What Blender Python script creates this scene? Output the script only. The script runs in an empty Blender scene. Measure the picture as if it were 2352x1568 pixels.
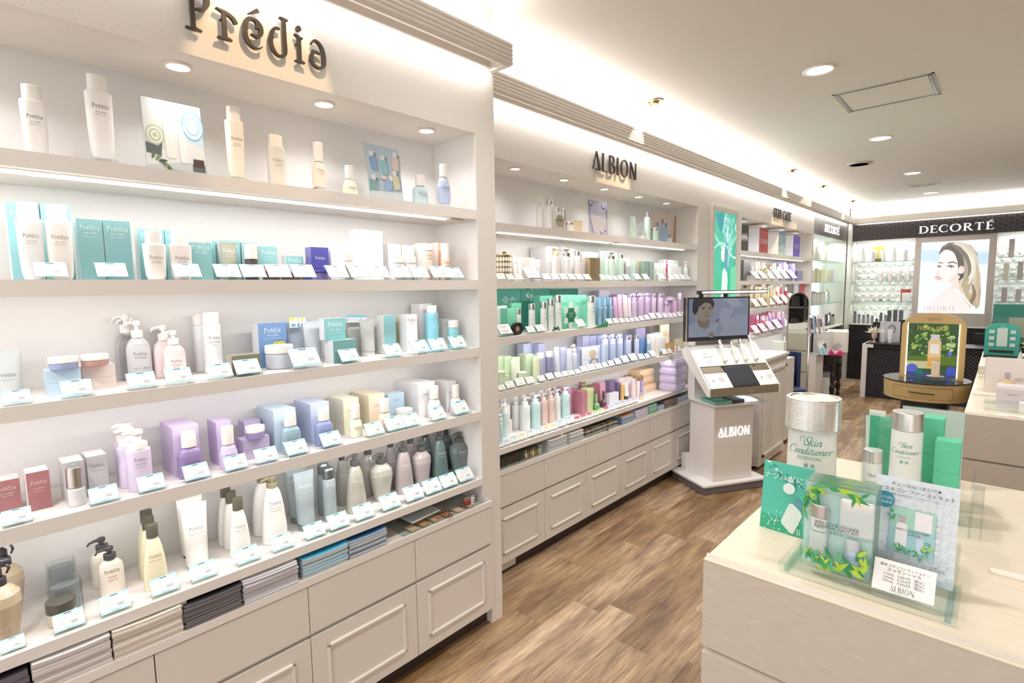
import bpy, math, random
from mathutils import Vector, Matrix
random.seed(7)
S = bpy.context.scene
COL = S.collection
PI = math.pi
# ------------------------------------------------------------ camera
CAMP = Vector((1.6, 0.0, 1.49)); FPX = 1217.714
RM = Matrix(((0.73329114, -0.05730576, 0.6774955), (0.67974931, 0.08377192, -0.72864473), (-0.01499956, 0.99483582, 0.10038276)))
cam = bpy.data.cameras.new('camera'); cam.sensor_width = 36; cam.lens = FPX * 36 / 2352; cam.clip_start = 0.02
camo = bpy.data.objects.new('camera', cam); COL.objects.link(camo)
camo.matrix_world = Matrix.Translation(CAMP) @ RM.to_4x4()
S.camera = camo
S.view_settings.view_transform = 'Standard'; S.view_settings.look = 'None'; S.view_settings.gamma = 1
S.view_settings.use_curve_mapping = False
S.view_settings.exposure = 0.1
w = bpy.data.worlds.new('world'); S.world = w; w.use_nodes = True
w.node_tree.nodes['Background'].inputs[0].default_value = (1.0, .985, .97, 1); w.node_tree.nodes['Background'].inputs[1].default_value = 1.7
S.cycles.max_bounces = 7; S.cycles.diffuse_bounces = 4; S.cycles.glossy_bounces = 3; S.cycles.transmission_bounces = 5
S.cycles.transparent_max_bounces = 24; S.cycles.caustics_reflective = False; S.cycles.caustics_refractive = False
S.cycles.sample_clamp_indirect = 6

X2 = -0.224      # front plane of the second length of wall; the first is x = 0
YB = 9.62        # front plane of the back wall
CZ = 2.62        # ceiling height
WHITE = (1.0, .975, .945); WARM = (1.0, .72, .40); COOL = (1.0, .985, .985)

def light(name, kind, loc, power, color=WHITE, size=.1, size_y=None, aim=None, spot=None, blend=.5):
    l = bpy.data.lights.new(name, kind); l.energy = power; l.color = color
    if kind == 'AREA':
        l.shape = 'RECTANGLE' if size_y else 'DISK'; l.size = size
        if size_y: l.size_y = size_y
    else:
        l.shadow_soft_size = size
    if kind == 'SPOT': l.spot_size = spot; l.spot_blend = blend
    o = bpy.data.objects.new(name, l); o.location = loc; COL.objects.link(o)
    d = Vector(aim or (0, 0, -1)).normalized()
    if kind != 'POINT': o.rotation_euler = d.to_track_quat('-Z', 'Y').to_euler()
    return o
def strip(name, x, y0, y1, z, power, aim=(0, 0, -1), wid=.012, color=WHITE):
    # a run of LED tape along y
    o = light(name, 'AREA', (x, (y0 + y1) / 2, z), power * (y1 - y0), color, wid, y1 - y0, aim)
    d = Vector(aim).normalized(); yv = Vector((0, 1, 0)); zz = -d; xx = yv.cross(zz).normalized()
    o.rotation_euler = Matrix((xx, yv, zz)).transposed().to_euler(); return o
def stripx(name, y, x0, x1, z, power, aim=(0, 0, -1), wid=.012, color=WHITE):
    o = light(name, 'AREA', ((x0 + x1) / 2, y, z), power * (x1 - x0), color, x1 - x0, wid, aim)
    d = Vector(aim).normalized(); xv = Vector((1, 0, 0)); zz = -d; yy = zz.cross(xv).normalized()
    o.rotation_euler = Matrix((xv, yy, zz)).transposed().to_euler(); return o

# coves: tape up to the ceiling and down the fascia, behind the fluted cornice
for x, y0, y1 in ((0.03, -1.2, 1.6), (X2 + .03, 1.7, 9.5)):
    strip('cove_uplight', x + .02, y0, y1, 2.462, 3.4, (0.25, 0, 1), .03)
    strip('cove_downlight', x + .012, y0, y1, 2.375, 1.35, (-0.35, 0, -1), .02)
stripx('cove_uplight', YB - .05, -.1, 3.4, 2.462, 5, (0, -.25, 1), .03)
stripx('cove_downlight', YB - .042, -.1, 3.4, 2.375, 1.6, (0, .35, -1), .02)
# under-shelf tape
for z, p in ((1.763, 1.25), (1.48, 1.1), (1.2, 1.1), (.926, 1.15)):
    strip('shelf_tape', -.018, -.9, 1.4, z, p, (-.5, 0, -1), .014, COOL)
    strip('shelf_tape', X2 - .018, 1.9, 4.0, z, p * .85, (-.5, 0, -1), .014, COOL)
    strip('shelf_tape', X2 - .018, 5.2, 7.4, z, p * .8, (-.5, 0, -1), .014, COOL)
# recessed downlights of the niches and the ceiling
for y in (-.355, .072, .499, .926, 1.353): light('niche_downlight', 'SPOT', (-.09, y, 2.09), 2.8, COOL, .03, spot=2.3, blend=.9)
for y in (2.097, 2.518, 2.941, 3.371, 3.785): light('niche_downlight', 'SPOT', (-.31, y, 2.09), 2.2, COOL, .03, spot=2.3, blend=.9)
for y in (5.45, 6.0, 6.6, 7.2): light('niche_downlight', 'SPOT', (-.31, y, 2.09), 2.6, COOL, .03, spot=2.3, blend=.9)
for x, y in ((.81, 3.284), (.81, 5.147), (.82, 7.013), (.83, 8.714), (.80, 1.42), (.80, -.45), (2.9, 1.42), (2.9, 3.3), (2.9, 5.1), (2.9, 7.0), (2.9, -.45)):
    light('ceiling_downlight_lamp', 'SPOT', (x, y, CZ - .03), 55, WHITE, .07, spot=2.6, blend=.9)
# warm spots on the lettering
for y, ty, tx in ((.72, .70, 0), (3.09, 2.95, X2), (5.916, 6.1, X2), (7.128, 6.6, X2), (8.72, 8.6, X2)):
    sx = -.045 if y > 1.7 else .34
    light('sign_spot', 'SPOT', (sx + .02, y, CZ - .05), 22 if y > 1.7 else 13, WARM, .012, aim=(tx - sx, ty - y, 2.2 - CZ + .02), spot=.75, blend=.35)
# ------------------------------------------------------------ measuring: sight lines met with real planes of the shop
def ray(px, py): return RM @ Vector((px - 1176, -(py - 784), -FPX))
def _hit(a, v, px, py):
    r = ray(px, py); return CAMP + r * ((v - CAMP[a]) / r[a])
def onx(x, px, py): return _hit(0, x, px, py)
def ony(y, px, py): return _hit(1, y, px, py)
def onz(z, px, py): return _hit(2, z, px, py)
def prj(p):
    c = RM.transposed() @ (Vector(p) - CAMP); return 1176 + FPX * c.x / -c.z, 784 - FPX * c.y / -c.z, -c.z
def yat(x, z, px):
    n = RM @ Vector((FPX, 0, px - 1176)); p = CAMP   # plane of the image column
    return p.y - (n.x * (x - p.x) + n.z * (z - p.z)) / n.y
def xat(y, z, px):
    n = RM @ Vector((FPX, 0, px - 1176)); p = CAMP
    return p.x - (n.y * (y - p.y) + n.z * (z - p.z)) / n.x
def zat(x, y, py):
    n = RM @ Vector((0, FPX, -(py - 784)))
    p = CAMP
    return p.z - (n.x * (x - p.x) + n.y * (y - p.y)) / n.z
# ------------------------------------------------------------ materials
MC = {}
def lin(h):
    h = h.lstrip('#'); c = [int(h[i:i + 2], 16) / 255 for i in (0, 2, 4)]
    return tuple((x / 12.92 if x < .04045 else ((x + .055) / 1.055) ** 2.4) for x in c)
def newmat(name):
    m = bpy.data.materials.new(name); m.use_nodes = True; nt = m.node_tree
    return m, nt, nt.nodes['Principled BSDF']
def mat(h, style='p'):
    k = (h, style)
    if k in MC: return MC[k]
    m, nt, b = newmat('%s_%s' % ({'p': 'plastic', 'm': 'card', 'g': 'gloss', 'x': 'metal', 'c': 'acrylic', 'l': 'liquid', 'e': 'lamp', 'f': 'frosted'}[style[0]], h.lstrip('#')))
    c = lin(h); b.inputs['Base Color'].default_value = (*c, 1)
    s = style[0]
    b.inputs['Roughness'].default_value = {'p': .38, 'm': .6, 'g': .12, 'x': .3, 'c': .05, 'l': .08, 'e': .5, 'f': .3}[s]
    if s == 'x': b.inputs['Metallic'].default_value = 1
    if s == 'e':
        b.inputs['Emission Color'].default_value = (*c, 1); b.inputs['Emission Strength'].default_value = float(style[1:] or 1)
        b.inputs['Base Color'].default_value = (0, 0, 0, 1)
    if s in 'clf':   # thin clear or tinted plastic: straight-through light plus a sheen
        nt.nodes.remove(b); out = nt.nodes['Material Output']
        tr = nt.nodes.new('ShaderNodeBsdfTransparent'); tr.inputs[0].default_value = (*[x ** (.35 if s == 'c' else .8) for x in c], 1)
        gl = nt.nodes.new('ShaderNodeBsdfGlossy'); gl.inputs['Roughness'].default_value = .04 if s == 'c' else .12
        lw = nt.nodes.new('ShaderNodeLayerWeight'); lw.inputs[0].default_value = .5; fr = nt.nodes.new('ShaderNodeMath'); fr.operation = 'POWER'; fr.inputs[1].default_value = 4; nt.links.new(lw.outputs['Facing'], fr.inputs[0])
        mx = nt.nodes.new('ShaderNodeMixShader')
        if s == 'c':
            mm = nt.nodes.new('ShaderNodeMath'); mm.operation = 'MULTIPLY_ADD'; mm.inputs[1].default_value = .5; mm.inputs[2].default_value = .04
            nt.links.new(fr.outputs[0], mm.inputs[0]); nt.links.new(mm.outputs[0], mx.inputs[0]); a = tr
        else:
            di = nt.nodes.new('ShaderNodeBsdfPrincipled'); di.inputs['Base Color'].default_value = (*c, 1); di.inputs['Roughness'].default_value = .15
            m2 = nt.nodes.new('ShaderNodeMixShader'); m2.inputs[0].default_value = .62 if s == 'l' else .8
            nt.links.new(tr.outputs[0], m2.inputs[1]); nt.links.new(di.outputs[0], m2.inputs[2]); a = m2
            nt.links.new(fr.outputs[0], mx.inputs[0])
        nt.links.new(a.outputs[0], mx.inputs[1]); nt.links.new(gl.outputs[0], mx.inputs[2]); nt.links.new(mx.outputs[0], out.inputs[0])
    MC[k] = m; return m
def N(nt, t, **kw):
    n = nt.nodes.new('ShaderNode' + t)
    for k, v in kw.items():
        if k[0] == 'i' and k[1:].isdigit():
            if hasattr(v, 'is_output') or isinstance(v, bpy.types.NodeSocket): nt.links.new(v, n.inputs[int(k[1:])])
            else: n.inputs[int(k[1:])].default_value = v
        else: setattr(n, k, v)
    return n
def mth(nt, op, a, b=0.0, c=None):
    n = N(nt, 'Math', operation=op, i0=a, i1=b)
    if c is not None: n.inputs[2].default_value = c
    return n.outputs[0]
def ramp(nt, fac, stops):
    r = N(nt, 'ValToRGB'); nt.links.new(fac, r.inputs[0]); e = r.color_ramp.elements
    while len(e) < len(stops): e.new(.5)
    for el, (p, h) in zip(e, stops): el.position = p; el.color = (*lin(h), 1)
    return r.outputs[0]
def wood_floor():
    m, nt, b = newmat('oak_vinyl_planks'); L = nt.links
    co = N(nt, 'TexCoord').outputs['Object']; sp = N(nt, 'SeparateXYZ', i0=co)
    W_, LN = .1465, .92
    row = mth(nt, 'FLOOR', mth(nt, 'DIVIDE', mth(nt, 'ADD', sp.outputs[0], .1225), W_))
    off = mth(nt, 'MULTIPLY', N(nt, 'TexWhiteNoise', noise_dimensions='1D', i1=row).outputs[0], LN)
    yy = mth(nt, 'DIVIDE', mth(nt, 'ADD', sp.outputs[1], off), LN)
    pid = mth(nt, 'FLOOR', yy)
    seed = N(nt, 'CombineXYZ', i0=row, i1=pid).outputs[0]
    wn = N(nt, 'TexWhiteNoise', noise_dimensions='2D', i0=seed)
    tone = wn.outputs[0]
    base = N(nt, 'VectorMath', operation='MULTIPLY_ADD', i0=seed); base.inputs[1].default_value = (3.1, 7.7, 1); L.new(co, base.inputs[2])
    mp = N(nt, 'Mapping', i0=base.outputs[0]); mp.inputs[3].default_value = (16, 1.7, 1)
    n1 = N(nt, 'TexNoise', i0=mp.outputs[0], i2=1.6, i3=7.0, i4=.62)
    mp2 = N(nt, 'Mapping', i0=base.outputs[0]); mp2.inputs[3].default_value = (90, 5, 1)
    n2 = N(nt, 'TexNoise', i0=mp2.outputs[0], i2=1.2, i3=5.0, i4=.6)
    mp3 = N(nt, 'Mapping', i0=base.outputs[0]); mp3.inputs[3].default_value = (3.5, 1.1, 1)
    n3 = N(nt, 'TexNoise', i0=mp3.outputs[0], i2=2.2, i3=3.0, i4=.5)
    t1 = mth(nt, 'ADD', mth(nt, 'MULTIPLY', n1.outputs[0], .55), mth(nt, 'MULTIPLY', n3.outputs[0], .45))
    c1 = ramp(nt, t1, [(.3, '#5e4630'), (.45, '#8a6b4a'), (.55, '#a5845c'), (.7, '#c2a781')])
    hsv = N(nt, 'HueSaturation'); L.new(c1, hsv.inputs['Color'])
    L.new(mth(nt, 'MULTIPLY_ADD', mth(nt, 'POWER', tone, 1.3), .75, .68), hsv.inputs['Value'])
    L.new(mth(nt, 'MULTIPLY_ADD', tone, -.35, 1.12), hsv.inputs['Saturation'])
    mx = N(nt, 'Mix', data_type='RGBA', blend_type='MULTIPLY'); mx.inputs[0].default_value = .55
    L.new(hsv.outputs[0], mx.inputs[6]); L.new(ramp(nt, n2.outputs[0], [(.35, '#9a8f82'), (.6, '#ffffff')]), mx.inputs[7])
    # fine seams between boards
    fx = mth(nt, 'FRACT', mth(nt, 'DIVIDE', mth(nt, 'ADD', sp.outputs[0], .1225), W_)); fy = mth(nt, 'FRACT', yy)
    ex = mth(nt, 'LESS_THAN', fx, .012); ey = mth(nt, 'LESS_THAN', fy, .0022)
    seam = mth(nt, 'MAXIMUM', ex, ey)
    mx2 = N(nt, 'Mix', data_type='RGBA'); L.new(mth(nt, 'MULTIPLY', seam, .35), mx2.inputs[0]); L.new(mx.outputs[2], mx2.inputs[6]); mx2.inputs[7].default_value = (*lin('#4c3a28'), 1)
    L.new(mx2.outputs[2], b.inputs['Base Color']); b.inputs['Roughness'].default_value = .45
    bp = N(nt, 'Bump'); bp.inputs['Strength'].default_value = .08; L.new(n2.outputs[0], bp.inputs['Height']); L.new(bp.outputs[0], b.inputs['Normal'])
    return m
def grain(name, h1, h2, scale=(1, 1, 1), rough=.5, bump=.05, ns=60, lo=.35, hi=.65):
    m, nt, b = newmat(name)
    co = N(nt, 'TexCoord').outputs['Object']; mp = N(nt, 'Mapping', i0=co); mp.inputs[3].default_value = scale
    n = N(nt, 'TexNoise', i0=mp.outputs[0], i2=float(ns), i3=4.0)
    nt.links.new(ramp(nt, n.outputs[0], [(lo, h1), (hi, h2)]), b.inputs['Base Color']); b.inputs['Roughness'].default_value = rough
    bp = N(nt, 'Bump'); bp.inputs['Strength'].default_value = bump; bp.inputs['Distance'].default_value = .002
    nt.links.new(n.outputs[0], bp.inputs['Height']); nt.links.new(bp.outputs[0], b.inputs['Normal'])
    return m
# ------------------------------------------------------------ 2-D lettering
def smooth(pts, k=4):
    if len(pts) < 3: return pts
    o = []; P = [pts[0]] + pts + [pts[-1]]
    for i in range(1, len(P) - 2):
        a, b, c, d = P[i - 1:i + 3]
        for j in range(k):
            t = j / k
            o.append(tuple(.5 * (2 * b[q] + (c[q] - a[q]) * t + (2 * a[q] - 5 * b[q] + 4 * c[q] - d[q]) * t * t + (3 * b[q] - a[q] - 3 * c[q] + d[q]) * t ** 3) for q in range(3)))
    o.append(pts[-1]); return o
def stroke(s, k=4):
    # 'c' or 'l' then x,y,w triples in hundredths
    cv = s[0] == 'c'; v = [float(t) / 100 for t in s[1:].split()]
    p = [tuple(v[i:i + 3]) for i in range(0, len(v), 3)]
    return smooth(p, k) if cv else p
def ribbon(p):
    V = []; F = []; n = len(p)
    for i, (x, y, wd) in enumerate(p):
        a = p[max(i - 1, 0)]; b = p[min(i + 1, n - 1)]; dx, dy = b[0] - a[0], b[1] - a[1]; L = math.hypot(dx, dy) or 1
        V += [(x - dy / L * wd / 2, y + dx / L * wd / 2), (x + dy / L * wd / 2, y - dx / L * wd / 2)]
    for i in range(n - 1): F.append((2 * i, 2 * i + 1, 2 * i + 3, 2 * i + 2))
    return V, F
SF = lambda x0, x1, y: 'l%g %g 3.5 %g %g 3.5' % (x0, y, x1, y)
GL = {
 'logo': dict(P=(54, ['l19 1 9 19 96 9', 'c3 2 4 12 1.5 5 19 3 9 30 2 5 36 1 3', 'c0 84 3 5 93 5 19 97 8 36 95 10 48 84 12 50 70 12 42 54 9 31 50 5 26 50 3']),
   r=(50, ['l22 1 9 22 62 9', 'c5 1 3 22 3 8 37 1 3', 'c5 68 3 12 66 5 24 63 8 34 60 8 43 53 9 48 44 9']),
   é=(52, ['c37 50 6 38 62 7 30 70 6 18 68 8 10 54 11 8 30 11 15 10 9 28 1 6 42 4 3 47 10 2', 'c28 71 6 38 68 8 46 56 10 45 40 10 36 31 8 22 33 3', 'l18 80 2 42 96 10']),
   d=(54, ['c43 97 9 43 50 9 43 14 9 36 3 7 24 1 6 12 12 9 7 32 10 12 56 9 22 68 7 32 69 3', 'c32 99 3 43 97 7 54 97 3']),
   i=(32, ['l17 1 9 17 62 9', 'c4 1 3 17 3 8 30 1 3', 'c5 69 3 12 67 6 19 62 9 27 64 3', 'c17 79 1 17 82 11 17 88 13 17 92 9 17 94 1']),
   a=(48, ['c8 58 4 14 68 5 24 70 7 36 60 9 42 40 10 42 14 10 34 3 7 22 1 7 11 9 8 7 22 10 12 37 8 22 41 6 33 39 3'])),
 'alb': {'A': (62, ['l4 0 4 30 100 4', 'l30 100 4 56 0 13', 'l22 2 5 56 2 5']), 'L': (44, ['l8 0 10 8 100 10', 'l8 2 5 42 2 5']),
   'B': (52, ['l9 0 10 9 100 10', 'c8 98 5 28 97 6 38 86 8 37 66 8 26 54 6 9 53 4', 'c20 54 5 36 48 7 46 32 9 42 10 8 26 2 6 8 2 5']), 'I': (26, ['l10 0 10 10 100 10']),
   'O': (68, ['c32 99 5 14 86 7 5 52 9 14 14 7 32 1 5 50 14 7 59 52 9 50 86 7 32 99 5']), 'N': (64, ['l8 0 5 8 100 5', 'l8 100 5 50 2 13', 'l54 0 5 54 100 5'])},
 'serif': {'D': (78, ['l16 2 14 16 98 14', SF(2, 30, 98), SF(2, 30, 2), 'c16 97 4 42 96 7 62 82 12 70 52 15 62 18 12 42 4 7 16 3 4']),
   'E': (62, ['l16 2 14 16 98 14', 'l2 98 4 54 98 5 54 82 3', 'l2 2 4 56 2 5 58 20 3', 'l16 52 4 42 52 4', 'l42 60 3 42 44 3']),
   'C': (74, ['c62 76 4 60 92 5 40 99 6 20 90 11 7 64 14 7 36 14 20 10 11 42 1 6 60 8 5 66 22 4', 'l62 72 3 62 94 4']),
   'O': (86, ['c41 99 5 18 88 11 6 52 15 18 12 11 41 1 5 64 12 11 76 52 15 64 88 11 41 99 5']),
   'R': (76, ['l16 2 14 16 98 14', SF(2, 30, 98), SF(2, 30, 2), 'c16 97 5 38 97 6 50 88 12 52 72 13 44 56 10 16 52 4', 'c32 52 9 50 24 13 62 6 11 76 2 4']),
   'T': (68, ['l33 2 14 33 97 14', SF(20, 46, 2), 'l3 80 3 3 97 5 63 97 5 63 80 3']),
   'F': (56, ['l16 2 14 16 98 14', 'l2 98 4 52 98 5 52 80 3', SF(2, 30, 2), 'l16 52 4 40 52 4']), 'L': (56, ['l16 2 14 16 98 14', SF(2, 30, 98), 'l2 2 4 52 2 5 54 22 3']),
   'A': (72, ['l10 2 5 34 98 5', 'l34 98 5 60 2 14', SF(2, 20, 2), SF(48, 72, 2), 'l18 34 4 52 34 4']), 'I': (34, ['l16 2 14 16 98 14', SF(2, 30, 98), SF(2, 30, 2)]),
   'P': (62, ['l16 2 14 16 98 14', SF(2, 30, 98), SF(2, 30, 2), 'c16 97 5 38 97 6 52 86 12 52 66 13 42 50 10 16 46 4']),
   'S': (52, ['c44 80 4 38 95 5 22 98 8 8 84 10 12 64 10 38 42 12 44 22 10 28 3 8 10 6 5 4 22 4']), 'K': (70, ['l16 2 14 16 98 14', SF(2, 30, 98), SF(2, 30, 2), 'l56 98 5 18 48 5', 'l24 56 9 62 2 13']),
   'N': (78, ['l14 2 5 14 98 5', 'l12 98 8 62 2 15', 'l64 2 5 64 98 5', SF(4, 24, 2), SF(54, 76, 98)]), ' ': (40, [])},
 'script': {'S': (88, ['c10 36 2 0 54 4 2 82 6 16 97 5 30 86 4 38 52 4 50 14 6 68 2 7 84 10 8 88 28 8 76 44 9 62 58 9 60 76 8 74 92 6 96 90 4 104 78 3']), 'k': (46, ['l12 0 8 12 88 6', 'c12 34 3 34 50 6 40 44 4', 'l20 36 5 38 0 9 46 4 4']),
   'i': (26, ['l10 0 8 10 46 6', 'l10 60 7 10 68 7', 'c10 0 8 18 2 5 26 10 3']), 'n': (46, ['l8 0 8 8 46 6', 'c8 34 3 26 48 6 34 38 8 34 0 9', 'c34 0 8 42 2 5 48 10 3']),
   'C': (66, ['c62 72 4 58 92 5 34 94 5 8 66 6 4 28 7 22 0 6 46 4 4 58 16 3']), 'o': (46, ['c26 48 5 10 38 8 6 14 8 18 0 6 34 10 8 38 34 8 26 48 5', 'c34 42 3 48 40 3']),
   'd': (48, ['c34 38 3 20 48 6 6 30 8 8 4 8 22 2 6 34 24 4', 'l36 0 8 36 92 6', 'c36 0 8 42 2 5 48 10 3']), 't': (30, ['l12 4 8 12 74 6', 'l0 48 5 26 48 4', 'c12 4 8 20 0 5 30 10 3']),
   'e': (42, ['c8 22 3 30 32 5 28 46 5 14 44 6 6 22 8 14 2 7 30 4 4 40 14 3']), 'r': (38, ['l8 0 8 8 46 6', 'c8 32 3 20 48 6 34 44 7'])}}
GL['serif']['É'] = (62, GL['serif']['E'][1] + ['l22 110 3 46 124 9'])
TXC = {}
def text2d(s, font='sans', sp=0.0):
    """-> verts, faces, width in units of the cap height; baseline at 0, starts at 0"""
    k = (s, font, sp)
    if k in TXC: return TXC[k]
    V = []; F = []; x = 0
    if font == 'sans':
        c = bpy.data.curves.new('t', 'FONT'); c.body = s; c.resolution_u = 1; c.space_character = 1 + sp
        o = bpy.data.objects.new('t', c); COL.objects.link(o); bpy.context.view_layer.update()
        me = bpy.data.meshes.new_from_object(o.evaluated_get(bpy.context.evaluated_depsgraph_get()))
        V = [(v.co.x / .72, v.co.y / .72) for v in me.vertices]; F = [tuple(p.vertices) for p in me.polygons]
        x = max([v[0] for v in V] or [0])
        bpy.data.objects.remove(o); bpy.data.curves.remove(c); bpy.data.meshes.remove(me)
    else:
        for ch in s:
            adv, st = GL[font].get(ch, (35, []))
            for q in st:
                v, f = ribbon(stroke(q)); b = len(V); sh = .28 if font == 'script' else 0
                V += [(a + x + sh * c, c) for a, c in v]; F += [tuple(i + b for i in t) for t in f]
            x += adv / 100 + .1 * (font != 'script') + sp
    TXC[k] = (V, F, x); return TXC[k]
# ------------------------------------------------------------ mesh builder
class B:
    def __init__(s): s.v = []; s.f = []; s.m = []; s.s = []; s.mats = []
    def mi(s, m):
        if m not in s.mats: s.mats.append(m)
        return s.mats.index(m)
    def add(s, V, F, m, sm=False, fn=None):
        b = len(s.v); k = s.mi(m)
        s.v += [tuple(fn(*q)) if fn else tuple(q) for q in V]
        for f in F: s.f.append(tuple(i + b for i in f)); s.m.append(k); s.s.append(sm)
        return s
    def box(s, x0, x1, y0, y1, z0, z1, m, fn=None):
        V = [(x, y, z) for x in (x0, x1) for y in (y0, y1) for z in (z0, z1)]
        return s.add(V, [(0, 1, 3, 2), (4, 6, 7, 5), (0, 4, 5, 1), (2, 3, 7, 6), (0, 2, 6, 4), (1, 5, 7, 3)], m, False, fn)
    def loft(s, secs, m, seg=20, sm=True, caps=(1, 1), cx=0, cy=0, fn=None):
        """secs: (z, half width y, half depth x, squareness) or with a material as 5th, dx as 6th"""
        if sm:   # support rings keep broad faces flat-shaded up to each edge
            o = []
            for i, q in enumerate(secs):
                for j, tgt in ((i - 1, q), (i + 1, None)):
                    if j == i + 1: o.append(q)
                    if 0 <= j < len(secs):
                        p = secs[j]; L = math.hypot(p[0] - q[0], p[1] - q[1])
                        if L > .004:
                            t = .0012 / L; g = lambda a, c: a + (c - a) * t; mm = (tgt or p)[4] if len(tgt or p) > 4 else None
                            o.append((g(q[0], p[0]), g(q[1], p[1]), g(q[2], p[2]), q[3], mm, g(q[5] if len(q) > 5 else 0, p[5] if len(p) > 5 else 0)))
            secs = o
        base = len(s.v); k = s.mi(m); n = seg
        for q in secs:
            z, a, b, e = q[:4]; dx = q[5] if len(q) > 5 else 0
            for i in range(n):
                t = 2 * PI * (i + .5) / n; c, d = math.cos(t), math.sin(t)
                p = (cx + dx + math.copysign(abs(c) ** (2 / e), c) * b, cy + math.copysign(abs(d) ** (2 / e), d) * a, z)
                s.v.append(tuple(fn(*p)) if fn else p)
        for j in range(len(secs) - 1):
            mm = s.mi(secs[j + 1][4]) if len(secs[j + 1]) > 4 and secs[j + 1][4] else k
            flat = abs(secs[j][0] - secs[j + 1][0]) < 1e-6
            for i in range(n):
                i2 = (i + 1) % n; s.f.append((base + j * n + i, base + j * n + i2, base + (j + 1) * n + i2, base + (j + 1) * n + i)); s.m.append(mm); s.s.append(sm and not flat)
        if caps[0]: s.f.append(tuple(base + i for i in reversed(range(n)))); s.m.append(k); s.s.append(False)
        if caps[1]:
            q = secs[-1]; s.f.append(tuple(base + (len(secs) - 1) * n + i for i in range(n))); s.m.append(s.mi(q[4]) if len(q) > 4 and q[4] else k); s.s.append(False)
        return s
    def tube(s, pts, r, m, seg=8, caps=True):
        base = len(s.v); k = s.mi(m); n = len(pts); P = [Vector(p) for p in pts]; u = None
        for i, p in enumerate(P):
            d = (P[min(i + 1, n - 1)] - P[max(i - 1, 0)]).normalized()
            if u is None: u = d.orthogonal().normalized()
            u = (u - d * u.dot(d)).normalized(); w_ = d.cross(u); rr = r[i] if isinstance(r, (list, tuple)) else r
            for j in range(seg):
                t = 2 * PI * j / seg; s.v.append(tuple(p + (u * math.cos(t) + w_ * math.sin(t)) * rr))
        for i in range(n - 1):
            for j in range(seg):
                j2 = (j + 1) % seg; s.f.append((base + i * seg + j, base + i * seg + j2, base + (i + 1) * seg + j2, base + (i + 1) * seg + j)); s.m.append(k); s.s.append(True)
        if caps:
            s.f.append(tuple(base + j for j in reversed(range(seg)))); s.m.append(k); s.s.append(False)
            s.f.append(tuple(base + (n - 1) * seg + j for j in range(seg))); s.m.append(k); s.s.append(False)
        return s
    def prism(s, poly, fn, t, m, m2=None):
        """poly: 2-D outline; fn(u, v, w) -> point; w from 0 to t"""
        n = len(poly); V = [fn(a, b, 0) for a, b in poly] + [fn(a, b, t) for a, b in poly]
        s.add(V, [tuple(reversed(range(n)))] + [(i, (i + 1) % n, n + (i + 1) % n, n + i) for i in range(n)], m)
        b = len(s.v) - n; s.f.append(tuple(b + i for i in range(n))); s.m.append(s.mi(m2 or m)); s.s.append(False); return s
    def text(s, t, h, m, fn, font='sans', cx=0, cz=0, al='c', sp=0.0, maxw=None):
        """fn(u, v) -> point on the surface; u to the reader's right, v up"""
        V, F, W = text2d(t, font, sp)
        if maxw and W * h > maxw: h = maxw / W
        o = cx - (W * h / 2 if al == 'c' else W * h if al == 'r' else 0)
        return s.add([(a * h + o, b * h + cz) for a, b in V], F, m, False, fn)
    def text3d(s, t, h, m, fn, d, font):
        V, F, W = text2d(t, font); n = len(V)
        V3 = [fn(a * h, b * h, d) for a, b in V] + [fn(a * h, b * h, 0) for a, b in V]
        E = {}
        for f in F:
            for i in range(len(f)): e = (f[i], f[(i + 1) % len(f)]); E[e] = 1
        side = [(a, b, b + n, a + n) for a, b in E if (b, a) not in E]
        return s.add(V3, list(F) + [tuple(reversed([i + n for i in f])) for f in F] + side, m)
    def mk(s, name, parent=None, loc=None, rz=0):
        me = bpy.data.meshes.new(name); me.from_pydata(s.v, [], s.f)
        for m in s.mats: me.materials.append(m)
        me.polygons.foreach_set('material_index', s.m); me.polygons.foreach_set('use_smooth', s.s); me.update()
        o = bpy.data.objects.new(name, me); COL.objects.link(o)
        if parent: o.parent = parent
        if loc is not None: o.location = loc
        if rz: o.rotation_euler[2] = rz
        return o
LABELS = {}
def tag(o, label, cat, group=None):
    if label in LABELS and (not group or LABELS[label] != group): print('DUP LABEL', label)
    LABELS[label] = group
    o['label'] = label; o['category'] = cat
    if group: o['group'] = group
    return o
def thing(name, label, cat, loc=(0, 0, 0), rz=0, group=None):
    o = bpy.data.objects.new(name, None); COL.objects.link(o); o.location = loc; o.rotation_euler[2] = rz; o.empty_display_size = .02
    return tag(o, label, cat, group)
def struct(name, b):
    o = b.mk(name); o['kind'] = 'structure'; return o
def pl(x): return lambda u, v: (x, u, v)          # flat front face
def cyl(a, b, e=2, eps=.0006):                      # wrapped round a bottle of half width a, half depth b
    def f(u, v):
        q = max(-.98, min(.98, u / a)); sy = abs(q) ** (e / 2); t = math.asin(min(1, sy))
        return (b * math.cos(t) ** (2 / e) + eps, math.copysign(math.sin(t) ** (2 / e) * a, q), v)
    return f
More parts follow.
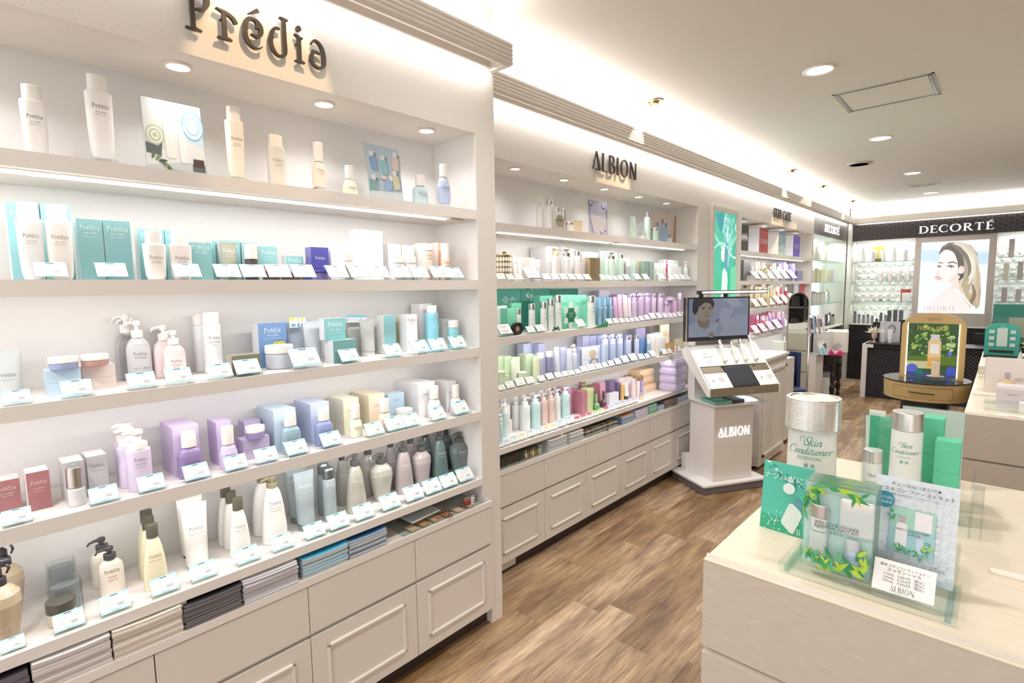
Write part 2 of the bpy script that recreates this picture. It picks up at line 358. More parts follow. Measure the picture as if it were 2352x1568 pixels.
# ------------------------------------------------------------ shared surfaces
PAINT = grain('wall_paint', '#dfd9d2', '#e4ded8', (1, 1, 1), .55, .04, 180)
NICHE = mat('#e9e7e5', 'm'); LAM = grain('cabinet_laminate', '#dad4cd', '#dfd9d3', (3, 60, 3), .5, .05, 30)
CEIL = grain('ceiling_paint', '#dcd6cf', '#dfd9d2', (1, 1, 1), .9, .03, 200)
KICK = mat('#3a2b26', 'm'); SHELF = mat('#e6e1dc', 'm'); EDGE = mat('#2a2320', 'm')
LAMP = mat('#fff6ea', 'e9'); WHT = mat('#f2f0ee', 'p'); CLEAR = mat('#eef6f6', 'c'); CHROME = mat('#d8d4ce', 'x')
BLK = mat('#1c1a1c', 'p'); GREY = mat('#8c8a8a', 'm')
# ------------------------------------------------------------ shell
b = B(); b.box(-1.2, 6, -3, YB + .6, -.05, 0, wood_floor()); struct('floor', b)
b = B(); b.box(-1.2, 6, -3, YB + .6, CZ, CZ + .06, CEIL); struct('ceiling', b)
wl = []
def wbox(*a):
    b = B(); b.box(*a)
    if a[3] - a[2] > 1.2 and a[4] == 0: return struct('wall_left', b)
    wl.append(struct('trim_%d' % (len(wl) + 4), b))
wbox(-1.0, 0, -3, 1.63, 2.11, CZ, PAINT); wbox(-1.0, 0, 1.525, 1.63, .575, 2.11, PAINT); wbox(-1.0, 0, 1.5635, 1.63, 0, .575, PAINT)      # fascia and pier of the first niche
wbox(-1.0, -.262, -3, 1.525, 0, 2.11, NICHE)
wbox(-.262, -.0005, 1.5205, 1.525, .57, 2.11, NICHE)
wbox(-1.0, X2, 1.63, 7.61, 2.11, CZ, PAINT); wbox(-1.0, X2, 7.61, 9.5, 2.36, CZ, PAINT)
wbox(-1.0, -.48, 1.63, 4.155, 0, 2.11, NICHE); wbox(-1.0, X2, 4.155, 5.105, 0, 2.11, PAINT)
wbox(-1.0, -.48, 5.105, 7.53, 0, 2.11, NICHE); wbox(-1.0, X2, 7.53, 7.61, 0, 2.11, PAINT)
wbox(-1.0, -.5, 7.61, 9.5, 0, 2.36, mat('#f4f2f0', 'm')); wbox(-1.0, X2, 9.49, 9.7, 0, CZ, PAINT)
wbox(-.48, -.474, 4.149, 4.155, .57, 2.11, NICHE)
wbox(-.5, X2 - .03, 7.61, 9.49, 2.12, 2.36, mat('#f4f2f0', 'm'))
b = B(); b.box(-1.0, 6, YB + .36, YB + .6, 0, CZ, PAINT); struct('wall_back', b); wbox(-.21, -.165, YB - .12, YB + .36, 0, 2.4, PAINT)
wbox(-.21, 3.6, YB + .0, YB + .36, 2.36, CZ, PAINT)
b = B(); b.box(6, 6.1, -3, YB + .6, 0, CZ, PAINT); struct('wall_right', b)
# fluted cornices with the light gap behind
def cornice(name, pts):
    """pts: corner points of the outer face, walked so that the room is to the right-hand side"""
    b = B(); prof = []
    for i in range(5):
        z0 = 2.374 + i * .0165
        prof += [(0.0255, z0), (0.0285, z0 + .003), (0.029, z0 + .009), (0.028, z0 + .0145)]
    prof = [(.0, 2.372), (.018, 2.368)] + prof + [(.025, 2.459), (0, 2.459)]
    n = len(prof); V = []; P = [Vector(p) for p in pts]
    for i, p in enumerate(P):
        d0 = (P[i] - P[i - 1]).normalized() if i else (P[1] - P[0]).normalized(); d1 = (P[i + 1] - P[i]).normalized() if i < len(P) - 1 else d0
        n0 = Vector((d0.y, -d0.x)); n1 = Vector((d1.y, -d1.x)); m_ = (n0 + n1).normalized(); m_ /= max(.3, m_.dot(n0))
        V += [(p.x + m_.x * (o - .029), p.y + m_.y * (o - .029), z) for o, z in prof]
    F = [(i * n + j, i * n + (j + 1) % n, (i + 1) * n + (j + 1) % n, (i + 1) * n + j) for i in range(len(P) - 1) for j in range(n)]
    F += [tuple(range(n)), tuple(reversed(range((len(P) - 1) * n, len(P) * n)))]
    b.add(V, F, PAINT); return struct(name, b)
cornice('trim_1', [(.104, -3), (.104, 1.64), (.0, 1.64)])
cornice('trim_2', [(X2 + .1, 1.632), (X2 + .1, YB - .1), (3.6, YB - .1)])
b = B(); b.box(0, .09, -1.3, 1.6, 2.444, 2.452, PAINT); b.box(X2, X2 + .09, 1.64, YB - .0, 2.444, 2.452, PAINT); b.box(X2, 3.6, YB - .09, YB, 2.444, 2.452, PAINT)
struct('trim_3', b)
# ------------------------------------------------------------ lights as fittings
def downlight(name, label, cat, x, y, z, r, grp, hood=False):
    t = thing(name, label, cat, (x, y, z), 0, grp)
    b = B(); n = 28; k = []
    for rr, zz in ((r, -.0005), (r, -.006), (r * .84, -.007), (r * .78, .0)):
        k.append([(rr * math.cos(2 * PI * i / n), rr * math.sin(2 * PI * i / n), zz) for i in range(n)])
    V = sum(k, []); F = [(j * n + i, j * n + (i + 1) % n, (j + 1) * n + (i + 1) % n, (j + 1) * n + i) for j in range(3) for i in range(n)]
    b.add(V, F, mat('#efe8e0', 'p') if not hood else mat('#c9b79e', 'x'), True); b.mk('trim_ring', t)
    b = B(); q = .78 if not hood else .5
    if hood:
        b.loft([(-.004, r * .6, r * .6, 2), (-.022, r * .5, r * .5, 2, None, -.008)], mat('#b59a72', 'x'), 16, caps=(0, 0)); b.mk('swivel_collar', t); b = B()
        b.loft([(-.010, r * .42, r * .42, 2), (-.016, r * .42, r * .42, 2)], mat('#ffd9a0', 'e7'), 16); b.mk('lamp', t)
    else:
        b.loft([(-.0045, r * q, r * q, 2), (-.0025, r * q, r * q, 2)], LAMP, n); b.mk('lamp', t)
for i, y in enumerate((.072, .499, .926, 1.353)):
    downlight('niche_downlight', ['small round downlight above the first white flat bottle', 'small round downlight below the first shop letters, above the spa photo card', 'small round downlight past the last letter, third one in the first display soffit', 'small round downlight nearest the pier end of the first display'][i], 'downlight', -.098, y, 2.11, .034, 'downlights in the first display soffit')
for i, y in enumerate((2.097, 2.518, 2.941, 3.371, 3.785)):
    downlight('niche_downlight', 'small round downlight in the second display soffit, %s' % ['beside the pier', 'second out from the pier', 'below the letters', 'just past the letters', 'at the light box end'][i], 'downlight', -.31, y, 2.11, .031, 'downlights in the second display soffit')
for i, y in enumerate((5.45, 6.05, 6.66, 7.2)):
    downlight('niche_downlight', 'small round downlight in the third display soffit, above %s' % ['the black sign board', 'the red sign board', 'the blue sign board', 'the purple sign board'][i], 'downlight', -.33, y, 2.11, .034, 'downlights in the third display soffit')
for i, (x, y, t) in enumerate(((.805, 3.284, 'large round ceiling downlight beside the access hatch'), (.81, 5.147, 'round ceiling downlight between the hatch and the round speaker'), (.82, 7.013, 'round ceiling downlight between the speaker and the vent'), (.83, 8.714, 'round ceiling downlight farthest in, close to the black fascia'))):
    downlight('ceiling_downlight', t, 'downlight', x, y, CZ, .078, 'round ceiling downlights')
for i, (x, y, t) in enumerate(((-.045, 3.09, 'swivel spotlight aimed at the second display lettering'), (-.042, 5.916, 'swivel spotlight before the third display lettering'), (-.04, 7.128, 'glowing swivel spotlight past the third display lettering'), (-.03, 8.72, 'swivel spotlight in the ceiling corner by the small dark sign'))):
    downlight('ceiling_spotlight', t, 'spotlight', x, y, CZ, .05, 'swivel ceiling spotlights', True)
b = B(); b.loft([(-.012, .10, .10, 2), (0, .105, .105, 2)], mat('#c9bfb4', 'm'), 32)
for i in range(7): b.loft([(-.0135, .09 - i * .012, .09 - i * .012, 2), (-.012, .09 - i * .012, .09 - i * .012, 2)], mat('#b3a99e' if i % 2 else '#c4bab0', 'm'), 28)
tag(b.mk('ceiling_speaker', None, (.509, 6.067, CZ)), 'round grey ceiling speaker grille', 'speaker')
t = thing('ceiling_vent', 'small slatted air vent beside the far downlights', 'vent', (.82, 7.95, CZ)); b = B()
for x0, x1, y0, y1 in ((-.14, .14, -.075, -.06), (-.14, .14, .06, .075), (-.14, -.12, -.06, .06), (.12, .14, -.06, .06)): b.box(x0, x1, y0, y1, -.008, 0, mat('#d5ccc2', 'm'))
b.mk('frame', t); b = B(); b.box(-.12, .12, -.06, .06, -.003, 0, mat('#5f5852', 'm')); b.mk('backing', t); b = B()
for i in range(11): b.box(-.115 + i * .022, -.104 + i * .022, -.06, .06, -.008, -.002, mat('#cfc6bc', 'm'))
b.mk('slat', t)
t = thing('access_hatch', 'square ceiling access hatch with a grey metal frame', 'hatch', (1.005, 4.0, CZ)); b = B()
for q, mm in ((.0, '#b9b4ae'), (.014, '#8f8a85')):
    a, c = .242 - q, .228 - q
    for x0, x1, y0, y1 in ((-a, a, -c, -c + .012), (-a, a, c - .012, c), (-a, -a + .012, -c, c), (a - .012, a, -c, c)): b.box(x0, x1, y0, y1, -.003 - q * .1, 0, mat(mm, 'x' if q else 'm'))
b.mk('frame', t); b = B(); b.box(-.213, .213, -.2, .2, -.002, 0, CEIL); b.mk('panel', t)
# ------------------------------------------------------------ shelves, LED bars, cabinets
ORD = ['top', 'second', 'third', 'fourth', 'lowest']
TOPS = (1.807, 1.525, 1.245, .972, .683); BOTS = (1.770, 1.487, 1.209, .935, .653)
UN = (('first', 0.0, -.262, -1.5, 1.5205), ('second', X2, -.48, 1.64, 4.149), ('third', X2, -.48, 5.105, 7.53))
for u, (nm, xf, xb, y0, y1) in enumerate(UN):
    for i in range(5):
        b = B(); b.box(xb + .001, xf - .001, y0 + .001, y1 - .001, BOTS[i], TOPS[i], SHELF)
        if i == 4: b.box(xf - .002, xf + .004, y0 + .001, y1 - .001, BOTS[i], TOPS[i] - .001, SHELF)
        tag(b.mk('display_shelf'), 'white %s shelf board of the %s display' % (ORD[i], nm), 'shelf', 'white display shelves')
    runs = ((-.9, 1.39),) if u == 0 else ((1.75, 2.93), (2.98, 3.98)) if u == 1 else ((5.15, 6.22), (6.26, 7.3))
    for j, (a, c) in enumerate(runs):
        t = thing('led_bar', 'glowing LED bar under the top shelf of the %s display%s' % (nm, '' if u == 0 else ', %s half' % ('near' if j == 0 else 'far')), 'led light', (xf - .045, 0, 1.7695), 0, 'LED bars under the top shelves')
        b = B(); b.box(-.013, .013, a - .01, c + .09, -.004, 0, mat('#c8bfb4', 'm')); b.mk('housing', t)
        b = B(); b.box(-.009, .009, a, c, -.007, -.0041, mat('#fffaf2', 'e12')); b.mk('diffuser', t)
def cabinet(xf, y0, y1, label, grp, depth=.24, dark=False):
    m = LAM if not dark else BLK
    t = thing('base_cabinet', label, 'cabinet', (xf, (y0 + y1) / 2, 0), 0, grp); w_ = (y1 - y0) / 2; g = .0015
    b = B(); b.box(-depth, -.02, -w_ + .0005, w_ - .0005, .078, .5475, m); b.mk('body', t)
    b = B(); b.box(-depth, -.045, -w_ + .0005, w_ - .0005, .0, .0775, KICK); b.mk('kick_plate', t)
    b = B(); b.box(-.018, 0, -w_ + g, w_ - g, .385, .5445, m); b.box(-.018, -.004, -w_ + g, w_ - g, .378, .385, m); b.mk('drawer_front', t)
    b = B(); b.box(-.018, 0, -w_ + g, w_ - g, .079, .368, m); d = b.mk('door', t)
    b = B(); a, c, e = w_ - .054, .129, .321
    def bar(y0, y1, z0, z1): b.add([(0, y0, z0), (0, y1, z0), (0, y1, z1), (0, y0, z1), (.008, y0 + .004, z0 + .004), (.008, y1 - .004, z0 + .004), (.008, y1 - .004, z1 - .004), (.008, y0 + .004, z1 - .004)], [(0, 1, 5, 4), (1, 2, 6, 5), (2, 3, 7, 6), (3, 0, 4, 7), (4, 5, 6, 7)], m)
    bar(-a, a, c, c + .013); bar(-a, a, e - .013, e); bar(-a, -a + .013, c, e); bar(a - .013, a, c, e); b.mk('moulding', d)
    b = B(); b.box(-.02, -.0135, w_ - .16, w_ - .02, .3705, .3775, mat('#b8afa6', 'p')); b.mk('finger_pull', t)
ys = [-.956, -.535, -.114, .307, .728, 1.15, 1.563]
nm1 = ['beyond the picture edge', 'under the dark magazines', 'under the white magazines', 'under the cream and black magazines', 'under the blue booklets', 'beside the pier under the clear tray']
for i in range(6): cabinet(.012, ys[i], ys[i + 1], 'white cabinet with framed door, first display, ' + nm1[i], 'base cabinets of the first display')
ys = [1.80, 2.194, 2.595, 2.995, 3.388, 3.769, 4.155]
nm2 = ['against the pier', 'under the white leaflets', 'under the bronze knobs', 'fourth out from the pier', 'next to the stand base', 'behind the touch screen stand']
for i in range(6): cabinet(X2 + .012, ys[i], ys[i + 1], 'white cabinet with framed door, second display, ' + nm2[i], 'base cabinets of the second display')
for i in range(6): cabinet(X2 + .012, 5.11 + i * .4, 5.11 + (i + 1) * .4, 'white cabinet of the third display, %s' % ['at the light box end', 'behind the till counter', 'behind the tall mirror', 'beside the dark side table', 'next to the dark cabinets', 'at the corner'][i], 'base cabinets of the third display')
for nm, xf, xb, y0, y1, div in (('first', .015, -.262, -1.5, 1.5625, (.385,)), ('second', X2 + .015, -.48, 1.64, 4.155, (2.38,)), ('third', X2 + .015, -.48, 5.105, 7.53, ())):
    b = B(); b.box(xb + .001, xf if nm != 'first' else 0, y0 + .001, min(y1, 1.5205) - .001 if nm == 'first' else y1 - .001, .548, .573, SHELF)
    if nm == 'first': b.box(0, xf, y0, y1, .548, .573, SHELF)
    tag(b.mk('worktop'), 'long white worktop above the base cabinets of the %s display' % nm, 'worktop')
    for y in div:
        b = B(); b.box(xb + .001, xf - .018, y - .009, y + .009, .5735, .6525, SHELF); tag(b.mk('shelf_divider'), 'short white divider in the leaflet slot of the %s display' % nm, 'divider')
t = thing('wall_socket', 'cream double power socket on the dark kick plate', 'socket', (X2 - .032, 1.925, .045)); b = B(); b.box(0, .008, -.065, .065, -.028, .028, mat('#d8cfc2', 'p')); b.mk('plate', t)
for y in (-.03, .03):
    b = B(); b.box(.008, .010, y - .02, y + .02, -.016, .016, mat('#e6ddd0', 'p'))
    for q in (-.006, .006): b.box(.010, .0105, y + q - .001, y + q + .001, -.006, .006, BLK)
    b.mk('outlet', t)
# ------------------------------------------------------------ signs
def sign(word, font, x, y0, y1, z, h, m, label, back=False, d=.010, off=.009, pm=None):
    """separate upright letters on short pins; back: sign on the end wall, reading along +x"""
    V, F, W = text2d(word, font); k = (y1 - y0) / W
    t = thing('lettering_sign', label, 'sign', (x, y0, z) if not back else (y0, x, z), 0)
    cur = 0
    for ch in word:
        adv = GL[font].get(ch, (35, []))[0] / 100; st = GL[font].get(ch, (35, []))[1]
        if st:
            b = B(); fn = (lambda u, v, w_: (off + w_, u, v)) if not back else (lambda u, v, w_: (u, -off - w_, v))
            for si, q in enumerate(st):
                v, f = ribbon(stroke(q, 8)); n = len(v); dd = d + si * .0003
                P = [((a + cur) * k, c * h) for a, c in v]
                b.add([fn(*p, dd) for p in P] + [fn(*p, 0) for p in P], f + [tuple(reversed([i + n for i in t_])) for t_ in f] + [(0, 1, n + 1, n), (n - 2, n - 1, 2 * n - 1, 2 * n - 2)] + [(i, i + 2, n + i + 2, n + i) for i in range(n - 2)], m)
            for u in (.3,): b.box(*((0, off, (cur + adv * u) * k, (cur + adv * u) * k + .004) if not back else ((cur + adv * u) * k, (cur + adv * u) * k + .004, -off, 0)), h * .45, h * .45 + .004, mat('#777068', 'x'))
            b.mk('letter', t)
        cur += adv + .1
    return t
INK = mat('#3b332e', 'p')
sign('Prédia', 'logo', 0, .487, .888, 2.169, .110, INK, 'dark bronze cut letters on the fascia of the first display')
sign('ALBION', 'alb', X2, 2.66, 3.18, 2.177, .105, INK, 'dark slim capital letters on the fascia of the second display', d=.008)
sign('SKIN CARE', 'serif', X2, 5.97, 6.58, 2.180, .097, INK, 'dark capital letters reading skin care over the third display', d=.008)
t = thing('fascia_panel', 'small dark grey fascia panel at the far end of the long wall', 'panel', (X2, 7.61, 2.12)); b = B(); b.box(-.028, .002, .002, 1.877, .001, .239, mat('#5f5b59', 'p')); b.mk('board', t)
LIT = mat('#fbf7ff', 'e1.5')
sign('DECORTÉ', 'serif', X2 + .002, 8.1, 8.95, 2.176, .10, LIT, 'white lit capital letters on the small dark grey fascia', d=.006, off=.006)
def lattice():
    m, nt, bs = newmat('black_star_lattice'); L = nt.links
    co = N(nt, 'TexCoord').outputs['Object']; sp = N(nt, 'SeparateXYZ', i0=co); ln = None
    for a in (0, 60, 120):
        c, s_ = math.cos(math.radians(a)), math.sin(math.radians(a))
        q = mth(nt, 'ADD', mth(nt, 'MULTIPLY', sp.outputs[0], c / .052), mth(nt, 'MULTIPLY', sp.outputs[2], s_ / .052))
        e = mth(nt, 'LESS_THAN', mth(nt, 'ABSOLUTE', mth(nt, 'SUBTRACT', mth(nt, 'FRACT', q), .5)), .045)
        ln = e if ln is None else mth(nt, 'MAXIMUM', ln, e)
    mx = N(nt, 'Mix', data_type='RGBA'); L.new(ln, mx.inputs[0]); mx.inputs[6].default_value = (*lin('#262024'), 1); mx.inputs[7].default_value = (*lin('#4b4140'), 1)
    L.new(mx.outputs[2], bs.inputs['Base Color']); bs.inputs['Roughness'].default_value = .3; return m
b = B(); b.box(.001, 3.6, 0, .028, .001, .239, lattice())
t = thing('fascia_panel', 'long black fascia with a star lattice pattern on the end wall', 'panel', (-.165, YB - .03, 2.12)); b.mk('board', t)
sign('DECORTÉ', 'serif', YB - .03, .64, 1.455, 2.173, .10, LIT, 'white lit capital letters on the long black lattice fascia', True, d=.006, off=.006)
# ------------------------------------------------------------ products
HAZE = .22  # bright haze is put into the product colours by mixing them towards white
def haze_mix(h, f): return '#%02x%02x%02x' % tuple(min(250, round(int(h[i:i + 2], 16) * (1 - f) + 250 * f)) for i in (1, 3, 5))
PROF = {'cyl': ((0, .93), (.015, 1), (.975, 1), (1, .95)), 'flat': ((0, .6), (.03, .74), (.12, .86), (.4, .94), (.97, 1), (1, .97)),
        'sh': ((0, .9), (.02, 1), (.72, 1), (.86, .9), (.95, .66), (1, .45)), 'bell': ((0, .78), (.04, .9), (.25, 1), (.62, .96), (.85, .78), (.95, .6), (1, .5)),
        'cone': ((0, .93), (.015, 1), (.3, .97), (.6, .84), (.8, .7), (.92, .56), (.98, .42), (1, .38)),
        'urn': ((0, .6), (.02, .66), (.4, .86), (.68, 1), (.84, .94), (.94, .66), (1, .4)),
        'soft': ((0, .88), (.03, .97), (.5, 1), (.88, .99), (.97, .9), (1, .7)), 'slim': ((0, .9), (.01, 1), (.5, .93), (1, .9)), 'flare': ((0, 1), (1, .93)),
        'orb': ((0, .5), (.05, .75), (.35, 1), (.6, .92), (.8, .5), (1, .22))}
DK = {'w': '#f2efec', 'g': '#6e6c6a', 'gold': '#8a7a50', 's': '#f4f6f6'}
def surf(prof, w, d, h0, h1, e):
    def f(u, v):
        q = max(0, min(1, (v - h0) / (h1 - h0))); k = prof[-1][1]
        for (a, ka), (c, kc) in zip(prof, prof[1:]):
            if q <= c: k = ka + (kc - ka) * (q - a) / (c - a); break
        return cyl(w / 2 * k, d / 2 * k, e)(u, v)
    return f
def letter(b, spec, fn, w, h, col):
    """spec: (string, font, width share, height share, colour)"""
    for q in spec:
        s, font, ws, zs = q[:4]; c = q[4] if len(q) > 4 else col
        V, F, W = text2d(s, font); hh = ws * w / W
        if font == 'logo': b.text(s, hh, mat(c, 'm'), fn, font, 0, zs * h)
        else: b.text(s, hh, mat(c, 'm'), fn, font, 0, zs * h)
def ptxt(sub='SPA et MER', sub2='MINERAL LOTION', z=.55, c='#77746f', w=.62):
    o = [('Prédia', 'logo', w, z, c)]
    if sub: o.append((sub, 'sans', w * .62, z - .055, c))
    if sub2: o.append((sub2, 'sans', w * .72, z - .085, c))
    return o
def product(kind, w, h, col, label, cat, loc, rz=0, group=None, cap='#f1eeea', ch=.2, cw=.7, dr=None, prof=None, st='p', cst='p', txt=(), tc='#77746f', low=None, seg=20, nm=None, e=None, band=None, nz=-1, d=None, side=None, top=None):
    seg = seg if h > .0 else 12
    col = haze_mix(col, HAZE if st in 'pmgf' else HAZE * .7); M = mat(col, st); C = mat(cap if cst == 'x' else haze_mix(cap, HAZE * .4), cst)
    if side: side = haze_mix(side, HAZE)
    if top: top = haze_mix(top, HAZE)
    if low: low = (low[0], haze_mix(low[1], HAZE))
    if kind == 'box':
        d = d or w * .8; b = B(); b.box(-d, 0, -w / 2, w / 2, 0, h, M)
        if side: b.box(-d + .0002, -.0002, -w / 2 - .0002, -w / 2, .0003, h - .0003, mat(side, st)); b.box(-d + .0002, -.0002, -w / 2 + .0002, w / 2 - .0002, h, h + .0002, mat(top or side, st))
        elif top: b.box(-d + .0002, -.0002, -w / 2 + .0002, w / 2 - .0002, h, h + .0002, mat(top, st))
        if band: b.box(0, .0003, -w / 2, w / 2, h * band[0], h * band[1], mat(band[2], 'm'))
        letter(b, txt, pl(.0005), w, h, tc)
        return tag(b.mk(nm or 'carton', None, loc, rz), label, cat, group)
    t = thing(nm or {'jar': 'cream_jar', 'tube': 'cosmetic_tube', 'can': 'spray_can', 'pump': 'pump_bottle', 'foam': 'pump_bottle', 'trigger': 'spray_bottle'}.get(kind, 'cosmetic_bottle'), label, cat, loc, rz, group)
    if kind == 'tube':
        dr = dr or .42; hb = h * ch; b = B(); b.loft([(0, w * .36, w * dr * .85, 2.2), (hb, w * .38, w * dr * .9, 2.2)], C, seg); b.mk('cap', t)
        b = B(); b.loft([(hb + .0005, w * .36, w * dr, 2), (hb + h * .02, w * .41, w * dr, 2), (h * .5, w * .45, w * dr * .62, 2.2), (h * .86, w * .49, w * dr * .16, 3), (h * .93, w * .5, .0018, 5), (h, w * .5, .0012, 5)], M, seg)
        sf = [(0, w * .41, w * dr), (.45, w * .45, w * dr * .62), (.85, w * .49, w * dr * .16), (1, w * .5, .002)]
        def fn(u, v):
            q = (v - hb) / (h - hb); a, dd = sf[-1][1:]
            for p0, p1 in zip(sf, sf[1:]):
                if q <= p1[0]: k = (q - p0[0]) / (p1[0] - p0[0]); a = p0[1] + (p1[1] - p0[1]) * k; dd = p0[2] + (p1[2] - p0[2]) * k; break
            return cyl(a, dd, 2.2, .0012)(u, v)
        letter(b, txt, fn, w, h, tc); b.mk('body', t); return t
    if kind == 'jar':
        dr = dr or 1; hb = h * (1 - ch); b = B(); W = w / 2
        b.loft([(0, W * .86, W * .86 * dr, 2), (hb * .1, W * .95, W * .95 * dr, 2), (hb * .9, W * .97, W * .97 * dr, 2), (hb, W * .9, W * .9 * dr, 2)], M, seg)
        letter(b, txt, cyl(W * .97, W * .97 * dr), w, h, tc); b.mk('body', t)
        b = B(); b.loft([(hb + .0003, W * .98, W * .98 * dr, 2), (hb + h * ch * .15, W, W * dr, 2), (h * .97, W, W * dr, 2), (h, W * .94, W * .94 * dr, 2)], C, seg); b.mk('lid', t); return t
    dr = dr or {'F': .62}.get(kind, 1 if kind != 'F' else .6)
    P_ = PROF[prof or {'F': 'flat', 'can': 'cyl', 'pump': 'sh', 'foam': 'soft', 'trigger': 'urn', 'R': 'cyl'}[kind]]; e = e or (3 if kind == 'F' else 2)
    hb = h * (1 - ch); b = B(); secs = []
    for q, k in P_:
        m_ = mat(low[1], st) if low and q <= low[0] else None
        secs.append((q * hb, w / 2 * k, w / 2 * k * dr, e, m_))
    b.loft(secs, M, seg)
    letter(b, txt, surf(P_, w, w * dr, 0, hb, e), w, h, tc); b.mk('body', t)
    cwid = w / 2 * cw
    if kind in ('F', 'R', 'can'):
        b = B(); r = cwid
        if kind == 'can': S_ = [(hb + .0004, r * .98, r * .98, 2), (hb + h * ch * .8, r, r, 2), (h, r * .86, r * .86, 2)]
        else: S_ = [(hb + .0004, r, r * min(dr * 1.15, 1), e), (h * .995, r * .98, r * .98 * min(dr * 1.15, 1), e), (h, r * .94, r * .94 * min(dr * 1.15, 1), e)]
        if band: b.loft([(hb, r * 1.03, r * 1.03 * min(dr * 1.15, 1), e), (hb + h * ch * .12, r * 1.03, r * 1.03 * min(dr * 1.15, 1), e)], mat(band, 'x'), seg); b.mk('collar', t); b = B()
        b.loft(S_, C, seg); b.mk('cap', t); return t
    hc = h * ch
    if kind == 'pump':
        b = B(); b.loft([(hb + .0003, cwid * .95, cwid * .95, 2), (hb + hc * .42, cwid, cwid, 2), (hb + hc * .45, cwid * .8, cwid * .8, 2)], C, seg); b.mk('collar', t)
        b = B(); b.loft([(hb + hc * .45, cwid * .35, cwid * .35, 2), (hb + hc * .66, cwid * .35, cwid * .35, 2), (hb + hc * .68, cwid * .62, cwid * .62, 2), (hb + hc * .92, cwid * .7, cwid * .7, 2), (h, cwid * .5, cwid * .5, 2)], C, max(10, seg - 6))
        b.tube([(0, 0, hb + hc * .84), (.2 * cwid, nz * cwid * 1.0, hb + hc * .88), (.3 * cwid, nz * cwid * 1.9, hb + hc * .8), (.3 * cwid, nz * cwid * 2.2, hb + hc * .62)], [cwid * .34, cwid * .3, cwid * .22, cwid * .18], C, 8); b.mk('pump_head', t)
    elif kind == 'foam':
        b = B(); b.loft([(hb + .0003, cwid, cwid, 2), (hb + hc * .3, cwid, cwid, 2), (hb + hc * .36, cwid * .9, cwid * .9, 2)], C, seg); b.mk('collar', t)
        b = B(); b.loft([(hb + hc * .36, cwid * .42, cwid * .42, 2), (hb + hc * .74, cwid * .46, cwid * .46, 2), (hb + hc * .8, cwid * .62, cwid * .7, 2.3, None, .0), (hb + hc * .95, cwid * .62, cwid * .72, 2.3), (h, cwid * .4, cwid * .5, 2.3)], C, seg)
        b.tube([(0, 0, hb + hc * .88), (.002, nz * cwid * .8, hb + hc * .9), (.004, nz * cwid * 1.35, hb + hc * .84)], [cwid * .34, cwid * .32, cwid * .2], C, 8); b.mk('pump_head', t)
    elif kind == 'trigger':
        b = B(); b.loft([(hb, cwid, cwid, 2), (hb + hc * .3, cwid * .95, cwid * .95, 2), (hb + hc * .34, cwid * .75, cwid * .75, 2)], C, seg); b.mk('collar', t)
        b = B(); b.tube([(0, 0, hb + hc * .34), (0, 0, hb + hc * .62), (.0, nz * -cwid * .5, hb + hc * .86), (.0, nz * cwid * .6, hb + hc * .97), (.0, nz * cwid * 1.6, hb + hc * .93)], [cwid * .6, cwid * .62, cwid * .6, cwid * .52, cwid * .36], C, 10)
        b.tube([(0, nz * cwid * 1.0, hb + hc * .85), (0, nz * cwid * 1.3, hb + hc * .6), (0, nz * cwid * 1.0, hb + hc * .4)], [cwid * .18, cwid * .2, cwid * .12], C, 8); b.mk('trigger_head', t)
    return t
def spot_of(x, zs, px0, px1, dr, base, top, xf, box=False):
    """where a product stands and how big it is, from its edges in the photograph, on the real shelf"""
    pc = (px0 + px1) / 2
    if base > 50: x = max(xf - .17, min(xf - .012, onz(zs, pc, base).x))
    else: x = xf - base
    for _ in range(3):
        y0, y1 = yat(x, zs, px0), yat(x, zs, px1); dy = abs(y1 - y0); yc = (y0 + y1) / 2
        if box: return x, yc, dy, zat(x, yc, top) - zs
        tn = yc / (1.6 - x); w_ = dy / math.sqrt(1 + dr * dr * tn * tn)
        if base > 50: x = max(xf - .2, min(xf - .012, onz(zs, pc, base).x - w_ * dr / 2))
    y0, y1 = yat(x, zs, px0), yat(x, zs, px1); yc = (y0 + y1) / 2
    return x, yc, w_, zat(x, yc, top) - zs
def item(u, si, kind, px0, px1, base, ptop, col, look, zb=0, **k):
    nm, xf, xb = UN[u][:3]; zs = TOPS[si] + zb; box = kind in ('box', 'tube0')
    cat = k.pop('cat', {'box': 'carton', 'jar': 'jar', 'tube': 'tube', 'can': 'spray can', 'trigger': 'spray bottle', 'foam': 'pump bottle', 'pump': 'pump bottle'}.get(kind, 'bottle'))
    x, y, w_, h = spot_of(0, zs, px0, px1, (k.get('dr') or (.62 if kind == 'F' else 1)) if kind not in ('tube',) else .5, base, ptop, xf, box)
    lab = k.pop('label', None) or '%s, %s shelf, %s display' % (look, ORD[si], nm)
    o = product(kind, w_, h, col, lab, cat, (x, y, zs), group=k.pop('group', None), rz=k.pop('rz', 0), **k)
    ROW.append((x, y, look, w_)); return o
ROW = []
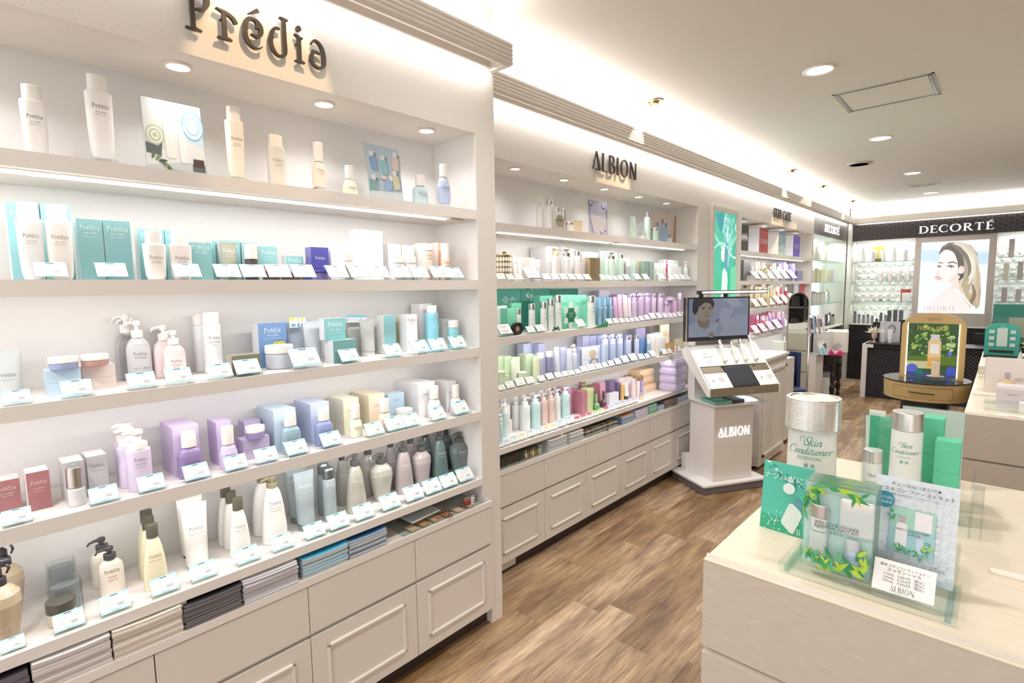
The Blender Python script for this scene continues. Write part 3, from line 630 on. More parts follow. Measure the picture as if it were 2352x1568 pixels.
# price card: acrylic wedge with a tilted card; copies of one
def card_proto(kind, hdr='#b5e3ea', ref=.05):
    t = bpy.data.objects.new('price_tag', None); COL.objects.link(t); t.empty_display_size = .02
    a = math.radians(38); W, H = ref / 2, ref * .7
    def P(u, v, o=0): return (-v * math.sin(a) + o * math.cos(a), u, .006 + v * math.cos(a) + o * math.sin(a))
    b = B(); q = ref * .7
    for s0, s1 in ((-W * 1.04, -W * 1.0), (W * 1.0, W * 1.04), ):
        b.prism([(.002, .0005), (.006, .0005), (-q * math.sin(a), .006 + q * math.cos(a) + .001), (-q * math.sin(a) - .004, .006 + q * math.cos(a))], lambda p, r, w_, s0=s0, s1=s1: (p, s0 + (s1 - s0) * w_, r), 1, CLEAR)
    b.box(-.022, .006, -W, W, .0005, .002, CLEAR)
    b.add([P(-W, 0, -.001), P(W, 0, -.001), P(W, H, -.001), P(-W, H, -.001), P(-W, 0, -.0022), P(W, 0, -.0022), P(W, H, -.0022), P(-W, H, -.0022)], [(0, 1, 2, 3), (7, 6, 5, 4), (0, 4, 5, 1), (2, 6, 7, 3)], CLEAR); b.mk('stand', t)
    b = B(); fn = lambda u, v: P(u, v, .0004); Q = lambda x0, x1, z0, z1, m, o=.0006: b.add([P(x0 * W, z0 * H, o), P(x1 * W, z0 * H, o), P(x1 * W, z1 * H, o), P(x0 * W, z1 * H, o)], [(0, 1, 2, 3)], m)
    b.add([P(-W, 0, .0004), P(W, 0, .0004), P(W, H, .0004), P(-W, H, .0004), P(-W, 0, -.0006), P(W, 0, -.0006), P(W, H, -.0006), P(-W, H, -.0006)], [(0, 1, 2, 3), (7, 6, 5, 4), (0, 4, 5, 1), (2, 6, 7, 3), (0, 3, 7, 4), (1, 5, 6, 2)], mat('#f3f1ee', 'm'))
    gt = mat('#8d8a88', 'm')
    if kind == 'P':
        Q(-1, 1, .84, 1, mat(hdr, 'm')); Q(-1, 1, 0, .13, mat(hdr, 'm'))
        Q(-.25, .25, .9, .95, mat('#4a5a60', 'm'), .0009); Q(-.3, .3, .04, .09, mat('#8fc6cc', 'm'), .0009)
        for z, x0, x1 in ((.72, -.7, .6), (.63, -.6, .45), (.54, -.6, .2), (.42, -.85, -.1), (.34, -.85, -.2), (.24, -.85, .0)): Q(x0, x1, z, z + .022, mat('#c3bfbb', 'm'))
        for i in range(9): Q(.15 + i * .05, .15 + i * .05 + (.02 if i % 3 else .034), .24, .42, gt)
    else:
        Q(-1, 1, .52, 1, mat(hdr, 'm')); Q(-.95, .95, .0, .07, mat('#3c3634', 'm'))
        for z, x0, x1 in ((.80, -.7, .6), (.68, -.5, .4), (.36, -.7, .7), (.22, -.4, .4)): Q(x0, x1, z, z + .04, mat('#9a9490', 'm'), .0009)
    b.mk('card', t); return t
CARDS = {}
def tagcard(u, z, px0, px1, kind='P', hdr='#b5e3ea', label=None, x=None, grp=None, sc=1.0):
    xf = UN[u][1]; x = xf - .009 if x is None else x
    y0, y1 = yat(x, z + .02, px0), yat(x, z + .02, px1); w_ = (y1 - y0); y = (y0 + y1) / 2
    k = (kind, hdr)
    if k not in CARDS: CARDS[k] = card_proto(kind, hdr); t = CARDS[k]
    else:
        t = CARDS[k].copy(); COL.objects.link(t)
        for c in CARDS[k].children: d = c.copy(); d.parent = t; COL.objects.link(d)
    t.location = (x, y, z); t.scale = (w_ / .05 * sc * (.93 if kind == 'P' else .84),) * 3
    if not label:
        n = sorted(ROW, key=lambda r: abs(r[1] - y) + .3 * abs(r[0] - x))[:1]
        base = 'price card before the ' + n[0][2] if n else 'price card'
        label = base; ws = label.split()
        if len(ws) > 12: label = ' '.join(ws[:12])
        label += ', %s shelf' % ORD[min(range(5), key=lambda i: abs(TOPS[i] - z))]
        k = 0
        while label in LABELS:
            k += 1; label = '%s price card before the %s' % (['', 'second', 'third', 'fourth', 'fifth', 'sixth', 'seventh'][k], ' '.join((n[0][2] + ', %s shelf' % ORD[min(range(5), key=lambda i: abs(TOPS[i] - z))]).split()[-11:]))
    tag(t, label.strip(), 'price tag', grp or 'price cards on the %s display' % UN[u][0]); return t
# ------------------------------------------------------------ first display
TEAL = '#6aa9ae'; WC = '#f3f1ee'
I = lambda *a, **k: item(0, *a, **k)
def riser(x, y, z, w_, h, label, m=CLEAR):
    b = B(); b.box(-w_ / 2, w_ / 2, -w_ / 2, w_ / 2, 0, h, m); return tag(b.mk('acrylic_block', None, (x, y, z)), label, 'riser')
def photo(u, si, px0, px1, base, pyt, label, paint, m0='#e9edef', lean=.12, frame=True):
    """small photo card in a clear holder; paint(b, Q) draws its picture in 0..1 coordinates"""
    xf = UN[u][1]; zs = TOPS[si]; x = xf - base; y0, y1 = yat(x, zs, px0), yat(x, zs, px1); w_ = y1 - y0; y = (y0 + y1) / 2; h = zat(x, y, pyt) - zs
    t = thing('photo_card', label, 'photo card', (x, y, zs)); s = lean; fx = lambda v: -v * s
    if frame:
        b = B(); b.add([(fx(v) - .001 - d, u_, v + .0005) for d in (0, .003) for v in (0, h + .006) for u_ in (-w_ / 2 - .003, w_ / 2 + .003)], [(0, 1, 3, 2), (4, 6, 7, 5), (0, 4, 5, 1), (2, 3, 7, 6), (0, 2, 6, 4), (1, 5, 7, 3)], CLEAR); b.box(-.04, .0, -w_ / 2, w_ / 2, 0, .003, CLEAR); b.mk('holder', t)
    b = B(); n = [0]
    def Q(pts, c, st='m'):
        n[0] += 1; o = .0004 + n[0] * .00006
        b.add([(fx(v * h) + o, (u_ - .5) * w_, v * h + .003) for u_, v in pts], [tuple(range(len(pts)))], mat('#%02x%02x%02x' % tuple(int(int(c[i:i + 2], 16) * .86) for i in (1, 3, 5)), st))
    Q([(0, 0), (1, 0), (1, 1), (0, 1)], m0); paint(b, Q); b.mk('print', t); return t
def disc(cx, cy, rx, ry, n=18, a0=0, a1=360): return [(cx + rx * math.cos(math.radians(a0 + (a1 - a0) * i / n)), cy + ry * math.sin(math.radians(a0 + (a1 - a0) * i / n))) for i in range(n + (a1 - a0 < 360))]
def leafp(x, y, L, a, wd=.22):
    c, s_ = math.cos(math.radians(a)), math.sin(math.radians(a)); P_ = [(0, 0), (.25, wd), (.6, wd * .9), (1, 0), (.6, -wd * .7), (.25, -wd * .8)]
    return [(x + L * (p * c - q * s_), y + L * (p * s_ + q * c)) for p, q in P_]
def bot(Q, x, y, w_, h, a, c, cc, ch=.25):
    ca, sa = math.cos(math.radians(a)), math.sin(math.radians(a)); R = lambda p, q: (x + (p * ca - q * sa), y + (p * sa + q * ca))
    Q([R(-w_ / 2, h * .05), R(-w_ * .35, 0), R(w_ * .35, 0), R(w_ / 2, h * .05), R(w_ / 2, h * (1 - ch) * .9), R(w_ * .3, h * (1 - ch)), R(-w_ * .3, h * (1 - ch)), R(-w_ / 2, h * (1 - ch) * .9)], c)
    Q([R(-w_ * .3, h * (1 - ch)), R(w_ * .3, h * (1 - ch)), R(w_ * .3, h), R(-w_ * .3, h)], cc)
def spa(b, Q):
    Q([(0, 0), (1, 0), (1, .22), (.55, .2), (0, .12)], '#c9d2d6'); Q([(0, .3), (.35, .34), (.4, 1), (0, 1)], '#dfe0dc'); Q([(.7, .5), (1, .42), (1, 1), (.68, 1)], '#cfe6f1')
    for r, c in ((.2, '#8fc3de'), (.17, '#e3f1f7'), (.13, '#a9d3e8'), (.10, '#eef6fa')): Q(disc(.83, .72, r, r * 1.05), c)
    for r, c in ((.16, '#bcc9b3'), (.13, '#e6eadf'), (.10, '#b3c1a8'), (.07, '#e9ece2'), (.04, '#b8c5ad')): Q(disc(.17, .52, r, r * .85), c)
    Q([(0, .28), (.24, .26), (.28, .44), (.2, .38), (.0, .42)], '#59656a'); bot(Q, .42, .24, .17, .72, 3, '#f1f1ee', '#fafaf8'); bot(Q, .63, .2, .14, .5, 2, '#f6f6f4', '#ffffff')
    Q([(.76, .1), (.98, .1), (.98, .2), (.76, .2)], '#5a6468'); Q([(.78, .16), (.97, .16), (.97, .27), (.78, .27)], '#4c3a34')
    for i in range(7): Q(leafp(.08 + i * .05, .2 - i * .012, .16, 60 - i * 26, .16), ('#5d7a5c', '#7f9a74', '#3f5a44')[i % 3])
    Q([(.35, 0), (.95, 0), (.95, .07), (.35, .09)], '#8fa0aa'); Q(disc(.72, .03, .16, .05), '#4a9cba'); Q(disc(.72, .045, .1, .03), '#e8f3f6')
    V, F, W = text2d('Prédia', 'logo')
def pastel(b, Q):
    Q([(0, 0), (1, 0), (1, 1), (0, 1)], '#c3d6e2')
    for x, y, a, c in ((.22, .55, 12, '#8fb4e0'), (.52, .5, 8, '#9bd3da'), (.85, .6, -4, '#ecd8cf'), (.1, .12, -10, '#8dbab2'), (.5, .2, -35, '#a9c4e4'), (.85, .25, 10, '#e4e3bd')):
        bot(Q, x + .04, y - .03, .2, .34, a - 8, '#a9b3bb', '#8f9aa2'); bot(Q, x, y, .2, .34, a, c, '#f4f6f8')
    Q(disc(.45, .42, .1, .04), '#cf9a8e'); Q(disc(.45, .435, .1, .035), '#f4e6e2'); Q([(0, 0), (1, 0), (1, .2), (0, .16)], '#e4ecf0')
sx = []
# top shelf
ROW.clear()
I(0, 'F', 56, 118, .10, 197, WC, 'white flat bottle nearest the picture edge', txt=ptxt('SPA et MER', 'MINERAL LOTION', .55), ch=.2, cw=.74)
p = I(0, 'F', 206, 269, .10, 174, WC, 'white flat bottle on a clear block beside the spa photo', zb=.022, txt=ptxt('SPA et MER', 'MINERAL LOTION', .60), ch=.2, cw=.74)
riser(p.location.x, p.location.y, TOPS[0], .052, .0215, 'square clear acrylic block under the second white flat bottle')
photo(0, 0, 342, 477, .10, 232, 'spa photo card with towels, leaves and blue bowl', spa)
p = I(0, 'F', 524, 566, .09, 246, '#f0e8dc', 'cream tinted flat bottle on a clear block', zb=.02, txt=ptxt('SPA et MER', 'EMULSION', .52, '#8a8270'), low=(.9, '#efe4d2'), ch=.2, cw=.72)
riser(p.location.x, p.location.y, TOPS[0], .042, .0195, 'clear acrylic block under the cream tinted flat bottle')
I(0, 'R', 618, 658, .09, 311, '#ece9e0', 'translucent pale bottle with ivory cap', st='f', txt=ptxt('SPA et MER', 'ESSENCE LOTION', .5, '#a09c90'), ch=.21, cw=.75, cap='#efeadf', dr=.6, e=3)
p = I(0, 'R', 717, 751, .08, 328, '#f3e0d2', 'peach milk bottle with tall white cap on a clear block', zb=.02, prof='bell', txt=ptxt('PETITE MER', None, .36, '#7c6f68', .5), ch=.42, cw=.66, dr=.72)
b = B(); b.box(-.016, .016, -.018, .018, 0, .0195, CLEAR); b.box(-.016, .016, -.0185, -.018, 0, .0195, mat('#8d8f98', 'g')); tag(b.mk('acrylic_block', None, (p.location.x, p.location.y, TOPS[0])), 'clear block with grey side under the peach milk bottle', 'riser')
I(0, 'R', 788, 822, .08, 381, '#f2eed0', 'pale yellow bottle with tall white cap', prof='bell', txt=ptxt('PETITE MER', None, .26, '#7c6f68', .5), ch=.42, cw=.62, dr=.72)
photo(0, 0, 851, 927, .07, 336, 'pastel photo card showing scattered bottles', pastel)
I(0, 'R', 949, 983, .07, 402, '#cfe9ee', 'aqua tinted bottle with white cap', prof='sh', st='f', txt=ptxt('PETITE MER', None, .33, '#7c8a90', .6), ch=.36, cw=.6, dr=.6, e=2.6)
p = I(0, 'R', 1004, 1036, .07, 378, '#c3d3f2', 'pale blue bottle with tall white cap on a clear block', zb=.022, prof='bell', st='f', txt=ptxt('PETITE MER', None, .36, '#71799a', .6), ch=.33, cw=.55, dr=.66)
riser(p.location.x, p.location.y, TOPS[0], .036, .0215, 'clear acrylic block beside the niche end wall')
# second shelf
ROW.clear(); Z2 = TOPS[1]
PW = '#e6eff0'
def teal(px0, px1, base, top, look, d=.03, **k): return I(1, 'box', px0, px1, base, top, TEAL, look, d=d, side='#dfe6e6', txt=[('Prédia', 'logo', .8, k.pop('z', .82), PW), ('SPA et MER', 'sans', .5, k.pop('z2', .76), PW), (k.pop('s', 'MINERAL LOTION'), 'sans', .6, k.pop('z3', .71), PW)], **k)
teal(31, 106, .13, 464, 'tall teal carton behind the first white bottle', .04)
teal(109, 176, .13, 468, 'tall teal carton behind the second white bottle', .04)
I(1, 'F', 48, 110, .055, 465, '#eeeeee', 'large white flat bottle with pale lower half', prof='flat', txt=ptxt('SPA et MER', 'MINERAL LOTION', .55, '#97917c'), low=(.9, '#e9ecef'), ch=.21, cw=.76)
I(1, 'F', 113, 176, .055, 472, '#f0eae5', 'large white flat bottle with warm lower half', prof='flat', txt=ptxt('SPA et MER', 'MINERAL LOTION', .55, '#97917c'), low=(.9, '#efe6e0'), ch=.21, cw=.76)
teal(187, 246, .05, 503, 'front teal carton of the facing two, nearer the bottles', .05)
teal(248, 309, .05, 507, 'front teal carton of the facing two, nearer the milk bottles', .05)
teal(325, 385, .11, 527, 'teal carton behind the rounded milk bottle', .04); teal(387, 432, .11, 530, 'teal carton behind the pinkish milk bottle', .04)
I(1, 'F', 333, 386, .05, 530, '#f2efe9', 'rounded white milk bottle on its own', txt=ptxt('SPA et MER', 'MOISTURIZER', .42, '#a09562'), ch=.27, cw=.72)
I(1, 'F', 394, 447, .05, 532, '#f1e9e4', 'rounded pinkish milk bottle', txt=ptxt('SPA et MER', 'MOISTURIZER', .42, '#a08f80'), ch=.27, cw=.72)
teal(441, 491, .08, 557, 'small teal carton beside the pinkish milk bottle', .04, s='MOISTURIZER')
teal(492, 500, .11, 553, 'thin teal carton seen edge on', .04)
teal(509, 556, .10, 552, 'teal carton behind the olive tube', .04)
I(1, 'tube', 512, 553, .05, 555, '#8f9683', 'olive grey tube', txt=[('Prédia', 'logo', .7, .72, PW), ('SPA et MER', 'sans', .45, .66, PW), ('CLEANSING FOAM', 'sans', .6, .61, PW)], cap='#8f9683', ch=.1)
teal(561, 592, .10, 557, 'teal carton behind the black and white bottle', .035)
I(1, 'R', 568, 598, .05, 560, '#2e2828', 'squat black bottle with white upper', prof='cyl', txt=[('Prédia', 'logo', .72, .30, '#e8e6e2'), ('SPA et MER', 'sans', .5, .2, '#e8e6e2')], ch=.42, cw=1.0, dr=.8)
teal(598, 638, .12, 566, 'small teal carton standing on a white carton', .03, zb=.046, z=.6, z2=.45, z3=.33)
I(1, 'box', 596, 640, .12, 605, '#eceae8', 'low white carton under the small teal carton', d=.03)
I(1, 'jar', 606, 648, .06, 607, '#5a3c36', 'brown jar with white lid', ch=.45)
teal(659, 698, .12, 588, 'small teal carton on pale cartons', .03, zb=.026, z=.62, z2=.45, z3=.3)
I(1, 'box', 655, 702, .12, 613, '#e3ecec', 'low pale carton behind the dark red jar', d=.03)
I(1, 'jar', 652, 702, .055, 615, '#6b3430', 'dark red jar with pale lid', ch=.4)
I(1, 'box', 716, 756, .09, 568, '#2c2a86', 'upper deep blue carton', zb=.041, d=.04, side='#4c4a96', st='g', txt=[('Prédia', 'logo', .55, .42, '#e9e9f4')])
I(1, 'box', 718, 758, .09, 605, '#33319c', 'lower deep blue carton', d=.04, side='#56549f', st='g')
I(1, 'F', 723, 759, .045, 618, '#5a56a0', 'round deep blue jar', ch=.3, cw=.95, cap='#4b47b8', prof='soft', nm='cream_jar', cat='jar')
I(1, 'box', 764, 812, .11, 554, '#f1f0ef', 'white carton behind the small white bottle', d=.05, txt=[('Prédia', 'logo', .6, .75, '#c9c9c9')])
I(1, 'F', 786, 818, .05, 581, '#f1f0ee', 'small white bottle by the blue cartons', prof='cyl', txt=ptxt('SPA et MER', 'WHITENING', .45), ch=.3, cw=.9)
I(1, 'box', 820, 851, .08, 527, '#f0eff0', 'tall white carton with silver print', d=.04, txt=[('Prédia', 'logo', .8, .8, '#b9bcc0'), ('SPA et MER', 'sans', .5, .74, '#b9bcc0'), ('LOTION', 'sans', .5, .69, '#c9bcc0')])
I(1, 'box', 852, 882, .08, 530, '#efeeef', 'tall white carton with silver print, beside its twin', d=.04, txt=[('Prédia', 'logo', .8, .8, '#b9bcc0'), ('SPA et MER', 'sans', .5, .74, '#b9bcc0')])
I(1, 'box', 894, 923, .11, 560, '#efeeee', 'white carton behind the third white bottle', d=.05, txt=[('Prédia', 'logo', .6, .75, '#c9c9c9')])
I(1, 'box', 926, 953, .11, 563, '#efeeee', 'white carton behind the fourth white bottle', d=.05, txt=[('Prédia', 'logo', .6, .75, '#c9c9c9')])
I(1, 'F', 904, 934, .05, 587, '#f1f0ee', 'small white bottle, third white one', prof='cyl', txt=ptxt('SPA et MER', 'WHITENING', .4), ch=.3, cw=.95)
I(1, 'F', 935, 962, .05, 588, '#f1f0ee', 'small white bottle next to the peach carton', prof='cyl', txt=ptxt('SPA et MER', 'WHITENING', .4), ch=.3, cw=.95)
I(1, 'box', 969, 985, .10, 558, '#f0a983', 'peach orange carton behind the tall peach bottle', d=.045, side='#f4f0ee', txt=[('Prédia', 'logo', .9, .8, '#f7e6dc')])
I(1, 'box', 1008, 1022, .10, 557, '#f0a983', 'peach orange carton behind the short peach bottle', d=.045, side='#f4f0ee', txt=[('Prédia', 'logo', .9, .8, '#f7e6dc')])
I(1, 'R', 977, 1003, .05, 560, '#f7dac6', 'tall peach bottle', txt=ptxt('SPA et MER', 'LOTION', .66, '#6b625c', .7), ch=.18, cw=.98, prof='cyl', dr=.8)
I(1, 'R', 1018, 1040, .05, 559, '#f7dac6', 'short peach bottle', txt=ptxt('SPA et MER', 'EMULSION', .45, '#6b625c', .7), ch=.38, cw=.85, prof='cyl', dr=.8)
for a in ((76, 160), (220, 297), (399, 466), (495, 557), (556, 615), (616, 673), (674, 729), (755, 804), (806, 853), (855, 899), (906, 949), (948, 989), (995, 1035), (1033, 1068)): tagcard(0, Z2, *a)
# third shelf
ROW.clear(); Z3 = TOPS[2]
I(2, 'tube', -22, 60, 905, 803, '#dfe4e6', 'silvery tube at the picture edge', txt=[('Prédia', 'logo', .5, .42, '#8b9296'), ('SUN PROTECTOR', 'sans', .4, .34, '#8b9296')], cap='#e6eaee', ch=.1, st='f')
x, y = onz(Z3, 20, 885).x, onz(Z3, 20, 885).y
b = B(); h = .105
for q in ((-.035, .0, -.045, -.043), (-.035, 0, .043, .045), (-.036, -.035, -.045, .045)): b.box(*q, 0, h, CLEAR)
b.box(-.036, 0, -.045, .045, h, h + .002, CLEAR); tag(b.mk('acrylic_case', None, (x - .03, y, Z3)), 'clear case behind the silvery tube at the picture edge', 'case')
def stack2(px0, px1, base, ptop, col, look, n=2, zb=0, d=None, si=2, **k):
    h = None
    for i in range(n):
        xf = 0; x_, y_, w_, hh = spot_of(0, TOPS[si] + zb, px0, px1, 1, base, ptop, xf, True); h = hh / n
        t = product('box', w_, h - .0006, col, '%s %s, %s shelf, first display' % (['bottom', 'upper', 'topmost'][i] if n > 1 else '', look, ORD[si]) if n > 1 else '%s, %s shelf, first display' % (look, ORD[si]), 'carton', (x_, y_, TOPS[si] + zb + i * h), d=d or w_ * .9, **k)
        ROW.append((x_, y_, look, w_))
    return t, TOPS[si] + zb + n * h
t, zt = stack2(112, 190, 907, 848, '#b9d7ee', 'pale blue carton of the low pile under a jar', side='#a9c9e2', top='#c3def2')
def jar_on(zt, px0, px1, pyb, pyt, col, cap, look, st='l', ch=.5, si=2, u=0, **k):
    p = onz(zt, (px0 + px1) / 2, pyb); xc = p.x
    y0, y1 = yat(xc, zt, px0), yat(xc, zt, px1); yc = (y0 + y1) / 2; w_ = abs(y1 - y0) / math.sqrt(1 + (yc / (1.6 - xc)) ** 2); xc = p.x - w_ / 2
    yc = yat(xc, zt, (px0 + px1) / 2)
    h = zat(xc + w_ * .2, yc, pyt) - zt
    ROW.append((xc, yc, look, w_))
    return product('jar', w_, h, col, '%s, %s shelf, %s display' % (look, ORD[si], UN[u][0]), 'jar', (xc, yc, zt + .0004), cap=cap, ch=ch, st=st, **k)
jar_on(zt, 111, 183, 850, 820, '#aabbe6', '#f6f2ee', 'low blue glass jar with white lid')
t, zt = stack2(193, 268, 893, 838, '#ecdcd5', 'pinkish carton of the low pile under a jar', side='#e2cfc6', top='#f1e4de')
jar_on(zt, 185, 253, 843, 814, '#d9a59b', '#f6f0ec', 'low pink glass jar with white lid')
for i, (dx, dy) in enumerate(((-22, -14), (-11, -7), (0, 0))):
    I(2, 'pump', 299 + dx, 356 + dx, 868 + dy, 735 + dy, '#e9eaed', ['clear pump bottle, hindmost of three', 'clear pump bottle, middle of three', 'clear pump bottle with blue print, front of three'][i], st='c' if i < 2 else 'f', txt=[('Prédia', 'logo', .55, .42, '#8b8787'), ('PETITE MER', 'sans', .45, .37, '#77747a'), ('「るん！と落ちる', 'sans', .7, .19, '#3b55b8'), ('すっきり！つっぱらない', 'sans', .75, .13, '#3b55b8')] if i == 2 else (), ch=.29, cw=.5, dr=.6, e=3, prof='sh')
for i, (dx, dy) in enumerate(((-26, -12), (-14, -8), (0, 0))):
    I(2, 'pump', 378 + dx, 430 + dx, 870 + dy, 758 + dy, '#f3dcdc', ['pink pump bottle, hindmost of three', 'pink pump bottle, middle of three', 'pink pump bottle, front of three'][i], txt=[('Prédia', 'logo', .5, .34, '#8a6f6f'), ('PETITE MER', 'sans', .45, .28, '#8a6f6f'), ('MINERAL', 'sans', .3, .24, '#8a6f6f')] if i == 2 else (), ch=.3, cw=.5, dr=.7, e=2.6, prof='sh', st='p')
I(2, 'can', 455, 495, 840, 720, '#e8edf1', 'white spray can standing behind', ch=.2, cw=.98)
I(2, 'can', 470, 514, 858, 716, '#eef0f1', 'white spray can in front', txt=[('Prédia', 'logo', .62, .56, '#83888a'), ('PETITE MER', 'sans', .6, .5, '#83888a'), ('MINERAL', 'sans', .3, .46, '#83888a')], ch=.2, cw=.92)
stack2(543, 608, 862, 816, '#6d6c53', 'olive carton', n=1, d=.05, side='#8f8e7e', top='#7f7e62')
I(2, 'box', 598, 662, 842, 741, '#5480b8', 'large blue carton with white side', d=.05, side='#e3e7ea', top='#dfe5ee', txt=[('Prédia', 'logo', .6, .78, '#e9eff6'), ('SPA et MER', 'sans', .42, .70, '#dfe8f2'), ('AMINO DOUBLE CLEANSE', 'sans', .62, .64, '#c9d8ec')])
jar_on(Z3, 612, 680, 850, 793, '#c3cbdc', '#f1f0ee', 'large pale blue tub with white lid', st='p', ch=.36)
p = onz(Z3, 648, 842); b = B(); b.box(0, .0005, -.018, .018, 0, .024, mat('#f6e04e', 'm')); b.text('限定', .012, mat('#8a7a28', 'm'), pl(.0008), 'sans', 0, .009); tag(b.mk('paper_label', None, (p.x - .0, p.y, Z3 + .058)), 'small yellow paper sign on the large pale blue tub', 'label')
for i in range(4):
    dx = (-36, -25, -10, 0)[i]; I(2, 'tube', 699 + dx, 742 + dx, 832 - (3 - i) * 5, 737 + (i - 3) * 1.5, '#b9c7d8' if i < 3 else '#c3cad4', 'pale blue tube, %s of four' % ['hindmost', 'second', 'third', 'front'][i], txt=[('Prédia', 'logo', .5, .72, '#d9e2ec')], cap='#bcc9dc', ch=.08, rz=0)
    p = prj((0, 0, 0))
for i in range(3):
    x_, y_, w_, _ = spot_of(0, Z3, 663 + i * 12, 692 + i * 12, 1, 826 - 3 * (2 - i), 700, 0, True); b = B(); b.box(0, .0006, -.014, .014, 0, .034, mat('#e9f1f4', 'm')); b.box(.0006, .0009, -.014, .004, .024, .034, mat('#f5e667', 'm')); b.prism(disc(0, .008, .009, .006, 10), lambda u, v, w_: (.0006 + w_, u, v), .0003, mat('#7db6cf', 'm'))
    tag(b.mk('hang_tag', None, (x_ + .004, y_, zat(x_, y_, 752) + .0)), 'yellow and white hang tag on the %s pale blue tube' % ['hindmost', 'second', 'third'][i], 'label')
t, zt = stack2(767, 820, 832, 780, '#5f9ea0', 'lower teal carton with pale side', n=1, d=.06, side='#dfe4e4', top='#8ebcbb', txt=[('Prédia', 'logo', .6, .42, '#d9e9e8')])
x_, y_, w_, h = spot_of(0, zt, 746, 795, 1, .075, 731, 0, True); product('box', w_, h, '#62a5a8', 'teal carton on top of the lower teal carton', 'carton', (x_, y_, zt + .0003), d=.035, side='#dfe4e4', txt=[('Prédia', 'logo', .65, .62, '#e3efee'), ('SPA et MER', 'sans', .45, .42, '#e3efee'), ('AMINO DOUBLE CLEANSE', 'sans', .62, .3, '#cfe3e2')])
for i in range(3):
    dx = (-30, -15, 0)[i]; I(2, 'tube', 828 + dx, 863 + dx, 818 - (2 - i) * 5, 733, '#c6c9c4', 'grey clear tube, %s of three' % ['hindmost', 'middle', 'front'][i], st='f', txt=[('Prédia', 'logo', .6, .72, '#e9ebe8')], cap='#dcdcd8', ch=.12)
    x_, y_, w_, _ = spot_of(0, Z3, 818 + dx, 856 + dx, 1, 812 - (2 - i) * 5, 700, 0, True); b = B(); b.box(0, .0006, -.016, .016, 0, .026, mat('#eef3f5', 'm')); b.box(.0006, .0009, -.016, .016, .018, .026, mat('#7fc0da', 'm')); b.text('炭スパ', .009, mat('#5a8fa8', 'm'), pl(.0009), 'sans', 0, .005)
    tag(b.mk('hang_tag', None, (x_ + .004, y_, zat(x_, y_, 740))), 'blue and white hang tag on the %s grey clear tube' % ['hindmost', 'middle', 'front'][i], 'label')
I(2, 'box', 884, 911, 812, 724, TEAL, 'slim teal carton with white side', d=.05, side='#f0f0ef')
I(2, 'tube', 888, 922, 800, 730, '#b7ab7a', 'gold tube', txt=[('Prédia', 'logo', .6, .7, '#e6e0c0'), ('SPA et MER', 'sans', .42, .63, '#e6e0c0'), ('SCRUB', 'sans', .5, .58, '#e6e0c0')], cap='#a89c68', ch=.1)
I(2, 'box', 936, 960, 808, 722, '#eeeeef', 'white carton with grey print', d=.05, txt=[('Prédia', 'logo', .8, .82, '#a9acb0'), ('SPA et MER', 'sans', .5, .76, '#b9bcc0')])
I(2, 'box', 967, 994, 788, 697, '#f0eff0', 'tall white carton behind the blue bottle', d=.06, txt=[('Prédia', 'logo', .6, .8, '#a9c4dc')])
I(2, 'R', 978, 1009, 803, 701, '#77cbe4', 'bright blue bottle with white cap', ch=.17, cw=.75, prof='cyl', dr=.8, low=(.6, '#5fc0e0'), txt=[('Prédia', 'logo', .6, .72, '#d8f2fa'), ('SPA et MER', 'sans', .4, .66, '#d8f2fa')])
I(2, 'box', 1018, 1040, 789, 731, '#e6ebec', 'short white carton behind the aqua bottle', d=.05, txt=[('Prédia', 'logo', .8, .75, '#b5c4c8')])
I(2, 'R', 1030, 1054, 799, 735, '#7fd2de', 'short aqua bottle with white cap', ch=.27, cw=.98, prof='cyl', dr=.8)
for a in ((2, 74), (138, 217), (292, 363), (380, 446), (478, 538), (542, 603), (672, 741), (784, 829), (887, 928), (950, 990), (993, 1031), (1039, 1075)): tagcard(0, Z3, *a)
# fourth shelf
ROW.clear()
for a, bs, tp, l in (((-12, 52), 1175, 1103, 'wide dark red carton at the picture edge'), ((68, 121), 1170, 1083, 'narrow dark red carton')): I(3, 'box', *a, bs, tp, '#8c4a4e', l, d=.055, top='#efe9e6', side='#e9e4e2', txt=[('Prédia', 'logo', .7, .68, '#e2cfcc'), ('VITAL SPIRITS', 'sans', .55, .56, '#e2cfcc'), ('ADVANCED', 'sans', .42, .49, '#e2cfcc')])
for a, bs, tp, l in (((152, 201), 1150, 1060, 'silver carton behind the dispenser'), ((207, 253), 1136, 1046, 'silver carton beside the dispenser')): I(3, 'box', *a, bs, tp, '#b3b1b6', l, d=.07, top='#edeceb', side='#c9c7c8', st='g', txt=[('Prédia', 'logo', .65, .72, '#7c7b80'), ('VITAL CREAM', 'sans', .5, .62, '#8c8b90')])
o = I(3, 'R', 157, 201, 1165, 1072, '#e9e9e9', 'silver and clear domed dispenser', prof='soft', st='f', ch=.52, cw=.96, cap='#cfccc8', cst='x', cat='dispenser')
b = B(); c = o.children[0]; r = .034
b = B(); hh = max(v.co.z for v in o.children[-1].data.vertices); b.loft([(hh * .72, .015, .015, 2), (hh * .95, .0155, .0155, 2), (hh * 1.08, .012, .012, 2), (hh * 1.14, .005, .005, 2)], CLEAR, 20); b.mk('overcap', o)
for i, (dx, dy) in enumerate(((-26, -16), (-20, -6), (0, 0))):
    I(3, 'foam', 295 + dx, 353 + dx, 1128 + dy * 1.4, 986 + dy, '#ddcdec', 'lilac foam pump bottle, %s of three' % ['hindmost', 'middle', 'front'][i], txt=[('Prédia', 'logo', .52, .5, '#8b84a0'), ('PETITE MER', 'sans', .45, .44, '#8b84a0'), ('PROVENCE', 'sans', .4, .39, '#8b84a0')] if i == 2 else (), ch=.32, cw=.8, prof='cyl', dr=.8, e=2.3)
LIL = '#cbb6e0'
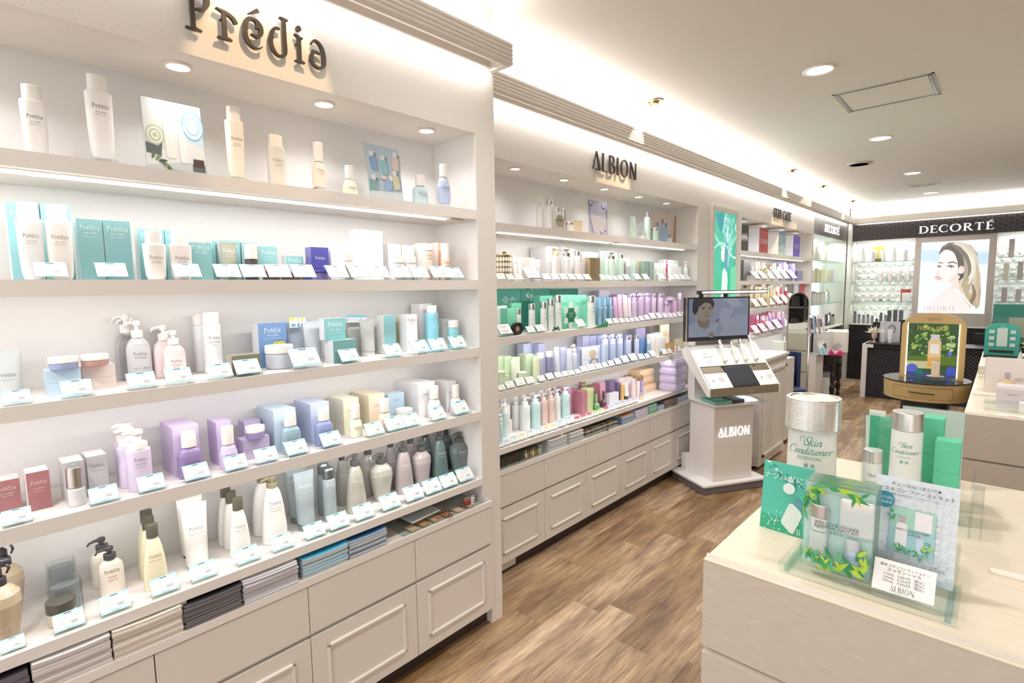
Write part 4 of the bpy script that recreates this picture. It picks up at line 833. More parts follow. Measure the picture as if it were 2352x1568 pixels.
def duo(px0, px1, base, ptop, col, look, si=3, **k):
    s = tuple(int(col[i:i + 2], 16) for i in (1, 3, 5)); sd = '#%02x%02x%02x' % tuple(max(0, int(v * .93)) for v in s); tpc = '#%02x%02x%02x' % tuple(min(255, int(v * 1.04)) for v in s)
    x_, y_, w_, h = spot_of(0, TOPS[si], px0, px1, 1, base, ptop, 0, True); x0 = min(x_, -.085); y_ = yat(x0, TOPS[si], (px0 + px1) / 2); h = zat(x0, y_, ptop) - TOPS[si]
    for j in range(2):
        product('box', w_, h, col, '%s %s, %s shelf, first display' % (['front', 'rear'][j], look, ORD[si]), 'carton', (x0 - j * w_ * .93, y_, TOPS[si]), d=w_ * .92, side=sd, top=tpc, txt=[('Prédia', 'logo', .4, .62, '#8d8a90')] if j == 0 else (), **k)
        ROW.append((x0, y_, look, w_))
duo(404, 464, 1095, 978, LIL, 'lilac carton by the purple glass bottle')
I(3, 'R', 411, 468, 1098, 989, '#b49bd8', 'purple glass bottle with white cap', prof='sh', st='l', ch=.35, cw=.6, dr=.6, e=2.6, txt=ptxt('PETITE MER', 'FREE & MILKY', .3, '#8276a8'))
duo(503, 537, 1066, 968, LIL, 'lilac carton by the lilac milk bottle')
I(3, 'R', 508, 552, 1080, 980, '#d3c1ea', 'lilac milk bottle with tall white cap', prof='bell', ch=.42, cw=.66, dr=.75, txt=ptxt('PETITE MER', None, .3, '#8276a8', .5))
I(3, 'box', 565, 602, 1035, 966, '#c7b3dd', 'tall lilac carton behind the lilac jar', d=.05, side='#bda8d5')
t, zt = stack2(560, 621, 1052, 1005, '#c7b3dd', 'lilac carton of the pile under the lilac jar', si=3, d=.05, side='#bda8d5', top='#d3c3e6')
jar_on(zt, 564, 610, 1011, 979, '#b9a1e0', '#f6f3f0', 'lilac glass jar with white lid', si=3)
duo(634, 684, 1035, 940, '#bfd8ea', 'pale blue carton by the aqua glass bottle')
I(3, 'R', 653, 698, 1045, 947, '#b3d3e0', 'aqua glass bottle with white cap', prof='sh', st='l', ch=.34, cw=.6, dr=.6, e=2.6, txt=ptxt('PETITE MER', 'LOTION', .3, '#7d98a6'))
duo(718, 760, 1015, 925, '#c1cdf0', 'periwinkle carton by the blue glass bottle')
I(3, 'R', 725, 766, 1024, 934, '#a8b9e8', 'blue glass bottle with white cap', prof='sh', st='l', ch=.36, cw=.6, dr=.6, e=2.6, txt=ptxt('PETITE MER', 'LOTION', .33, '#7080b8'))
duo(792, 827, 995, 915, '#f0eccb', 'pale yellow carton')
I(3, 'R', 806, 838, 1008, 929, '#f0eed6', 'pale yellow milk bottle', prof='bell', ch=.42, cw=.68, dr=.75, txt=ptxt('PETITE MER', None, .26, '#6f6a50', .5))
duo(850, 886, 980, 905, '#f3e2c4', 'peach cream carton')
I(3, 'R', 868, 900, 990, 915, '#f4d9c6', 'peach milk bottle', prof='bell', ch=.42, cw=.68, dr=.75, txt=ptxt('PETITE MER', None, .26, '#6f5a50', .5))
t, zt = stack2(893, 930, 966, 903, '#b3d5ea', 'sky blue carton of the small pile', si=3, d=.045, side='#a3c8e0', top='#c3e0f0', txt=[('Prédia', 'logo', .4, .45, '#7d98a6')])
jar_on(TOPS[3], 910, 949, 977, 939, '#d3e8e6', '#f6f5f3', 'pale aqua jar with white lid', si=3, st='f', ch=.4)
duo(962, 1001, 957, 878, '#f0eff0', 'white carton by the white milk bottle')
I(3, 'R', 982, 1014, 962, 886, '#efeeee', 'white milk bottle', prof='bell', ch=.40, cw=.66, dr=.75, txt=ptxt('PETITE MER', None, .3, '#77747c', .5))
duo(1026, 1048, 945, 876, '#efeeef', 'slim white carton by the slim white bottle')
I(3, 'R', 1033, 1061, 950, 883, '#efeeee', 'slim white bottle with tall cap', prof='bell', ch=.45, cw=.6, dr=.75, txt=ptxt('PETITE MER', None, .26, '#6f6a6c', .5))
for a in ((2, 76), (204, 276), (317, 383), (423, 485), (517, 573), (588, 641), (660, 711), (741, 789), (844, 886), (890, 933), (931, 969), (993, 1028), (1045, 1081)): tagcard(0, TOPS[3], *a)
# lowest shelf
ROW.clear()
BR = '#b39c7b'
I(4, 'trigger', -22, 66, 1420, 1245, BR, 'brown spray bottle standing behind', ch=.3, cw=.42, cap='#262428', cst='g', st='g', prof='urn', nz=1)
I(4, 'trigger', -45, 64, 1500, 1295, BR, 'brown spray bottle at the picture edge', ch=.28, cw=.42, cap='#262428', cst='g', st='g', prof='urn', nz=1, txt=[('Prédia', 'logo', .5, .2, '#d9cfc0')])
for i, (a, bs, tp) in enumerate((((117, 182), 1372, 1293), ((118, 196), 1415, 1345))):
    x_, y_, w_, h = spot_of(0, TOPS[4], *a, 1, bs, tp, 0, True); t = thing('clear_case', 'clear plastic case with a grey jar, %s' % ['rear one on the lowest shelf', 'middle one on the lowest shelf'][i], 'case', (x_, y_, TOPS[4]))
    b = B(); d = w_ * .6
    for q in ((-d, 0, -w_ / 2, -w_ / 2 + .001), (-d, 0, w_ / 2 - .001, w_ / 2), (-d, -d + .001, -w_ / 2, w_ / 2), (-.001, 0, -w_ / 2, w_ / 2)): b.box(*q, 0, h, CLEAR)
    b.box(-d, 0, -w_ / 2, w_ / 2, h - .001, h, CLEAR); b.mk('shell', t)
    b = B(); b.loft([(.002, w_ * .42, d * .42, 2), (h * .9, w_ * .44, d * .44, 2)], mat('#aeaeb2', 'f'), 20, cx=-d / 2); b.text('Prédia', w_ * .18, mat('#5b5b5f', 'm'), lambda u, v, d=d, w_=w_: (-d / 2 + d * .46, u, v), 'logo', 0, h * .45); b.mk('jar', t)
I(4, 'jar', 109, 180, 1445, 1378, '#cbbf9f', 'cream jar with olive black lid', cap='#4a463c', ch=.45, st='p')
for i, (dx, dy) in enumerate(((-18, -20), (0, 0))):
    I(4, 'pump', 230 + dx, 289 + dx, 1368 + dy * 1.5, 1254 + dy, '#efe3d2', ['cream hand lotion pump bottle standing behind', 'cream hand lotion pump bottle with red print'][i], ch=.26, cw=.5, dr=.55, e=3, cap='#3b3a3c', prof='sh', txt=[('Prédia', 'logo', .6, .48, '#77706a'), ('HAND', 'sans', .36, .38, '#e08a6a'), ('SERUM', 'sans', .36, .31, '#e08a6a')] if i else ())
for i, (dx, dy) in enumerate(((-14, -32), (-10, -17), (0, 0))):
    I(4, 'R', 332 + dx, 388 + dx, 1355 + dy * 1.6, 1203 + dy, '#e6dbb4', 'cream yellow bottle with black cap, %s of three' % ['hindmost', 'middle', 'front'][i], prof='cone', ch=.2, cw=.5, dr=.6, e=2.5, cap='#4a463a', st='g', txt=[('Prédia', 'logo', .52, .5, '#8a8160'), ('DEEP BODY MILK', 'sans', .5, .45, '#8a8160')] if i == 2 else ())
for i, (dx, dy) in enumerate(((-10, -18), (0, 0))):
    I(4, 'tube', 424 + dx, 484 + dx, 1305 + dy * 1.5, 1156 + dy, '#f1efeb', ['white tube standing behind', 'white tube with dark stopper'][i], ch=.03, cap='#4a4438', txt=[('Prédia', 'logo', .55, .6, '#8a8680'), ('FANGO BODY SCRUB', 'sans', .6, .54, '#8a8680')] if i else ())
for i, (dx, dy) in enumerate(((-28, -30), (-16, -15), (0, 0))):
    I(4, 'R', 530 + dx, 577 + dx, 1280 + dy * 1.3, 1143 + dy, '#eeece6', 'white bottle with olive black cap, %s of three' % ['hindmost', 'middle', 'front'][i], prof='cone', ch=.2, cw=.5, dr=.62, e=2.5, cap='#4e4a3c', st='g', txt=[('Prédia', 'logo', .5, .5, '#8a8680'), ('FANGO BODY', 'sans', .5, .45, '#8a8680')] if i == 2 else ())
for i, (dx, dy) in enumerate(((-22, -10), (0, 0))):
    I(4, 'pump', 603 + dx, 661 + dx, 1250 + dy * 2, 1092 + dy, '#eeece8', ['large white pump bottle standing behind', 'large white pump bottle with olive collar'][i], prof='cone', ch=.17, cw=.44, dr=.7, e=2.4, cap='#7d765a', st='g', txt=[('Prédia', 'logo', .5, .58, '#8a8680'), ('FANGO BODY SOAP', 'sans', .5, .53, '#8a8680'), ('FOR FACE & BODY', 'sans', .45, .49, '#8a8680')] if i else ())
GB = '#8fa0a6'
for i, (dx, dy) in enumerate(((-17, -12), (0, 0))):
    I(4, 'tube', 680 + dx, 727 + dx, 1218 + dy * 1.4, 1082 + dy, GB, ['grey blue tube standing behind', 'grey blue tube in front'][i], ch=.1, cap='#74848a', st='g', txt=[('Prédia', 'logo', .66, .72, '#e3e8e9'), ('HOMME SCALP', 'sans', .4, .64, '#e3e8e9')] + ([('SKIN CARE ESSENCE FOR', 'sans', .55, .58 - j * .035, '#cfd6d8') for j in range(7)] if i else []))
for i, (dx, dy) in enumerate(((-12, -10), (0, 0))):
    I(4, 'can', 743 + dx, 775 + dx, 1200 + dy * 1.4, 1073 + dy, GB, ['grey blue spray can standing behind', 'grey blue spray can in front'][i], prof='soft', ch=.2, cw=.82, cap='#9aa8ac', cst='x', st='g', txt=[('Prédia', 'logo', .7, .66, '#e9eded'), ('FANGO HOMME', 'sans', .5, .55, '#e9eded')])
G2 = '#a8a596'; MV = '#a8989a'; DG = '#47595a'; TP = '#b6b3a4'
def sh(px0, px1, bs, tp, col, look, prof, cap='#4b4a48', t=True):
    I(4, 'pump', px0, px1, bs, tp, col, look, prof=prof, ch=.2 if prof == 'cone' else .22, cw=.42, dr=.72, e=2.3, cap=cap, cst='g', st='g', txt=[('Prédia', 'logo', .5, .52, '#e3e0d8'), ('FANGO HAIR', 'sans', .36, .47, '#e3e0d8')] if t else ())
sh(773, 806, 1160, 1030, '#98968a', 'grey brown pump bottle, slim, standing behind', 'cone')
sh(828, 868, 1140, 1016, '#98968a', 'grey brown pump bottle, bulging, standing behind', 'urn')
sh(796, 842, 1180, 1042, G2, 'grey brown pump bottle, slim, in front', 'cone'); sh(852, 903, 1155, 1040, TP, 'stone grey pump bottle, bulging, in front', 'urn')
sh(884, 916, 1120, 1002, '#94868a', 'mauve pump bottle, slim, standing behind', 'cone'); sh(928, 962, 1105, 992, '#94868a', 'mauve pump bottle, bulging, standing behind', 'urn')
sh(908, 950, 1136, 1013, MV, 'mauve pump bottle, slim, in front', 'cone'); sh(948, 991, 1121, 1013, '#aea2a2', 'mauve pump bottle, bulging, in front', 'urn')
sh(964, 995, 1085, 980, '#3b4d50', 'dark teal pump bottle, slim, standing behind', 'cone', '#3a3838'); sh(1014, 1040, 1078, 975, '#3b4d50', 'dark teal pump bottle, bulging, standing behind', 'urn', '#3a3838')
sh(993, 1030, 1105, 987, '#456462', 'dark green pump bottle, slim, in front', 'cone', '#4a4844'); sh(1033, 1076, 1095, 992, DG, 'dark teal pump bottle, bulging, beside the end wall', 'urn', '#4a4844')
for a in ((-2, 60), (121, 198), (229, 304), (347, 414), (439, 501), (545, 600), (626, 677), (703, 750), (758, 806), (817, 862), (879, 923), (934, 976), (979, 1018), (1018, 1054), (1056, 1091)): tagcard(0, TOPS[4], *a)
# leaflets in the slot
def pile(u, px0, px1, zt_, n, col, edge, name, look, grp, x=None, txt=None, dep=.2, th=None, skew=0, covers=None, art=None):
    """a pile of magazines, each one an object of its own"""
    xf = UN[u][1] + .012 if x is None else x; y0, y1 = yat(xf, .60, px0), yat(xf, .60, px1); w_ = y1 - y0; H = zt_ - .5735; th = H / n
    for i in range(n):
        b = B(); s = random.uniform(-.004, .004); t_ = th * .92; m1 = mat(col, 'm'); m2 = mat(edge, 'm'); sag = .003 * (i / n)
        nx = 6; V = []
        for k in range(nx + 1):
            q = k / nx; yy = -w_ / 2 + q * w_; dz = sag * (2 * q - 1) ** 2
            V += [(-dep, yy, dz), (0, yy, dz), (0, yy, t_ + dz), (-dep, yy, t_ + dz)]
        for k in range(nx):
            a, c = 4 * k, 4 * k + 4; b.add(V[a:a + 8], [(3, 2, 6, 7)], m1); b.add(V[a:a + 8], [(0, 4, 5, 1), (1, 5, 6, 2), (0, 3, 7, 4)], m2)
        b.add(V[:4], [(0, 1, 2, 3)], m2); b.add(V[-4:], [(3, 2, 1, 0)], m2)
        if i == n - 1 and art: art(b, w_, dep, t_ + .0006)
        if i == n - 1 and txt:
            for s_, fo, hh, uu, vv, cc in txt: b.text(s_, hh, mat(cc, 'm'), lambda a, c: (-.0 - .01 + c - .05, a, t_ + sag * (2 * (a + w_ / 2) / w_ - 1) ** 2 + .0007), fo, uu, vv, maxw=w_ * .9)
        o = b.mk('magazine', None, (xf + s - .002, (y0 + y1) / 2 + random.uniform(-.002, .002), .5735 + i * th + .0002), random.uniform(-.01, .01) + skew)
        tag(o, '%s of the %s' % (['lowest', 'second from the bottom', 'third from the bottom', 'fourth from the bottom', 'fifth from the bottom', 'sixth from the bottom', 'seventh from the bottom', 'eighth from the bottom', 'ninth from the bottom', 'tenth from the bottom', 'eleventh from the bottom'][i] if i < n - 1 else 'top one', look), 'magazine', grp)
pile(0, -60, 70, .640, 4, '#2a2430', '#6a6570', 'magazine', 'dark magazines at the picture edge', 'dark magazines at the picture edge', dep=.19)
pile(0, 78, 257, .643, 9, '#f2eeea', '#cfc8c6', 'magazine', 'white magazines next to the dark ones', 'white magazines', txt=[('SPECIAL EDITION', 'sans', .006, 0, .0, '#b5a9a0')])
pile(0, 262, 420, .646, 9, '#f1ebdd', '#d5ccc2', 'magazine', 'cream magazines below the cream bottle tags', 'cream magazines', txt=[('DAILY BEAUTY', 'sans', .006, 0, .0, '#b5ab92')])
pile(0, 426, 556, .640, 9, '#2b2a2d', '#77747a', 'magazine', 'black magazines with printed circles', 'black magazines')
def cover_lines(c1, c2):
    def f(b, w_, dep, z):
        for i in range(14): b.add([(-dep + .0, -w_ / 2 + (i + .2) / 14 * w_, z), (-dep + .11, -w_ / 2 + (i + .2) / 14 * w_ + .012, z), (-dep + .11, -w_ / 2 + (i + .55) / 14 * w_ + .012, z), (-dep, -w_ / 2 + (i + .55) / 14 * w_, z)], [(0, 1, 2, 3)], mat(c1, 'm'))
    return f
pile(0, 562, 686, .641, 12, '#f3f1f4', '#b9b5bb', 'magazine', 'white brochures with grey capitals', 'white brochures', txt=[('DECORTÉ', 'serif', .014, .012, .012, '#8a8790')])
pile(0, 698, 800, .637, 9, '#3fa3c8', '#c3d3da', 'magazine', 'cyan booklets beside the divider', 'cyan booklets', txt=[('Spa & Spa', 'sans', .009, .03, .0, '#e3f2f6'), ('for Life', 'sans', .007, .03, -.013, '#e3f2f6')], art=cover_lines('#2c86b3', '#2c86b3'))
pile(0, 804, 888, .637, 8, '#2a5f93', '#c3c9cc', 'magazine', 'deep blue booklets with pale lettering', 'deep blue booklets', txt=[('Prédia', 'logo', .016, .0, .0, '#e3e3d6'), ('2019', 'sans', .008, .0, -.014, '#d9d9c6')], art=lambda b, w_, dep, z: [b.add([(-.19 + u_, v_, z) for u_, v_ in leafp(random.uniform(.0, .13), random.uniform(-w_ / 2 + .01, w_ / 2 - .01), .02, random.uniform(0, 360), .3)], [tuple(range(6))], mat(random.choice(['#3a8fc0', '#7aa08a', '#b7a86a', '#1d3f78']), 'm')) for _ in range(26)])
t = thing('acrylic_tray', 'long clear drawer tray with make-up samples beside the pier', 'tray', (.0, 0, .5735)); y0, y1 = yat(.0, .58, 925), yat(.0, .58, 1110)
b = B()
for q in ((-.2, .008, y0, y1, .0, .002), (.006, .008, y0, y1, .002, .028), (-.2, .006, y0, y0 + .002, .002, .028), (-.2, .006, y1 - .002, y1, .002, .028), (-.2, -.198, y0, y1, .002, .028)): b.box(*q, CLEAR)
b.mk('shell', t); b = B(); ym = yat(.01, .6, 1032); b.tube([(.008, ym, .014), (.022, ym, .014)], .003, mat('#a89a80', 'x')); b.loft([(0, .007, .007, 2), (.004, .007, .007, 2)], mat('#a89a80', 'x'), 14, fn=lambda x, y, z: (.020 + z, ym + y, .014 + x)); b.mk('knob', t)
def sample(px, z, w_, d, h, col, label, cat, x=-.03, rnd=False, st='p', rz=0):
    y = yat(x, z, px); b = B()
    if rnd: b.loft([(0, w_ / 2, w_ / 2, 2), (h, w_ / 2, w_ / 2, 2)], mat(col, st), 16)
    else: b.box(-d / 2, d / 2, -w_ / 2, w_ / 2, 0, h, mat(col, st))
    return tag(b.mk(cat.replace(' ', '_'), None, (x, y, z), rz), label, cat)
for i in range(6): sample(945 + i * 26, .5765, .034, .05, .006, ['#d9c2a4', '#c9a074', '#d8b58c', '#b5835a', '#e3cdb2', '#cdb49a'][i], ['ivory', 'tan', 'beige', 'brown', 'pale', 'sand'][i] + ' powder sample card in the clear tray beside the pier', 'sample card', -.02)
sample(1008, .583, .022, .022, .006, '#c9797c', 'round coral compact in the clear tray beside the pier', 'compact', -.006, True)
for i, c in enumerate(('#a8543f', '#933c3a', '#b0584a', '#2c2628', '#dcd9d6', '#c9c6c4')):
    z = .577 + (i % 3) * .011; x_ = -.01 - (i // 3) * .02; y = yat(x_, z, 1078); b = B(); b.tube([(0, -.028, .005), (0, .006, .005)], .005, mat(c, 'g'), 10); b.tube([(0, .006, .005), (0, .028, .005)], .0048, mat('#e6e3e1', 'g'), 10)
    tag(b.mk('lip_pencil', None, (x_, y, z)), '%s lip crayon in the clear tray beside the pier' % ['rust', 'brick red', 'terracotta', 'black', 'pearl', 'silver'][i], 'lip crayon')
b = B(); b.box(-.17, 0, -.07, .07, 0, .003, mat('#dfe3e4', 'm')); b.box(-.16, -.01, -.06, .06, .003, .0033, mat('#c7cfd2', 'm')); o = b.mk('leaflet', None, (-.012, yat(0, .6, 985), .6035)); o.rotation_euler = (0.05, .0, .02); tag(o, 'silvery leaflet lying over the clear sample tray', 'leaflet')
# ------------------------------------------------------------ second display
ALB = {}
def sk(c='#2f9a7c'): return [('Skin', 'script', .42, .58, c), ('Conditioner', 'script', .78, .47, c), ('ESSENTIAL', 'sans', .4, .4, c)]
def rows(u, si, lst):
    """(kind, left, right, base, top, colour, look, options)"""
    for q in lst:
        k = dict(q[7]) if len(q) > 7 else {}
        q = list(q)
        if u == 1 and q[3] > 1 and si < 4: q[3] = (.165 if 'behind' in q[6] or 'back' in q[6] else .10) if q[0] == 'box' and 'low' not in q[6] else .05
        k.setdefault('seg', 14); item(u, si, *q[:7], **k)
SILV = dict(cap='#e3e1df', cst='x'); G = dict(st='g')
ln = lambda c='#a39d96', z=.6: [('LOTION', 'sans', .5, z, c)]
# top shelf
ROW.clear()
rows(1, 0, [('pump', 1234, 1253, .14, 450, '#f0eeea', 'white pump bottle, hindmost by the olive disc', dict(ch=.2)), ('R', 1253, 1272, .10, 460, '#f1efec', 'tall white bottle with silver cap', dict(ch=.16, cw=.8, txt=ln(), **SILV)),
 ('R', 1273, 1287, .08, 475, '#f0eeeb', 'middle white bottle with silver cap', dict(ch=.22, cw=.8, **SILV)), ('R', 1291, 1301, .07, 479, '#cfc6b8', 'slim silver topped bottle', dict(ch=.5, cw=.95, **SILV)),
 ('jar', 1296, 1317, .06, 511, '#f2f0ee', 'white jar with silver lid', dict(**SILV)), ('box', 1318, 1338, .06, 506, '#e9dfbe', 'clear gold gift box', dict(st='f', d=.04)),
 ('tube', 1446, 1461, .08, 497, '#cfe9d8', 'mint tube', dict(ch=.08, cap='#cfe9d8')), ('tube', 1468, 1480, .08, 512, '#a9b7bd', 'blue grey tube', dict(ch=.3)),
 ('R', 1480, 1494, .08, 487, '#cfe8da', 'mint bottle with silver cap', dict(ch=.18, cw=.75, **SILV)), ('jar', 1493, 1512, .05, 523, '#a9cdb8', 'mint jar with silver lid', dict(**SILV))])
x, y, _, _ = spot_of(0, TOPS[0], 1273, 1298, 1, .045, 500, X2, True); z0 = zat(x, y, 523); z1 = zat(x, y, 493); r = (z1 - z0) / 2
t = thing('round_sign', 'round olive sign on a clear foot in front of the white bottles', 'sign', (x, y, TOPS[0])); b = B(); b.prism(disc(0, z0 - TOPS[0] + r, r, r, 28), lambda u, v, w_: (w_, u, v), .002, mat('#a8a386', 'm')); b.text('INFINESSE', r * .26, mat('#5a5848', 'm'), pl(.0025), 'sans', 0, z0 - TOPS[0] + r); b.mk('disc', t)
b = B(); b.box(-.03, .0, -.02, .02, 0, .003, CLEAR); b.mk('foot', t)
def lil(b, Q):
    Q([(0, 0), (1, 0), (1, 1), (0, 1)], '#c3c6e6'); Q(disc(.5, .5, .42, .46), '#dfe1f4')
    for x, y, r in ((.1, .9, .1), (.78, .86, .1), (.62, .1, .08), (.85, .16, .06)): Q(disc(x, y, r, r * .7), '#6f74b8'); Q(disc(x + .02, y + .02, r * .7, r * .5), '#e6e7f6')
    Q([(.02, .6), (.2, .05), (.24, .05), (.05, .62)], '#9da1d6'); Q([(.96, .8), (.9, .5), (.93, .5), (.99, .8)], '#7f85c4')
photo(1, 0, 1354, 1397, .07, 463, 'pale lilac photo card with glass spheres', lil, lean=.06)
def brn(b, Q):
    Q([(0, 0), (1, 0), (1, 1), (0, 1)], '#e6d6cf')
    for i in range(5): Q([(i / 5, 0), (i / 5 + .01, 0), (i / 5 + .01, 1), (i / 5, 1)], '#cdb5ab'); Q([(0, i / 5), (1, i / 5), (1, i / 5 + .01), (0, i / 5 + .01)], '#cdb5ab')
    Q([(.85, 0), (1, 0), (1, 1), (.93, 1)], '#b78a74')
    for x, h in ((.22, .66), (.42, .8), (.56, .7)): bot(Q, x, .0, .15, h, 0, '#a9c6e8', '#8b97a6', .2)
    bot(Q, .72, 0, .2, .3, 0, '#eef1f4', '#9aa3aa', .4)
photo(1, 0, 1497, 1552, .05, 492, 'brown and blue photo card beside the mint bottles', brn, lean=.0)
# second shelf
ROW.clear(); S2 = TOPS[1]; MN = '#c3ddcf'
t = thing('gift_tin', 'gold round tin with pearl discs against the pier', 'tin', (X2 - .11, yat(X2 - .11, S2, 1150), S2)); h = zat(X2 - .11, yat(X2 - .11, S2, 1150), 583) - S2; r = .058
b = B(); b.loft([(h * .12, r, r, 2), (h * .9, r, r, 2)], mat('#b7a878', 'x'), 28); b.mk('body', t); b = B()
for j in range(4):
    for i in range(24):
        a = 2 * PI * i / 24; b.prism(disc(0, 0, r * .125, h * .085, 10), lambda u, v, w_, a=a, j=j: ((r + w_) * math.cos(a) - u * math.sin(a), (r + w_) * math.sin(a) + u * math.cos(a), h * (.22 + .19 * j) + v), .0012, mat('#f6f1e6', 'p'))
b.mk('pearl_pattern', t); b = B(); b.loft([(h * .9, r * 1.04, r * 1.04, 2), (h * .95, r * 1.04, r * 1.04, 2), (h * .97, r * .9, r * .9, 2)], mat('#c9bd92', 'x'), 28); b.loft([(h * .97, .008, .008, 2), (h * 1.0, .01, .01, 2), (h * 1.08, .01, .01, 2)], mat('#a39a6c', 'x'), 12, cx=.02, cy=.01); b.mk('lid', t)
rows(1, 1, [('box', 1188, 1249, .17, 590, '#e9e3df', 'wide cream carton behind the small tubes', dict(d=.05)), ('tube', 1177, 1189, .08, 604, '#e9e4e0', 'small white tube by the gold tin', {}), ('tube', 1193, 1204, .09, 595, '#efe9e4', 'upright white tube by the beige carton', {}), ('box', 1204, 1223, .10, 602, '#ded2c0', 'beige carton behind the large price sheet', dict(d=.04)),
 ('box', 1229, 1247, .07, 615, '#e4e1e2', 'grey white carton under another', dict(d=.05)), ('box', 1255, 1269, .12, 566, '#e3e1e3', 'tall white carton, pale grey side', dict(d=.12, side='#d8d6da', txt=ln('#b5b2b5', .5))),
 ('box', 1290, 1300, .15, 568, '#f1efee', 'white carton between the white pumps', dict(d=.1)), ('pump', 1268, 1286, .06, 567, '#efebe8', 'white pump bottle with gold collar', dict(prof='cyl', ch=.25, cw=.9, dr=.8, cap='#d9cfae', txt=ln())), ('tube', 1284, 1297, .08, 585, '#eae5e2', 'white tube between the white pumps', {}),
 ('pump', 1293, 1311, .06, 570, '#efebe8', 'white pump bottle with silver collar', dict(prof='cyl', ch=.25, cw=.9, dr=.8, cap='#cfcac4', cst='x', txt=ln())), ('box', 1310, 1320, .13, 572, '#efecea', 'slim white carton by the silver capped bottle', dict(d=.1)), ('R', 1318, 1333, .06, 576, '#efe7df', 'cream bottle with silver cap', dict(ch=.17, cw=.9, **SILV)),
 ('box', 1335, 1346, .06, 601, '#e3dede', 'small white carton by the gold cartons', dict(d=.04)), ('box', 1337, 1352, .14, 588, '#cfc6ba', 'stone carton behind the gold ones', dict(d=.05)), ('tube', 1345, 1354, .06, 606, '#efe3d2', 'slim cream tube by the gold cartons', {}),
 ('box', 1355, 1369, .03, 593, '#c9b184', 'shiny gold carton', dict(st='x', d=.04)), ('box', 1370, 1381, .03, 592, '#d9c09c', 'shiny gold carton with seal', dict(st='x', d=.04)),
 ('box', 1377, 1388, .13, 576, '#b3c9bc', 'mint carton, darkest and hindmost', dict(d=.05)), ('box', 1389, 1401, .14, 577, MN, 'tall mint carton behind the mint pump', dict(d=.05)), ('box', 1381, 1393, .07, 592, '#b7d3c6', 'short mint carton by the gold ones', dict(d=.04)),
 ('pump', 1396, 1412, .06, 578, '#cfe3d6', 'mint pump bottle with silver collar', dict(prof='cyl', ch=.24, cw=.9, dr=.8, cap='#cfcac4', cst='x', txt=ln('#8fa89b'))), ('box', 1404, 1420, .14, 580, '#c9e0d4', 'mint carton behind the mint bottle', dict(d=.05)), ('R', 1419, 1433, .06, 583, '#c6e0d2', 'mint bottle with tall silver cap', dict(ch=.17, cw=.9, txt=ln('#8fa89b'), **SILV)),
 ('box', 1433, 1446, .08, 594, '#b9d0c2', 'mint carton with cream lid', dict(d=.06, top='#e4d9ae')), ('R', 1446, 1460, .03, 597, '#b3b2b4', 'grey bottle with cream top', dict(ch=.3, cw=.95, cap='#efe8e0')), ('box', 1462, 1481, .08, 598, '#a39382', 'bronze gift case', dict(d=.06, side='#bfe0d2')),
 ('box', 1480, 1490, .05, 600, '#b3ddd0', 'aqua mirror carton', dict(st='x', d=.04)), ('box', 1491, 1502, .05, 601, '#c9e6dc', 'pale aqua mirror carton', dict(st='x', d=.04)), ('box', 1503, 1524, .10, 604, '#c6ddcf', 'low mint carton behind small bottles', dict(d=.05)), ('R', 1508, 1515, .05, 613, '#e0e6da', 'tiny cream bottle by the low mint carton', {}),
 ('box', 1526, 1558, .12, 597, '#d3e3da', 'wide pale mint carton behind the pink figure', dict(d=.05)), ('box', 1541, 1557, .06, 606, '#efefec', 'white carton beside the pink figure', dict(d=.02)), ('tube', 1557, 1569, .06, 611, '#c3ced0', 'grey blue tube near the end', {}), ('pump', 1569, 1580, .06, 600, '#cfdeda', 'small aqua pump bottle at the end', dict(ch=.3))])
x, y, w_, h = spot_of(0, S2, 1348, 1376, 1, .05, 562, X2, True); b = B(); b.box(-.03, 0, -w_ / 2, w_ / 2, 0, .034, mat('#f6f2f1', 'm')); tag(b.mk('carton', None, (x, y, zat(x, y, 591.5))), 'square white carton standing on the gold cartons', 'carton')
x, y, w_, h = spot_of(0, S2, 1227, 1248, 1, .07, 595, X2, True); b = B(); b.box(-.05, 0, -w_ / 2, w_ / 2, 0, zat(x, y, 595) - zat(x, y, 614.5), mat('#f1edea', 'm')); b.text('LOTION', .006, mat('#a39d96', 'm'), pl(.0005), 'sans', w_ * .2, .02); tag(b.mk('carton', None, (x, y, zat(x, y, 614.5))), 'cream white carton on top of the grey white one', 'carton')
def lady(px0, px1, base, top, si, label, zb=0):
    x, y, w_, h = spot_of(0, TOPS[si] + zb, px0, px1, 1, base, top, X2, True); b = B(); m = mat('#d6428c', 'm')
    def P_(pts): b.prism([(p * h, q * h) for p, q in pts], lambda u, v, w2: (w2, u, v), .0015, m)
    P_(disc(.0, .93, .06, .07, 12)); P_([(-.015, .85), (.02, .85), (.07, .78), (.05, .68), (.09, .55), (.08, .44), (-.05, .44), (-.05, .55), (-.03, .68), (-.06, .8)]); P_([(.06, .78), (.13, .7), (.19, .83), (.16, .84), (.12, .75), (.07, .8)]); P_([(-.05, .8), (-.09, .65), (-.12, .5), (-.15, .52), (-.14, .46), (-.09, .47), (-.06, .62), (-.02, .78)])
    P_([(-.05, .45), (.02, .45), (-.03, .25), (-.09, .02), (-.12, .02), (-.06, .25)]); P_([(.01, .45), (.08, .45), (.07, .25), (.05, .0), (.02, .0), (.03, .25)])
    tag(b.mk('cutout_figure', None, (x, y, TOPS[si] + zb)), label, 'figure')
lady(1528, 1545, .02, 597, 1, 'pink paper cut-out of a standing lady, second shelf')
